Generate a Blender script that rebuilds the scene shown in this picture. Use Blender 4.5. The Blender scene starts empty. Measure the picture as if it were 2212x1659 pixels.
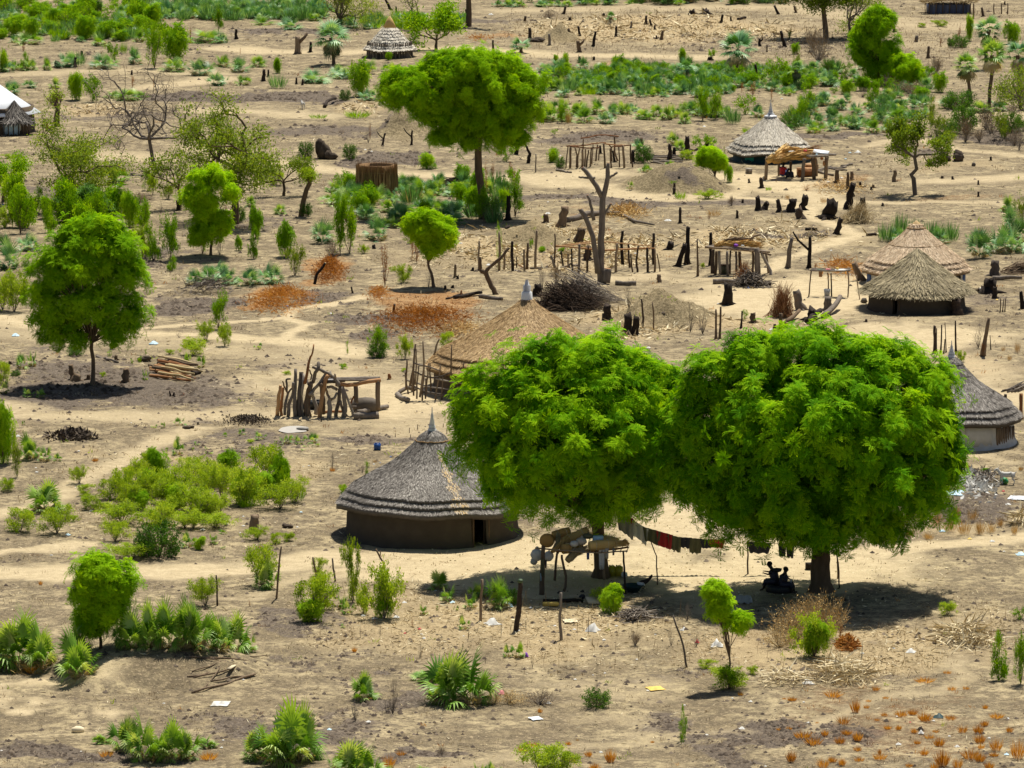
import bpy, math, random
import numpy as np
from mathutils import Vector, Matrix
SC = bpy.context.scene
COL = SC.collection
rng = np.random.default_rng(11)
random.seed(5)
PI = math.pi
# ------------------------------------------------------------------ camera geometry (survey of the photograph)
H = 40.0; PITCH = math.radians(8.68); FPX = 11000.0; CX, CY = 1106.0, 829.5
FV = np.array([0, math.cos(PITCH), -math.sin(PITCH)]); UV = np.array([0, math.sin(PITCH), math.cos(PITCH)])
CAM = np.array([0, 0, H])

def rayd(x, y):
    return FV + np.array([(x - CX) / FPX, 0, 0]) - (y - CY) / FPX * UV

def flat(x, y, z=0.0):
    d = rayd(x, y); t = (z - H) / d[2]
    return CAM + d * t

# ------------------------------------------------------------------ noise
_L = np.random.default_rng(3).random((256, 256)).astype(np.float64)
def vnoise(x, y, seed=0):
    x = np.asarray(x, float) + seed * 17.3; y = np.asarray(y, float) + seed * 9.1
    xi = np.floor(x).astype(int); yi = np.floor(y).astype(int)
    fx = x - xi; fy = y - yi
    fx = fx * fx * (3 - 2 * fx); fy = fy * fy * (3 - 2 * fy)
    a = _L[xi & 255, yi & 255]; b = _L[(xi + 1) & 255, yi & 255]
    c = _L[xi & 255, (yi + 1) & 255]; d = _L[(xi + 1) & 255, (yi + 1) & 255]
    return (a * (1 - fx) + b * fx) * (1 - fy) + (c * (1 - fx) + d * fx) * fy
def fbm(x, y, o=4, seed=0):
    s = 0; a = .5; f = 1.0
    for i in range(o):
        s = s + a * vnoise(np.asarray(x) * f, np.asarray(y) * f, seed + i * 3); a *= .5; f *= 2.03
    return s / (1 - .5 ** o)

def smooth(a, b, x):
    t = np.clip((x - a) / (b - a), 0, 1); return t * t * (3 - 2 * t)

# mounds: V centre of the footprint, radius m, height m, power (>1 concave cone, <1 dome)
MOUNDS = [(868, 290, 3.2, 2.0, 1.5), (1432, 690, 3.6, 1.8, 1.3), (1150, 524, 3.2, 1.7, 1.6), (1462, 402, 4.6, 1.8, .9),
          (1211, 86, 2.0, 1.7, 1.1), (330, 1436, 5.0, 1.0, .7), (1190, 36, 1.6, .7, 1.0), (100, 600, 3, .3, .8),
          (1370, 18, 3, .5, 1.), (440, 152, 2.5, .45, .8), (2160, 560, 3, .25, .8)]
_MW = [(flat(m[0], m[1]), m[2], m[3], m[4]) for m in MOUNDS]
def hgt(X, Y):
    X = np.asarray(X, float); Y = np.asarray(Y, float)
    z = (fbm(X / 14, Y / 18, 3, 5) - .5) * .5 + (fbm(X / 3.1, Y / 3.1, 3, 9) - .5) * .16
    for p, R, h, e in _MW:
        r = np.hypot(X - p[0], Y - p[1]) / R
        r = r * (1 + .7 * (fbm(X / 1.6, Y / 1.6, 4, 2) - .5))
        k = np.clip(1 - r, 0, 1)
        if e > 1: z = z + h * k ** e * (1 + .9 * (fbm(X * 1.1, Y * 1.1, 4, 4) - .5)) + (fbm(X * 2.5, Y * 2.5, 3, 14) - .5) * .30 * smooth(0, .4, k)
        else: z = z + h * smooth(0, 1, k) ** max(e, .6)
    return z

def at(x, y):
    """ground point seen at overview pixel (x, y)"""
    p = flat(x, y)
    for i in range(5):
        p = flat(x, y, float(hgt(p[0], p[1])))
    p[2] = float(hgt(p[0], p[1]))
    return p
def vp(x, y, Y):
    """point of the view ray of pixel (x, y) at world depth Y"""
    d = rayd(x, y); return CAM + d * (Y / d[1])
def sc(p):
    """pixels of the overview per metre at world point p"""
    return FPX / float(np.dot(np.asarray(p) - CAM, FV))
# tile coordinates -> overview coordinates
TX = (0.0, 731.9, 1463.8); TK = (.33701, .33701, .33824); TY = (0.0, 379.5, 799.7, 1206.3)
def T(t, x, y): return TX[t % 3] + x * TK[t % 3], TY[t // 3] + y * TK[t % 3]

# ------------------------------------------------------------------ mesh builder
class MB:
    def __init__(s):
        s.v = []; s.q = []; s.t3 = []; s.tt = []; s.n = 0; s.qm = []; s.tm = []
    def add(s, v, quads=None, tris=None, t=.5, m=0):
        v = np.asarray(v, float).reshape(-1, 3); k = len(v)
        s.v.append(v); s.tt.append(np.broadcast_to(np.asarray(t, float), (k,)).copy())
        if quads is not None and len(quads):
            q = np.asarray(quads, int).reshape(-1, 4) + s.n; s.q.append(q); s.qm.append(np.full(len(q), m))
        if tris is not None and len(tris):
            q = np.asarray(tris, int).reshape(-1, 3) + s.n; s.t3.append(q); s.tm.append(np.full(len(q), m))
        s.n += k
    def join(s, o, m=None):
        n = s.n
        s.v += o.v; s.tt += o.tt; s.q += [a + n for a in o.q]; s.t3 += [a + n for a in o.t3]
        s.qm += [a if m is None else np.full(len(a), m) for a in o.qm]; s.tm += [a if m is None else np.full(len(a), m) for a in o.tm]
        s.n += o.n
    def mesh(s, name, mats, smooth=False):
        me = bpy.data.meshes.new(name)
        V = np.concatenate(s.v) if s.v else np.zeros((0, 3))
        Q = np.concatenate(s.q) if s.q else np.zeros((0, 4), int)
        R = np.concatenate(s.t3) if s.t3 else np.zeros((0, 3), int)
        me.vertices.add(len(V)); me.vertices.foreach_set('co', V.astype(np.float32).ravel())
        li = np.concatenate([Q.ravel(), R.ravel()])
        me.loops.add(len(li)); me.loops.foreach_set('vertex_index', li.astype(np.int32))
        ls = np.concatenate([np.arange(len(Q)) * 4, len(Q) * 4 + np.arange(len(R)) * 3])
        me.polygons.add(len(ls)); me.polygons.foreach_set('loop_start', ls.astype(np.int32))
        mi = np.concatenate(s.qm + s.tm) if (s.qm or s.tm) else np.zeros(0)
        me.polygons.foreach_set('material_index', mi.astype(np.int32))
        if smooth: me.polygons.foreach_set('use_smooth', np.ones(len(ls), bool))
        a = me.attributes.new('t', 'FLOAT', 'POINT'); a.data.foreach_set('value', np.concatenate(s.tt).astype(np.float32) if s.tt else [])
        for m in (mats if isinstance(mats, (list, tuple)) else [mats]): me.materials.append(m)
        me.update(calc_edges=True)
        return me
    def build(s, name, mats, parent=None, loc=None, smooth=False):
        """world-space mesh; with loc the origin is moved there"""
        if loc is not None:
            s.v = [a - np.asarray(loc, float) for a in s.v]
        ob = bpy.data.objects.new(name, s.mesh(name, mats, smooth)); COL.objects.link(ob)
        if parent is not None: ob.parent = parent
        elif loc is not None: ob.location = loc
        return ob

def unit(a):
    a = np.asarray(a, float); return a / (np.linalg.norm(a, axis=-1, keepdims=True) + 1e-9)
def frames(z, roll=None):
    """N x 3 x 3 matrices whose third column is z, rolled"""
    z = unit(z); n = len(z)
    h = np.where(np.abs(z[:, 2:3]) < .95, np.array([[0, 0, 1.]]), np.array([[1., 0, 0]]))
    x = unit(np.cross(h, z)); y = np.cross(z, x)
    a = rng.random(n) * 2 * PI if roll is None else np.broadcast_to(roll, (n,))
    c, s_ = np.cos(a)[:, None], np.sin(a)[:, None]
    return np.stack([x * c + y * s_, -x * s_ + y * c, z], axis=2)
def place_many(mb, tv, tq, tt, M, P, S, tint=0.0, m=0):
    """copies of template (tv, tq) with rotation M, position P, scale S; tint is added to tt"""
    n = len(P); k = len(tv)
    S = np.asarray(S, float)
    if S.ndim == 1: S = S[:, None, None]
    else: S = S[:, None, :]
    V = np.einsum('nij,nkj->nki', M, tv[None] * S) + P[:, None, :]
    Q = (tq[None] + (np.arange(n) * k)[:, None, None]).reshape(-1, tq.shape[1])
    t = (np.asarray(tt)[None, :] + np.broadcast_to(np.asarray(tint), (n,))[:, None]).ravel()
    if tq.shape[1] == 4: mb.add(V.reshape(-1, 3), quads=Q, t=t, m=m)
    else: mb.add(V.reshape(-1, 3), tris=Q, t=t, m=m)
def tube(mb, path, rad, sides=6, t=.5, cap=True, rough=0.0, m=0):
    P = np.asarray(path, float); n = len(P); rad = np.broadcast_to(np.asarray(rad, float), (n,))
    d = np.gradient(P, axis=0); d = unit(d)
    x = np.cross(d[0], [0, 0, 1.]) if abs(d[0][2]) < .9 else np.cross(d[0], [0, 1., 0]); x = unit(x)
    X = []
    for i in range(n):
        x = x - d[i] * np.dot(x, d[i]); x = unit(x); X.append(x)
    X = np.array(X); Yv = np.cross(d, X)
    a = np.arange(sides) / sides * 2 * PI
    R = rad[:, None] * (1 + rough * (rng.random((n, sides)) - .5) * 2)
    V = P[:, None] + R[..., None] * (np.cos(a)[None, :, None] * X[:, None] + np.sin(a)[None, :, None] * Yv[:, None])
    V = V.reshape(-1, 3)
    i = np.arange(n - 1)[:, None] * sides; j = np.arange(sides)[None]
    Q = np.stack([i + j, i + (j + 1) % sides, i + sides + (j + 1) % sides, i + sides + j], -1).reshape(-1, 4)
    tr = []
    if cap:
        V = np.concatenate([V, P[:1], P[-1:]]); c0 = n * sides; c1 = c0 + 1
        for k in range(sides):
            tr.append((c0, (k + 1) % sides, k)); tr.append((c1, (n - 1) * sides + k, (n - 1) * sides + (k + 1) % sides))
    tv = np.repeat(np.broadcast_to(np.asarray(t, float), (n,)), sides)
    if cap: tv = np.concatenate([tv, [tv[0], tv[-1]]])
    mb.add(V, Q, tr, t=tv, m=m)
def wig(p0, p1, n=6, amp=.05, seed=None):
    p0 = np.asarray(p0, float); p1 = np.asarray(p1, float)
    u = np.linspace(0, 1, n)[:, None]
    P = p0 * (1 - u) + p1 * u
    L = np.linalg.norm(p1 - p0)
    w = (rng.random((n, 3)) - .5) * 2 * amp * L
    ph = rng.random(3) * 6
    w = w * .5 + np.sin(u * 5 + ph) * amp * L * .7
    w[0] = 0; P = P + w * np.sin(np.clip(u, 0, .9) * PI * .8)
    return P
def box(mb, c, s, rz=0.0, t=.5, m=0, tilt=None, jit=0.0):
    v = np.array([[x, y, z] for x in (-.5, .5) for y in (-.5, .5) for z in (-.5, .5)]) * np.asarray(s)
    v = v * (1 + (rng.random((8, 3)) - .5) * jit)
    if tilt is not None: v = v @ np.array(Matrix.Rotation(tilt[0], 3, 'X') @ Matrix.Rotation(tilt[1], 3, 'Y')).T
    ca, sa = math.cos(rz), math.sin(rz)
    v = v @ np.array([[ca, sa, 0], [-sa, ca, 0], [0, 0, 1]]) + np.asarray(c)
    mb.add(v, [(0, 1, 3, 2), (4, 6, 7, 5), (0, 4, 5, 1), (2, 3, 7, 6), (0, 2, 6, 4), (1, 5, 7, 3)], t=t, m=m)
def lathe(mb, prof, n=32, c=(0, 0, 0), t=.5, m=0, wob=None, skip=None):
    """prof [(r, z)], wob(theta, i) -> (dr, dz), skip(thetas, i) -> bool"""
    th = np.arange(n) / n * 2 * PI; V = []
    for i, (r, z) in enumerate(prof):
        dr, dz = wob(th, i) if wob else (0, 0)
        V.append(np.stack([(r + dr) * np.cos(th), (r + dr) * np.sin(th), z + dz + 0 * th], 1))
    V = np.concatenate(V) + np.asarray(c); Q = []
    for i in range(len(prof) - 1):
        for j in range(n):
            if skip and skip(th[j] + PI / n, i): continue
            Q.append((i * n + j, i * n + (j + 1) % n, (i + 1) * n + (j + 1) % n, (i + 1) * n + j))
    tv = np.repeat(np.broadcast_to(np.asarray(t, float), (len(prof),)), n)
    mb.add(V, Q, t=tv, m=m)
def blob(mb, c, r, n=10, rough=.2, t=.5, m=0):
    """lumpy closed ball, r may be 3 radii"""
    k = max(3, n // 2); V = []; r = np.broadcast_to(np.asarray(r, float), (3,))
    for i in range(k + 1):
        ph = PI * i / k
        for j in range(n):
            a = 2 * PI * j / n; f = 1 + rough * (rng.random() - .5) * 2 if 0 < i < k else 1
            V.append((math.sin(ph) * math.cos(a) * f * r[0], math.sin(ph) * math.sin(a) * f * r[1], math.cos(ph) * f * r[2]))
    Q = [(i * n + j, (i + 1) * n + j, (i + 1) * n + (j + 1) % n, i * n + (j + 1) % n) for i in range(k) for j in range(n)]
    mb.add(np.array(V) + np.asarray(c), Q, t=t, m=m)

# ------------------------------------------------------------------ materials
def srgb(h):
    c = [int(h[i:i + 2], 16) / 255 for i in (0, 2, 4)]
    return tuple(((x + .055) / 1.055) ** 2.4 if x > .04045 else x / 12.92 for x in c) + (1,)
MATS = {}
def mat(name, stops, rough=.8, transl=0.0, spec=.2, noise=None, bump=0.0, orand=0.0, tcol=None):
    """stops [(pos, linear rgb)] driven by the vertex attribute t, with optional (scale, amount) noise and per-object variation"""
    m = bpy.data.materials.new(name); m.use_nodes = True; nt = m.node_tree; N = nt.nodes; L = nt.links
    N.clear(); out = N.new('ShaderNodeOutputMaterial')
    at_ = N.new('ShaderNodeAttribute'); at_.attribute_name = 't'
    fac = at_.outputs['Fac']
    if noise:
        tc = N.new('ShaderNodeTexCoord'); mp = N.new('ShaderNodeMapping')
        mp.inputs['Scale'].default_value = noise[2] if len(noise) > 2 else (1, 1, 1)
        nz = N.new('ShaderNodeTexNoise'); nz.inputs['Scale'].default_value = noise[0]; nz.inputs['Detail'].default_value = 4
        L.new(tc.outputs['Object'], mp.inputs[0]); L.new(mp.outputs[0], nz.inputs['Vector'])
        a = N.new('ShaderNodeMath'); a.operation = 'MULTIPLY_ADD'; L.new(nz.outputs['Fac'], a.inputs[0]); a.inputs[1].default_value = noise[1]
        L.new(fac, a.inputs[2]); b = N.new('ShaderNodeMath'); b.operation = 'SUBTRACT'; L.new(a.outputs[0], b.inputs[0]); b.inputs[1].default_value = noise[1] * .5
        fac = b.outputs[0]
    if orand:
        oi = N.new('ShaderNodeObjectInfo'); a = N.new('ShaderNodeMath'); a.operation = 'MULTIPLY_ADD'
        L.new(oi.outputs['Random'], a.inputs[0]); a.inputs[1].default_value = orand; L.new(fac, a.inputs[2])
        b = N.new('ShaderNodeMath'); b.operation = 'SUBTRACT'; L.new(a.outputs[0], b.inputs[0]); b.inputs[1].default_value = orand / 2
        fac = b.outputs[0]
    r = N.new('ShaderNodeValToRGB'); el = r.color_ramp.elements
    while len(el) < len(stops): el.new(.5)
    for e, (p, c) in zip(el, stops): e.position = p; e.color = tuple(c[:3]) + (1,)
    L.new(fac, r.inputs[0])
    p = N.new('ShaderNodeBsdfPrincipled'); p.inputs['Roughness'].default_value = rough; p.inputs['Specular IOR Level'].default_value = spec
    L.new(r.outputs[0], p.inputs['Base Color']); sh = p.outputs[0]
    if bump and noise:
        bp = N.new('ShaderNodeBump'); bp.inputs['Strength'].default_value = bump; bp.inputs['Distance'].default_value = .05
        L.new(nz.outputs['Fac'], bp.inputs['Height']); L.new(bp.outputs[0], p.inputs['Normal'])
    if transl:
        tl = N.new('ShaderNodeBsdfTranslucent'); mx = N.new('ShaderNodeMixShader'); mx.inputs[0].default_value = transl
        mu = N.new('ShaderNodeMix'); mu.data_type = 'RGBA'; mu.blend_type = 'MULTIPLY'; mu.inputs[0].default_value = 1
        L.new(r.outputs[0], mu.inputs[6]); mu.inputs[7].default_value = (tcol or (1.5, 1.25, .35)) + (1,)
        L.new(mu.outputs[2], tl.inputs[0]); L.new(p.outputs[0], mx.inputs[1]); L.new(tl.outputs[0], mx.inputs[2]); sh = mx.outputs[0]
    L.new(sh, out.inputs[0]); MATS[name] = m
    return m
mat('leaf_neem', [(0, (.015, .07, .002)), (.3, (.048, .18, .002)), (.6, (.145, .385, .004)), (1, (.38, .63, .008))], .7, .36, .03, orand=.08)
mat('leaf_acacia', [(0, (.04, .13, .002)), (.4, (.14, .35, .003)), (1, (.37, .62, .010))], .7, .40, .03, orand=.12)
mat('leaf_olive', [(0, (.06, .11, .012)), (.5, (.18, .29, .025)), (1, (.34, .46, .06))], .7, .38, .05, orand=.15)
mat('leaf_bright', [(0, (.05, .14, .003)), (.5, (.16, .36, .006)), (1, (.38, .60, .02))], .7, .38, .05, orand=.25)
mat('leaf_dark', [(0, (.015, .06, .008)), (.5, (.055, .16, .015)), (1, (.15, .32, .035))], .6, .3, .15, orand=.3)
mat('leaf_pale', [(0, (.12, .21, .010)), (.5, (.30, .46, .03)), (1, (.52, .68, .10))], .7, .4, .05, orand=.3)
mat('leaf_rust', [(0, (.12, .04, .012)), (.5, (.34, .135, .03)), (1, (.55, .30, .09))], .8, .3, .05, orand=.4)
mat('leaf_amber', [(0, (.16, .055, .01)), (.5, (.48, .22, .03)), (1, (.75, .45, .10))], .8, .3, .05, orand=.3)
mat('leaf_brown', [(0, (.09, .055, .035)), (.5, (.20, .13, .07)), (1, (.36, .25, .13))], .8, .15, .1, orand=.3)
mat('palm', [(0, (.50, .43, .28)), (.12, (.32, .26, .15)), (.17, (.035, .11, .008)), (.45, (.12, .29, .02)), (.75, (.26, .46, .06)), (1, (.48, .64, .22))], .45, .3, .35, orand=.12)
mat('palm_blue', [(0, (.50, .43, .28)), (.12, (.32, .26, .15)), (.17, (.03, .09, .02)), (.45, (.085, .24, .065)), (.75, (.19, .42, .16)), (1, (.42, .64, .38))], .45, .25, .4, orand=.25)
mat('straw', [(0, (.18, .12, .06)), (.5, (.50, .39, .21)), (1, (.85, .75, .52))], .8, 0, .2)
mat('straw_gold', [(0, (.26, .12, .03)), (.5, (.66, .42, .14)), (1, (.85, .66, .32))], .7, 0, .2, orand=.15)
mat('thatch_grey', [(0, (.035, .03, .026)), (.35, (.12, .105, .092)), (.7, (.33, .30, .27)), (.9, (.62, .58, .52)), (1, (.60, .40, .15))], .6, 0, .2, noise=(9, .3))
mat('thatch_brown', [(0, (.07, .04, .012)), (.35, (.31, .195, .085)), (.7, (.66, .46, .23)), (1, (.90, .72, .44))], .65, 0, .2, noise=(7, .35))
mat('thatch_white', [(0, (.03, .027, .022)), (.35, (.28, .245, .20)), (.7, (.66, .60, .50)), (1, (.85, .80, .70))], .65, 0, .2, noise=(5, .25))
mat('thatch_pale', [(0, (.08, .05, .03)), (.4, (.42, .30, .19)), (.75, (.74, .56, .37)), (1, (.88, .74, .54))], .6, 0, .2, noise=(7, .3))
mat('thatch_shag', [(0, (.06, .045, .025)), (.4, (.22, .18, .10)), (.75, (.48, .40, .24)), (1, (.74, .62, .38))], .7, 0, .3, noise=(7, .3))
mat('bark', [(0, (.045, .03, .02)), (.5, (.17, .12, .08)), (1, (.38, .29, .20))], .9, 0, .1, noise=(6, .6, (1, 1, .25)), bump=.6, orand=.3)
mat('bark_grey', [(0, (.05, .042, .036)), (.5, (.18, .15, .125)), (1, (.42, .37, .31))], .9, 0, .1, noise=(6, .6, (1, 1, .25)), bump=.6, orand=.25)
mat('char', [(0, (.012, .009, .008)), (.5, (.035, .026, .021)), (1, (.13, .09, .065))], .9, 0, .15, noise=(7, .7), bump=.6, orand=.3)
mat('wood_red', [(0, (.10, .035, .015)), (.5, (.30, .13, .05)), (1, (.58, .36, .18))], .8, 0, .2, noise=(5, .6, (1, 1, .3)), bump=.4, orand=.5)
mat('soil_dark', [(0, (.04, .03, .024)), (.5, (.10, .078, .06)), (1, (.22, .175, .13))], .95, 0, .1, noise=(4, .6))
mat('mud_wall', [(0, (.07, .05, .034)), (.5, (.125, .095, .068)), (1, (.20, .16, .12))], .95, 0, .1, noise=(2.2, .5), bump=.4)
mat('mud_dark', [(0, (.04, .034, .026)), (.5, (.075, .063, .05)), (1, (.13, .11, .088))], .95, 0, .1, noise=(2.2, .5), bump=.4)
mat('plaster', [(0, (.30, .29, .27)), (.5, (.55, .54, .51)), (1, (.72, .71, .68))], .9, 0, .1, noise=(2.5, .6), bump=.3)
mat('tin', [(0, (.25, .25, .27)), (.5, (.62, .63, .66)), (1, (.86, .88, .90))], .4, 0, .4, noise=(9, .3))
mat('white_metal', [(0, (.55, .60, .68)), (.5, (.74, .78, .84)), (1, (.86, .88, .92))], .4, 0, .5, noise=(1.2, .25))
mat('white_cloth', [(0, (.40, .39, .36)), (.5, (.66, .65, .62)), (1, (.82, .82, .80))], .8, .15, .2, noise=(6, .3), tcol=(1., 1., 1.))
def plain(name, rgb, rough=.6, spec=.3, var=.25):
    a = np.array(rgb); return mat(name, [(0, a * (1 - var)), (1, np.minimum(a * (1 + var), .9))], rough, 0, spec, noise=(5, .8))
plain('cloth_red', (.45, .03, .04)); plain('cloth_dark', (.035, .035, .055)); plain('cloth_green', (.06, .10, .05)); plain('cloth_olive', (.12, .12, .07))
plain('cloth_grey', (.38, .36, .33)); plain('cloth_blue', (.05, .11, .30)); plain('teal', (.004, .035, .042)); plain('cream', (.62, .48, .26))
plain('yellow_plastic', (.50, .42, .03), .4, .5); plain('blue_plastic', (.02, .09, .33), .4, .5); plain('orange_plastic', (.80, .14, .02), .5)
plain('rubber', (.018, .018, .020), .6, .4); plain('skin', (.045, .026, .018), .45, .4); plain('hair', (.01, .009, .009), .9)
plain('goat_coat', (.78, .76, .72), .9); plain('hoof', (.08, .06, .05)); plain('ash', (.40, .38, .35), .95); plain('grey_plastic', (.45, .45, .45), .5)
plain('card', (.66, .56, .38), .8); plain('foam_yellow', (.80, .52, .12), .7); plain('purple', (.22, .05, .45)); plain('dark_gap', (.012, .01, .009), 1, 0)
plain('pink', (.70, .22, .26)); plain('tarp', (.10, .12, .20)); plain('pale_blue', (.45, .62, .72)); plain('feather', (.05, .03, .02)); plain('rock', (.13, .11, .09), .95)
plain('light_board', (.62, .52, .36), .8); plain('green_plastic', (.02, .30, .14), .5)

# ------------------------------------------------------------------ tagging
REG = []      # (object, phrase, V x, V y) for things whose label is composed at the end
def tag(o, label=None, cat=None, group=None, kind=None):
    if label: o['label'] = label
    if cat: o['category'] = cat
    if group: o['group'] = group
    if kind: o['kind'] = kind
    return o
def empty(name, loc, rz=0.0):
    o = bpy.data.objects.new(name, None); COL.objects.link(o); o.location = loc; o.rotation_euler = (0, 0, rz)
    o.empty_display_size = .3
    return o
def auto(o, phrase, cat, x, y, group=None):
    o['category'] = cat; REG.append((o, phrase, x, y, group)); return o
# ================================================================== camera, light, sky
cam = bpy.data.objects.new('camera', bpy.data.cameras.new('camera')); COL.objects.link(cam); SC.camera = cam
cam.location = CAM; cam.rotation_euler = (PI / 2 - PITCH, 0, 0)
cam.data.sensor_width = 36; cam.data.lens = 36 * FPX / 2212; cam.data.clip_start = 1; cam.data.clip_end = 6000
SUN_EL = math.radians(66); SUN_AZ = math.radians(21)      # azimuth from +Y towards +X
sd = Vector((math.cos(SUN_EL) * math.sin(SUN_AZ), math.cos(SUN_EL) * math.cos(SUN_AZ), math.sin(SUN_EL)))
sl = bpy.data.lights.new('sun', 'SUN'); sl.energy = 5.0; sl.angle = math.radians(.53); sl.color = (1, .945, .82)
so = bpy.data.objects.new('sun', sl); COL.objects.link(so); so.rotation_euler = sd.to_track_quat('Z', 'Y').to_euler(); so.location = (0, 200, 80)
w = bpy.data.worlds.new('World'); SC.world = w; w.use_nodes = True; nt = w.node_tree
sky = nt.nodes.new('ShaderNodeTexSky'); sky.sky_type = 'NISHITA'; sky.sun_disc = False; sky.sun_elevation = SUN_EL; sky.sun_rotation = SUN_AZ
sky.dust_density = 1.5; sky.ozone_density = 1.0
bg = nt.nodes['Background']; bg.inputs[1].default_value = .05; nt.links.new(sky.outputs[0], bg.inputs[0])
SC.view_settings.view_transform = 'Standard'; SC.view_settings.look = 'None'; SC.view_settings.gamma = 1; SC.view_settings.exposure = 0.36
SC.cycles.max_bounces = 5; SC.cycles.diffuse_bounces = 3; SC.cycles.transmission_bounces = 3; SC.cycles.glossy_bounces = 1
SC.cycles.use_denoising = True
try: SC.cycles.denoiser = 'OPENIMAGEDENOISE'
except Exception: pass

# ================================================================== ground sheet
def seg_d(X, Y, a, b):
    ab = b - a; t = np.clip(((X - a[0]) * ab[0] + (Y - a[1]) * ab[1]) / (ab @ ab + 1e-9), 0, 1)
    return np.hypot(X - a[0] - ab[0] * t, Y - a[1] - ab[1] * t)
PATHS = [  # width m, strength, overview points
    (1.6, .95, [(0, 686), (60, 700), (150, 716), (400, 726), (640, 738), (760, 765)]), (3.4, .55, [(0, 715), (200, 735), (420, 748), (620, 765), (720, 800), (840, 850)]),
    (.35, .9, [(240, 713), (450, 700), (605, 686)]), (.4, .95, [(790, 648), (712, 664), (640, 668), (618, 684), (660, 700), (620, 735)]),
    (1.7, .95, [(-30, 1243), (300, 1238), (540, 1226), (700, 1206), (800, 1215)]), (.6, .9, [(-20, 1203), (100, 1187), (240, 1177)]),
    (1.3, .95, [(1880, 1192), (2050, 1180), (2240, 1163)]), (2.2, .7, [(860, 905), (600, 895), (330, 905), (100, 905), (-20, 885)]),
    (.9, .75, [(430, 925), (330, 965), (200, 1030), (90, 1085), (-20, 1115)]), (3.2, .8, [(440, 318), (560, 350), (700, 366), (860, 370), (1100, 385), (1300, 374)]),
    (2.2, .8, [(1180, 392), (1300, 398), (1400, 425), (1520, 424), (1600, 400), (1640, 392), (1740, 410), (1800, 440)]), (.7, .9, [(1300, 418), (1464, 415), (1640, 418), (1750, 445), (1765, 470), (1850, 500), (1768, 541), (1690, 560), (1674, 575), (1600, 600)]),
    (1.0, .7, [(1760, 440), (1900, 434), (2060, 438), (2212, 442)]), (2.5, .75, [(2020, 392), (2120, 388), (2212, 380)]), (1.2, .7, [(1880, 312), (1980, 298), (2060, 320), (2212, 335)]),
    (3.2, .8, [(760, 112), (980, 108), (1200, 118), (1500, 122)]), (2.6, .8, [(480, 104), (560, 108), (640, 110)]), (2.6, .75, [(330, 190), (420, 178), (470, 168)]),
    (3.0, .7, [(450, 238), (560, 243), (680, 252)]), (3.0, .7, [(160, 330), (240, 338), (330, 345)]), (5, .6, [(2040, 262), (2120, 262), (2180, 245)]),
    (5, .6, [(1790, 218), (1900, 222), (1980, 215)]), (5, .6, [(1120, 22), (1400, 16), (1700, 14), (2000, 60), (2212, 45)]), (3, .5, [(1660, 44), (1750, 52)]),
    (3, .6, [(0, 165), (150, 158), (330, 152), (450, 158)]), (3, .5, [(1880, 82), (2000, 100), (2212, 95)]), (.5, .6, [(700, 1220), (560, 1292), (500, 1290)]),
    (.5, .55, [(2090, 1340), (2060, 1420), (2080, 1470), (1900, 1510), (1750, 1580)]), (.8, .5, [(1000, 1660), (1250, 1610), (1600, 1570)]),
]
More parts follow.
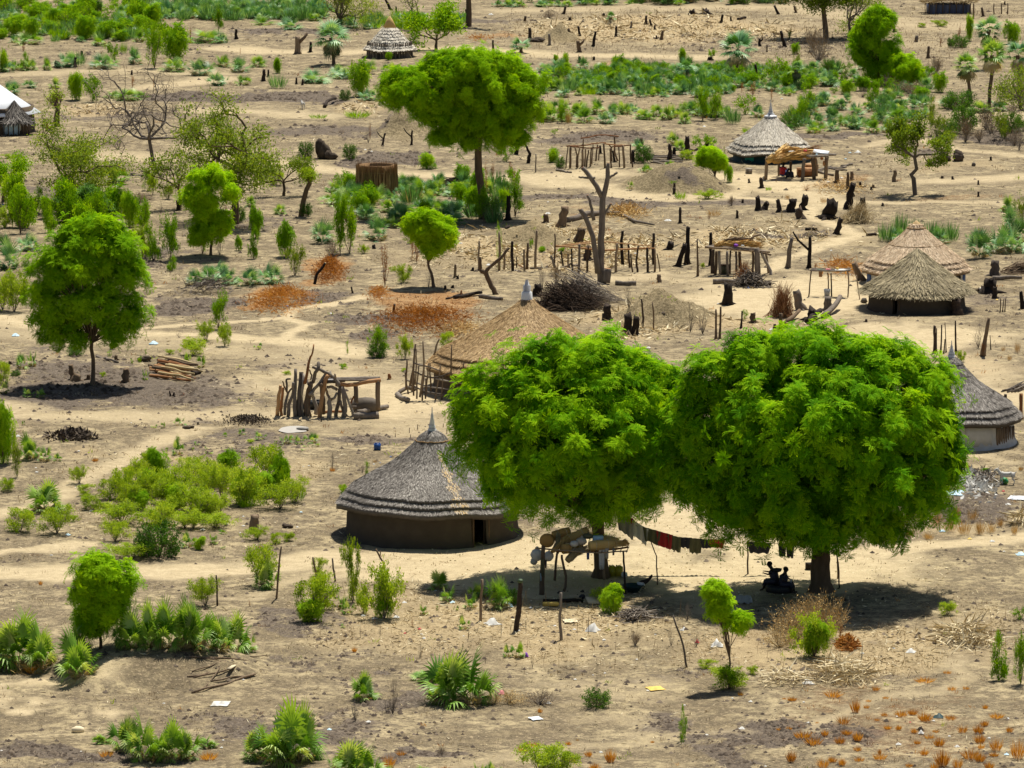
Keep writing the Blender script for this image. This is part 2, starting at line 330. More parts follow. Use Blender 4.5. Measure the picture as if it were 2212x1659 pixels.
ZONES = [  # channel, x, y, rx, ry, strength   (S sand, D dark soil, W straw, R rust, G green)
    ('S', 1180, 1205, 420, 52, 1), ('S', 1650, 1230, 370, 62, 1), ('S', 1450, 1130, 120, 60, .9), ('S', 930, 1240, 260, 30, .9), ('S', 1160, 1240, 300, 35, 1), ('S', 880, 870, 180, 45, .75), ('S', 620, 830, 220, 30, .6), ('S', 900, 930, 260, 40, .5),
    ('S', 1750, 640, 330, 48, .95), ('S', 1350, 605, 200, 16, .6), ('S', 2000, 730, 260, 35, .8), ('S', 2120, 800, 140, 45, .6), ('S', 1640, 385, 200, 20, .9), ('S', 1960, 990, 250, 18, .9), ('S', 2150, 850, 90, 40, .7), ('S', 1300, 1500, 200, 30, .4),
    ('S', 100, 1500, 230, 28, .75), ('S', 420, 1395, 120, 16, .5), ('S', 1300, 1570, 250, 20, .4), ('S', 850, 60, 60, 10, .5), ('S', 1700, 830, 250, 60, .6), ('S', 2060, 640, 60, 25, .5), ('S', 1060, 650, 60, 10, .5),
    ('D', 530, 208, 220, 11, 1), ('D', 700, 218, 90, 9, .9), ('D', 830, 342, 120, 15, .9), ('D', 400, 658, 115, 27, .95), ('D', 260, 852, 300, 55, .75), ('D', 650, 790, 110, 15, .85), ('D', 120, 795, 170, 40, .5),
    ('D', 1310, 431, 190, 16, .95), ('D', 1560, 425, 110, 14, .85), ('D', 810, 958, 110, 15, .8), ('D', 820, 700, 110, 18, .8), ('D', 700, 640, 90, 14, .6), ('D', 1280, 300, 150, 18, .8), ('D', 2130, 292, 110, 16, .8), ('D', 1780, 292, 130, 12, .7),
    ('D', 120, 1640, 300, 40, .8), ('D', 600, 1580, 260, 50, .5), ('D', 860, 1510, 160, 28, .6), ('D', 1640, 1590, 260, 40, .75), ('D', 560, 955, 150, 30, .45), ('D', 2120, 1100, 130, 34, .55), ('D', 700, 1450, 200, 20, .35), ('D', 900, 1640, 200, 20, .6),
    ('D', 620, 70, 130, 7, .7), ('D', 1700, 500, 160, 15, .5), ('D', 300, 560, 150, 30, .5), ('D', 560, 480, 120, 25, .4), ('D', 250, 250, 250, 12, .4), ('D', 700, 290, 160, 14, .5), ('D', 1000, 50, 160, 8, .5), ('D', 2000, 330, 90, 12, .5), ('D', 1850, 1450, 300, 25, .35), ('D', 350, 90, 300, 40, .3),
    ('D', 870, 890, 30, 3, .5), ('D', 470, 893, 55, 9, 1), ('D', 1450, 1480, 200, 30, .3), ('D', 620, 1350, 160, 25, .45), ('D', 2100, 660, 120, 20, .4), ('D', 1180, 560, 160, 20, .3), ('D', 60, 420, 90, 14, .5), ('D', 1650, 90, 260, 26, .35),
    ('W', 1200, 535, 260, 45, .95), ('W', 1650, 510, 240, 28, .9), ('W', 1450, 62, 330, 34, .95), ('W', 1880, 60, 150, 40, .4), ('W', 1080, 1350, 480, 95, .7), ('W', 1750, 1400, 420, 70, .7), ('W', 220, 237, 120, 10, .7), ('W', 1380, 700, 130, 35, .8), ('W', 1600, 700, 130, 25, .8), ('W', 900, 190, 140, 22, .6),
    ('W', 780, 235, 70, 20, .6), ('W', 330, 1000, 200, 26, .6), ('W', 600, 1010, 120, 30, .5), ('W', 1700, 480, 100, 20, .5), ('W', 1200, 480, 80, 20, .4), ('W', 930, 560, 160, 25, .35), ('W', 2000, 1130, 200, 40, .55), ('W', 2100, 1390, 120, 80, .5), ('W', 300, 1140, 250, 50, .3), ('W', 1280, 235, 250, 25, .4), ('W', 2050, 360, 180, 14, .5), ('W', 150, 560, 150, 40, .3),
    ('R', 912, 664, 128, 24, 1), ('R', 600, 633, 95, 20, 1), ('R', 700, 585, 55, 22, .9), ('R', 1840, 385, 80, 16, .5), ('R', 970, 705, 60, 12, .5), ('R', 1280, 470, 60, 20, .4), ('R', 1320, 500, 80, 10, .4), ('R', 1100, 75, 60, 5, .6), ('R', 1330, 135, 60, 6, .5), ('R', 1830, 575, 60, 6, .8), ('R', 390, 1000, 150, 10, .35), ('R', 1900, 1560, 330, 80, .35), ('R', 2050, 430, 130, 9, .4), ('R', 1700, 770, 180, 22, .35), ('R', 2100, 780, 120, 20, .3),
    ('G', 868, 282, 75, 22, 1), ('G', 1432, 675, 100, 34, 1), ('G', 1152, 518, 85, 26, 1), ('G', 1462, 395, 120, 26, 1), ('G', 1211, 80, 40, 14, 1), ('G', 720, 255, 60, 8, .4), ('G', 250, 60, 320, 60, .5), ('G', 1380, 190, 200, 45, .5), ('G', 1700, 170, 240, 70, .45), ('G', 330, 1110, 180, 50, .35), ('G', 160, 470, 160, 60, .4), ('G', 930, 440, 180, 45, .4), ('G', 560, 20, 400, 20, .6),
]
def in_zone(X, Y, x, y, rx, ry):
    c = at_flat(x, y); s = sc(c); k = (H / np.linalg.norm(c - CAM))
    return np.hypot((X - c[0]) / (rx / s), (Y - c[1]) / (ry / (s * k)))
def at_flat(x, y): return flat(x, y)
def zones(X, Y):
    wx = X + (fbm(X / 2.2, Y / 3.2, 4, 21) - .5) * 5; wy = Y + (fbm(X / 3.2, Y / 4.2, 4, 25) - .5) * 14
    z = {k: np.zeros_like(X) for k in 'SDWRG'}
    for ch, x, y, rx, ry, st in ZONES:
        d = in_zone(wx, wy, x, y, rx, ry)
        z[ch] = np.maximum(z[ch], st * smooth(1.45, .35, d))
    px = X + (fbm(X / 1.5, Y / 1.5, 4, 31) - .5) * 1.0; py = Y + (fbm(X / 2.5, Y / 2.5, 4, 35) - .5) * 3.2
    for wd, st, pts in PATHS:
        P = [flat(*p)[:2] for p in pts]; d = np.full_like(X, 1e9)
        for a, b in zip(P[:-1], P[1:]): d = np.minimum(d, seg_d(px, py, a, b))
        k = st * .85 * smooth(wd * 1.55 + .25, wd * .25, d)
        z['S'] = np.maximum(z['S'], k)
        for ch in 'DRG': z[ch] = z[ch] * (1 - k)
        z['W'] = z['W'] * (1 - .8 * k)
    for p, R, h, e in _MW[:5]:
        k = smooth(1.0, .7, np.hypot(X - p[0], Y - p[1]) / R); z['S'] = z['S'] * (1 - k); z['G'] = np.maximum(z['G'], k)
        z['W'] = z['W'] * (1 - .6 * k)
    return z
def make_ground():
    ys = [25, 60, 100, 130, 150, 160]; y = 166.0
    while y < 560: ys.append(y); y += .17 * (y / 200) ** 2
    while y < 4500: ys.append(y); y *= 1.04
    ys.append(4800); ys = np.array(ys)
    a = np.linspace(-.112, .112, 520); ext = .112 * 1.22 ** np.arange(1, 16)
    a = np.concatenate([-ext[::-1], a, ext])
    Y, A = np.meshgrid(ys, a, indexing='ij'); X = A * Y
    X[:3] = X[:3] * 1.6
    Z = hgt(X, Y)
    z = zones(X, Y)
    Z = Z + z['D'] * (fbm(X * 2.6, Y * 2.6, 3, 41) - .45) * .22 + (fbm(X * 1.7, Y * 1.7, 3, 44) - .5) * .05
    far = smooth(560, 900, Y); Z = Z * (1 - far)
    n, m = X.shape
    i = np.arange(n - 1)[:, None] * m; j = np.arange(m - 1)[None]
    Q = np.stack([i + j, i + j + 1, i + m + j + 1, i + m + j], -1).reshape(-1, 4)
    mb = MB(); mb.add(np.stack([X, Y, Z], -1).reshape(-1, 3), Q)
    ob = mb.build('ground', ground_mat(), smooth=True); ob['kind'] = 'structure'
    me = ob.data
    for nm, chs in (('zone', 'SDWR'), ('zoneb', 'GGGG')):
        c = me.attributes.new(nm, 'FLOAT_COLOR', 'POINT')
        c.data.foreach_set('color', np.stack([z[k].ravel() for k in chs], -1).astype(np.float32).ravel())
    return ob
def ground_mat():
    m = bpy.data.materials.new('ground_soil'); m.use_nodes = True; nt = m.node_tree; N = nt.nodes; L = nt.links
    P = N['Principled BSDF']; P.inputs['Roughness'].default_value = .95; P.inputs['Specular IOR Level'].default_value = .1
    tc = N.new('ShaderNodeTexCoord')
    def noise(s, d=4, r=.6, sx=1, sy=1, w=0.):
        mp = N.new('ShaderNodeMapping'); mp.inputs['Scale'].default_value = (sx, sy, 1); mp.inputs['Location'].default_value = (w, w * 2, 0); L.new(tc.outputs['Object'], mp.inputs[0])
        n = N.new('ShaderNodeTexNoise'); n.inputs['Scale'].default_value = s; n.inputs['Detail'].default_value = d; n.inputs['Roughness'].default_value = r
        L.new(mp.outputs[0], n.inputs['Vector']); return n.outputs['Fac']
    def math_(op, a, b=None, c=None):
        k = N.new('ShaderNodeMath'); k.operation = op
        for i, v in enumerate((a, b, c)):
            if v is None: continue
            if isinstance(v, (int, float)): k.inputs[i].default_value = v
            else: L.new(v, k.inputs[i])
        return k.outputs[0]
    def ramp(f, a, b):
        k = N.new('ShaderNodeMapRange'); k.interpolation_type = 'SMOOTHSTEP'; L.new(f, k.inputs[0]); k.inputs[1].default_value = a; k.inputs[2].default_value = b
        return k.outputs[0]
    def mix(f, a, b):
        k = N.new('ShaderNodeMix'); k.data_type = 'RGBA'
        if isinstance(f, float): k.inputs[0].default_value = f
        else: L.new(f, k.inputs[0])
        for i, v in ((6, a), (7, b)):
            if isinstance(v, tuple): k.inputs[i].default_value = v + (1,)
            else: L.new(v, k.inputs[i])
        return k.outputs[2]
    z = N.new('ShaderNodeAttribute'); z.attribute_name = 'zone'; s = N.new('ShaderNodeSeparateColor'); L.new(z.outputs['Color'], s.inputs[0])
    zb = N.new('ShaderNodeAttribute'); zb.attribute_name = 'zoneb'
    big = noise(.35, 5); mid = noise(1.6, 5, .7); fine = noise(6.5, 4, .75); tiny = noise(22, 3, .8, 1, .6); spk = noise(13, 2, .5, 1, 1, 7.); strk = noise(5, 4, .7, .5, 1.6, 3.)
    def brk(ch, k=.55):   # zone edge broken up by noise
        return ramp(math_('ADD', ch, math_('MULTIPLY', math_('SUBTRACT', mid, .5), k * 1.5)), .16, .86)
    base = mix(ramp(big, .40, .60), (.225, .178, .108), (.46, .375, .225))
    base = mix(ramp(mid, .36, .60), base, mix(.85, base, (.125, .10, .066)))
    base = mix(ramp(fine, .52, .70), base, (.43, .335, .215))
    base = mix(ramp(fine, .46, .30), base, (.125, .095, .07))
    sand = mix(ramp(mid, .3, .7), (.47, .375, .23), (.58, .475, .30)); sand = mix(math_('MULTIPLY', ramp(fine, .5, .32), .5), sand, (.36, .275, .18))
    dark = mix(ramp(mid, .3, .7), (.10, .08, .064), (.175, .142, .112)); dark = mix(ramp(fine, .50, .36), dark, (.055, .043, .036)); dark = mix(ramp(fine, .58, .72), dark, (.31, .245, .175))
    straw = mix(ramp(mid, .35, .65), (.34, .25, .14), (.54, .42, .24)); straw = mix(ramp(tiny, .5, .8), straw, (.66, .53, .32))
    rust = mix(ramp(fine, .38, .62), (.24, .09, .022), (.52, .24, .055))
    green = mix(ramp(fine, .4, .6), (.12, .095, .05), (.30, .24, .14))
    c = base
    c = mix(math_('MULTIPLY', brk(zb.outputs['Fac']), .75), c, green)
    c = mix(math_('MULTIPLY', brk(s.outputs[2]), .75), c, straw)
    c = mix(ramp(brk(s.outputs[1]), .0, .42), c, dark)
    c = mix(brk(s.outputs[0], .4), c, sand)
    c = mix(math_('MULTIPLY', brk(z.outputs['Alpha']), .5), c, rust)
    # dry chaff flecks and dark crumbs everywhere
    flk = math_('MULTIPLY', ramp(tiny, .56, .72), math_('SUBTRACT', .6, math_('MULTIPLY', s.outputs[0], .5)))
    c = mix(flk, c, (.60, .48, .31))
    c = mix(math_('MULTIPLY', ramp(spk, .40, .31), math_('SUBTRACT', .42, math_('MULTIPLY', s.outputs[0], .42))), c, (.085, .056, .042))
    L.new(c, P.inputs['Base Color'])
    b = N.new('ShaderNodeBump'); b.inputs['Strength'].default_value = .9; b.inputs['Distance'].default_value = .08
    L.new(math_('ADD', fine, math_('MULTIPLY', tiny, .4)), b.inputs['Height']); L.new(b.outputs[0], P.inputs['Normal'])
    return m
ground = make_ground()
# ================================================================== leaf templates
def leaf_tpl():
    """diamond leaf along +Z, unit length, unit width"""
    return np.array([[0, 0, 0], [.5, .06, .45], [0, 0, 1], [-.5, .06, .45]]), np.array([[0, 1, 2, 3]])
def pinnate(pairs=6, w=.1, l=.26, droop=.35):
    """compound leaf along +Z, drooping towards -X"""
    V = []; Q = []; t = []
    for i in range(pairs + 1):
        u = .18 + .82 * i / pairs
        c = np.array([-droop * u * u, 0, u * (1 - .2 * u)])
        tg = unit(np.array([-2 * droop * u, 0, 1 - .4 * u]))
        for sgn in ((-1, 1) if i < pairs else (0,)):
            ll = l * (1 - .45 * abs(u - .5)) if sgn else l * .8
            d = unit(tg * (.55 if sgn else 1) + np.array([-.15, sgn * .95, 0])); side = unit(np.cross(d, np.array([1., 0, .3])))
            k = len(V); e = c + d * ll
            V += [c, c + d * ll * .5 + side * w * .5, e, c + d * ll * .5 - side * w * .5]; Q.append([k, k + 1, k + 2, k + 3]); t += [u * .18 + rng.random() * .1] * 4
    return np.array(V), np.array(Q), np.array(t)
def rosette(n=8, pairs=6, droop=.35, lo=.15, hi=1.25, w=.1, l=.26):
    """leaves radiating from a twig tip, axis +Z, unit radius"""
    V = []; Q = []; tt = []; k = 0
    for i in range(n):
        v, q, t = pinnate(pairs, w, l, droop)
        az = 2 * PI * (i + rng.random() * .6) / n; el = lo + (hi - lo) * rng.random()
        # leaf Z -> direction (el above horizontal), its -X (droop) -> down
        d = np.array([math.cos(az) * math.cos(el), math.sin(az) * math.cos(el), math.sin(el)])
        up = unit(np.array([0, 0, 1.]) - d * d[2]) if abs(d[2]) < .99 else np.array([1., 0, 0])
        sd_ = np.cross(d, up)
        M = np.stack([up, sd_, d], 1)
        V.append(v @ M.T * (.8 + .4 * rng.random())); Q.append(q + k); tt.append(t); k += len(v)
    return np.concatenate(V), np.concatenate(Q), np.concatenate(tt)
ROS = [rosette(8, 6) for i in range(3)]
ROSF = [rosette(9, 4, .5, -.2, 1.3, .13, .30) for i in range(3)]
LT, LQ = leaf_tpl()
def leaves(mb, P, D, L, W, t, m=0):
    M = frames(D); n = len(P); S = np.stack([np.broadcast_to(W, (n,)), np.broadcast_to(L, (n,)), np.broadcast_to(L, (n,))], 1)
    place_many(mb, LT, LQ, np.zeros(4), M, P, S, t, m)
def rand_dir(n):
    return unit(rng.normal(size=(n, 3)))
def fan(nb=14, L=.70, pet=.5, spread=1.45, w=.085):
    """fan palm leaf, petiole along +Z from the origin, blades in the YZ plane, folded"""
    V = []; Q = []
    V += [[0, -.012, 0], [0, .012, 0], [0, .009, pet], [0, -.009, pet]]; Q.append([0, 1, 2, 3])
    for i in range(nb):
        a = -spread + 2 * spread * i / (nb - 1) + (rng.random() - .5) * .08
        ll = L * (.78 + .22 * math.cos(a)) * (.9 + .2 * rng.random())
        d = np.array([-.12 - .25 * abs(a) / spread, math.sin(a), math.cos(a)]); d = unit(d)
        s = unit(np.cross(d, [1, 0, 0])) * w * .5; c = np.array([0, 0, pet])
        e = c + d * ll * .62; tip = c + d * ll + np.array([-.16 * ll, 0, -.05 * ll * rng.random()])
        k = len(V); V += [c, c + d * ll * .35 + s, e + s * .7, tip, e - s * .7, c + d * ll * .35 - s]
        Q += [[k, k + 1, k + 2, k + 5], [k + 5, k + 2, k + 3, k + 4]]
    return np.array(V, float), np.array(Q)
FANS = [fan() for i in range(3)]; FANF = fan(12, .72, .5, 1.3, .065)

# ================================================================== plant prototypes (unit: half width 1, height 1 -> scaled when placed)
def palm_clump(n=46, dry=.2, far=False, seed=0):
    mb = MB(); ncr = 5
    cr = [(0, 0)] + [(rng.normal() * .26, rng.normal() * .26) for i in range(ncr - 1)]
    for i in range(n):
        c = cr[i % ncr]; az = rng.random() * 2 * PI
        isdry = rng.random() < dry
        el = (-.15 + .5 * rng.random()) if isdry else (.08 + 1.4 * rng.random())
        d = np.array([[math.cos(az) * math.cos(el), math.sin(az) * math.cos(el), math.sin(el)]])
        tv, tq = FANF if far else FANS[i % 3]
        M = frames(d, 0.0)
        # make local +X the upper side of the leaf
        up = unit(np.array([[0, 0, 1.]]) - d * d[:, 2:3]); M = np.stack([up, np.cross(d, up), d], 2)
        s = (.70 if far else .80) * (.65 + .55 * rng.random())
        if isdry: s *= .75
        t = .05 + .08 * rng.random() if isdry else .3 + .65 * rng.random() ** 1.3
        tt = np.zeros(len(tv)) if isdry else (tv[:, 2] * .12)
        P = np.array([[c[0], c[1], .02 + .12 * rng.random()]])
        place_many(mb, tv * [1, 1, 1], tq, tt, M, P, np.array([s]), t)
    # dry thatch heap at the foot
    k = 60; a = rng.random(k) * 2 * PI
    P = np.stack([np.cos(a) * .25 * rng.random(k), np.sin(a) * .25 * rng.random(k), .02 + .1 * rng.random(k)], 1)
    leaves(mb, P, np.stack([np.cos(a), np.sin(a), rng.random(k) * .5 - .1], 1), .45, .05, .05 + .08 * rng.random(k))
    return [('fronds', mb)]
def stems(mb, n, h, sp, r=.02, t=.4, up=.0):
    tips = []
    for i in range(n):
        a = 2 * PI * (i + rng.random()) / n; q = sp * (.5 + .6 * rng.random())
        p = [np.array([.03 * math.cos(a), .03 * math.sin(a), -.02])]
        e = np.array([q * math.cos(a), q * math.sin(a), h * (.65 + .35 * rng.random())])
        P = [p[0] + (e - p[0]) * u + np.array([0, 0, (h * .12 + up) * math.sin(PI * u)]) + rng.normal(size=3) * .02 * (0 < u < 1) for u in np.linspace(0, 1, 5)]
        tube(mb, P, np.linspace(r, r * .35, 5), 4, t, False); tips.append(P)
    return tips
def leafy(kind, nl=1500, ns=8, ll=.085, lw=.035, col=False, prof=None, r=.018, ntw=60):
    """leafy bush; prof(z)-> relative half width"""
    f = MB(); s = MB(); prof = prof or (lambda z: math.sin(PI * min(1, (.12 + z * .80))) ** .55)
    tw = []
    stems(s, ns, .8, .55, r)
    for i in range(ntw):
        z = .06 + .9 * rng.random() ** .9; a = rng.random() * 2 * PI; R = prof(z) * (.45 + .55 * rng.random() ** .5)
        e = np.array([R * math.cos(a), R * math.sin(a), z]); b = np.array([e[0] * .25, e[1] * .25, max(0.02, z * .55 - .05)])
        tw.append((b, e))
        tube(s, [b, (b + e) / 2 + [0, 0, .04], e], [r * .5, r * .35, r * .15], 3, .5, False)
    per = nl // ntw
    for b, e in tw:
        u = .35 + .75 * rng.random(per) ** .8; P = b + (e - b) * u[:, None] + rng.normal(size=(per, 3)) * [.06, .06, .045]
        P[:, 2] = np.abs(P[:, 2]); D = unit(e - b)[None] * .5 + rand_dir(per) + [0, 0, .25]
        tb = rng.random() * .4 + .15
        leaves(f, P, D, ll * (.7 + .6 * rng.random(per)), lw, tb + .45 * rng.random(per) * 1.0)
    return [('foliage', f), ('stem', s)]
def feathery(n=70, ns=5, size=.34, prof=None, far=False, r=.022):
    """bush of pinnate rosettes"""
    f = MB(); s = MB(); prof = prof or (lambda z: math.sin(PI * min(1, (.10 + z * .78))) ** .6)
    stems(s, ns, .85, .4, r)
    z = .1 + .87 * rng.random(n) ** .85; a = rng.random(n) * 2 * PI; R = np.array([prof(q) for q in z]) * (.5 + .42 * rng.random(n) ** .5) - size * .3
    P = np.stack([R * np.cos(a), R * np.sin(a), z - size * .25], 1)
    D = unit(np.stack([np.cos(a) * .7, np.sin(a) * .7, .5 + z * .9], 1) + rng.normal(size=(n, 3)) * .15)
    for k in range(3):
        tv, tq, tt = (ROSF if far else ROS)[k]; i = np.arange(k, n, 3)
        place_many(f, tv, tq, tt * 1.2, frames(D[i]), P[i], size * (.75 + .5 * rng.random(len(i))), .1 + .55 * rng.random(len(i)))
    return [('foliage', f), ('stem', s)]
def lumpy(nb=5, n=90, size=.30, far=False, ns=6, r=.02, tall=0):
    f = MB(); s = MB(); C = []
    for i in range(nb):
        a = 2 * PI * i / nb + rng.random(); q = (.15 + .35 * rng.random()) * (1 - tall * .5); z = .38 + .42 * rng.random() if i else .62
        C.append((np.array([q * math.cos(a), q * math.sin(a), z]), (.30 + .16 * rng.random()) * (1 - tall * .3)))
    C.append((np.array([0, 0, .3]), .36)); tw = MB()
    for c, R in C:
        tube(s, [(0, 0, -.02), c * [.4, .4, .5], c + [0, 0, R * .3]], [r, r * .7, r * .3], 4, .4, False)
        k = int(n / len(C)); D = unit(rand_dir(k) + [0, 0, .35]); P = c + D * R * (.55 + .45 * rng.random((k, 1)) ** .5); P[:, 2] = np.maximum(P[:, 2], .08)
        tb = rng.random() * .25
        for j in range(3):
            tv, tq, tt = (ROSF if far else ROS)[j]; i = np.arange(j, k, 3)
            place_many(f, tv, tq, tt * 1.2, frames(unit(D[i] + [0, 0, .3])), P[i], size * (.7 + .55 * rng.random(len(i))), .12 + tb + .4 * rng.random(len(i)))
    return [('foliage', f), ('stem', s)]
def looseleaf(nb=7, nl=2200, ll=.075, lw=.036, r=.016, tall=0, sp=.24):
    f = MB(); s = MB()
    for i in range(nb):
        a = 2 * PI * i / nb + rng.random(); q = (.1 + .6 * rng.random()) * (1 - tall * .6); c = np.array([q * math.cos(a), q * math.sin(a), .25 + .6 * rng.random()])
        tube(s, [(0, 0, -.02), c * [.5, .5, .5] + rng.normal(size=3) * .03, c], [r, r * .7, r * .3], 4, .5, False)
        for j in range(7):
            e = c + rng.normal(size=3) * [sp, sp, sp * .75] * (1 - tall * .3); e[2] = max(e[2], .05); tube(s, [c * [.8, .8, .7], (c + e) / 2, e], [r * .45, r * .3, r * .12], 3, .5, False)
            k = int(nl / nb / 7); P = c * .25 + e * .75 + rng.normal(size=(k, 3)) * [.085, .085, .06]; P[:, 2] = np.abs(P[:, 2]); leaves(f, P, rand_dir(k) + [0, 0, .3], ll * (.7 + .6 * rng.random(k)), lw, .15 + .35 * rng.random() + .4 * rng.random(k))
    return [('foliage', f), ('stem', s)]
def twiggy(n=26, spread=.9, t=.5, leafn=0, mat_=None, fine=3, r=.014):
    s = MB(); f = MB()
    for i in range(n):
        a = rng.random() * 2 * PI; el = .35 + 1.1 * rng.random(); L = .7 + .4 * rng.random()
        d = np.array([math.cos(a) * math.cos(el) * spread, math.sin(a) * math.cos(el) * spread, math.sin(el)])
        P = [d * L * u + rng.normal(size=3) * .05 * u for u in (0, .35, .7, 1)]
        tube(s, P, [r, r * .8, r * .5, r * .2], 3, t + .3 * rng.random(), False)
        for j in range(fine):
            u = .4 + .55 * rng.random(); b = d * L * u; e = b + unit(d + rng.normal(size=3) * .6) * .35
            tube(s, [b, (b + e) / 2 + rng.normal(size=3) * .02, e], [r * .45, r * .35, r * .15], 3, t + .3 * rng.random(), False)
            if leafn: 
                k = leafn; leaves(f, b + (e - b) * rng.random((k, 1)) + rng.normal(size=(k, 3)) * .03, rand_dir(k), .07, .03, .2 + .7 * rng.random(k))
    return [('foliage', f), ('stem', s)] if leafn else [('stem', s)]
def tuft(n=130, h=1.0, sp=.6, w=.02, t0=.3):
    f = MB(); a = rng.random(n) * 2 * PI; q = rng.random(n) ** .6
    P = np.stack([np.cos(a) * q * sp * .45, np.sin(a) * q * sp * .45, np.zeros(n) - .01], 1)
    D = np.stack([np.cos(a) * q * sp, np.sin(a) * q * sp, np.full(n, .8)], 1) + rng.normal(size=(n, 3)) * .12
    leaves(f, P, D, h * (.55 + .5 * rng.random(n)), w, t0 + .6 * rng.random(n))
    return [('blades', f)]
def grassy(n=170, w=.035):   # clump of green sword-like leaves
    f = MB(); a = rng.random(n) * 2 * PI; q = rng.random(n) ** .5
    P = np.stack([np.cos(a) * q * .6, np.sin(a) * q * .6, np.zeros(n)], 1)
    D = np.stack([np.cos(a) * q * .6, np.sin(a) * q * .6, np.full(n, 1.)], 1) + rng.normal(size=(n, 3)) * .18
    leaves(f, P, D, .55 + .5 * rng.random(n), w, .2 + .7 * rng.random(n))
    return [('foliage', f)]
colp = lambda z: (.55 + .45 * math.sin(PI * min(1, z * .9 + .1))) * (1 if z < .7 else (1.35 - z) / .65)
KINDS_ = {  # kind: (name, category, material map, variants)
    'P': ('palm_shrub', 'palm shrub', {'fronds': 'palm'}, [palm_clump(32, .2), palm_clump(36, .3), palm_clump(28, .15)]),
    'PB': ('palm_shrub', 'palm shrub', {'fronds': 'palm_blue'}, [palm_clump(26, .18, True), palm_clump(30, .25, True), palm_clump(22, .14, True)]),
    'PG': ('palm_shrub', 'palm shrub', {'fronds': 'palm'}, [palm_clump(32, .16, True), palm_clump(36, .25, True), palm_clump(22, .1, True)]),
    'PS': ('palm_seedling', 'palm seedling', {'fronds': 'palm'}, [palm_clump(7, .05), palm_clump(9, .1)]),
    'PM': ('palm_shrub', 'palm shrub', {'fronds': 'palm'}, [palm_clump(12, .1), palm_clump(16, .2)]),
    'WT': ('dry_shrub', 'dry shrub', {'foliage': 'straw_gold', 'stem': 'straw'}, [twiggy(60, 1.2, .35, 2, fine=6, r=.01), twiggy(52, 1.2, .25, 2, fine=6, r=.01)]),
    'B': ('bush', 'bush', {'foliage': 'leaf_bright', 'stem': 'bark'}, [lumpy(5, 110), lumpy(6, 100, .27), lumpy(4, 90, .32)]),
    'BF': ('bush', 'bush', {'foliage': 'leaf_bright', 'stem': 'bark'}, [lumpy(5, 80, .34, True), lumpy(4, 66, .38, True), looseleaf(6, 900, .13, .06)]),
    'BL': ('bush', 'bush', {'foliage': 'leaf_pale', 'stem': 'bark_grey'}, [looseleaf(9, 4000), looseleaf(8, 3400), looseleaf(10, 3800, .07, .034)]),
    'BD': ('bush', 'bush', {'foliage': 'leaf_dark', 'stem': 'bark'}, [leafy('d', 3200, 9, .085, .045, ntw=110), leafy('d', 2600, 8, .09, .045, ntw=90)]),
    'BC': ('bush', 'bush', {'foliage': 'leaf_bright', 'stem': 'bark'}, [looseleaf(8, 3200, .075, .036, tall=.3), looseleaf(9, 3000, .075, .036, tall=.15), looseleaf(7, 2800, .08, .036, tall=.2)]),
    'BS': ('sapling', 'sapling', {'foliage': 'leaf_bright', 'stem': 'bark'}, [looseleaf(4, 500, .09, .04, tall=.5, sp=.16), lumpy(3, 24, .3)]),
    'BO': ('bush', 'bush', {'foliage': 'leaf_olive', 'stem': 'bark_grey'}, [looseleaf(8, 1900, .08, .035), looseleaf(8, 1700, .08, .035, tall=.5)]),
    'R': ('dry_shrub', 'dry shrub', {'foliage': 'leaf_rust', 'stem': 'wood_red'}, [twiggy(16, .5, .4, 7), twiggy(10, .35, .4, 6)]),
    'W': ('dry_shrub', 'dry shrub', {'stem': 'bark_grey'}, [twiggy(22, .9, .5), twiggy(14, .7, .4)]),
    'WB': ('dry_shrub', 'dry shrub', {'foliage': 'leaf_brown', 'stem': 'bark_grey'}, [twiggy(44, 1.1, .6, 3, fine=5), twiggy(40, 1.0, .5, 4, fine=5)]),
    'G': ('grass_tuft', 'grass tuft', {'blades': 'leaf_amber'}, [tuft(150, 1, .8, .045), tuft(110, 1, 1., .045)]),
    'GY': ('grass_tuft', 'grass tuft', {'blades': 'straw_gold'}, [tuft(120, 1, .6, .03), tuft(90, 1, .8, .03)]),
    'GG': ('grass_clump', 'grass clump', {'foliage': 'leaf_bright'}, [grassy(), grassy(120)]),
    'GP': ('grass_clump', 'grass clump', {'foliage': 'palm_blue'}, [grassy(150, .05)]),
}
_PM = {}
def proto(kind, var, split):
    key = (kind, var, split)
    if key not in _PM:
        name, cat, mm, vs = KINDS_[kind]; parts = vs[var]
        if split: _PM[key] = [(pn, mb.mesh(pn, MATS[mm[pn]])) for pn, mb in parts]
        else:
            J = MB()
            for i, (pn, mb) in enumerate(parts): J.join(mb, i)
            _PM[key] = [(name, J.mesh(name, [MATS[mm[pn]] for pn, mb in parts]))]
    return _PM[key]
PHR = {'PM': 'small green fan palm', 'WT': 'tan dried thorny brush', 'P': 'green fan palm shrub', 'PB': 'blue-green fan palm shrub', 'PG': 'green fan palm shrub', 'PS': 'small fan palm seedling', 'B': 'bright green feathery bush', 'BF': 'bright green bush',
       'BL': 'pale green loose-leaved bush', 'BD': 'dark green dense bush', 'BC': 'upright green bush', 'BS': 'spindly green sapling', 'BO': 'olive green thin-leaved bush', 'R': 'rust-coloured withered shrub',
       'W': 'bare grey twiggy shrub', 'WB': 'brown dried shrub', 'G': 'orange dry grass tuft', 'GY': 'golden dry grass tuft', 'GG': 'green grassy clump', 'GP': 'blue-green sword-leaved clump'}
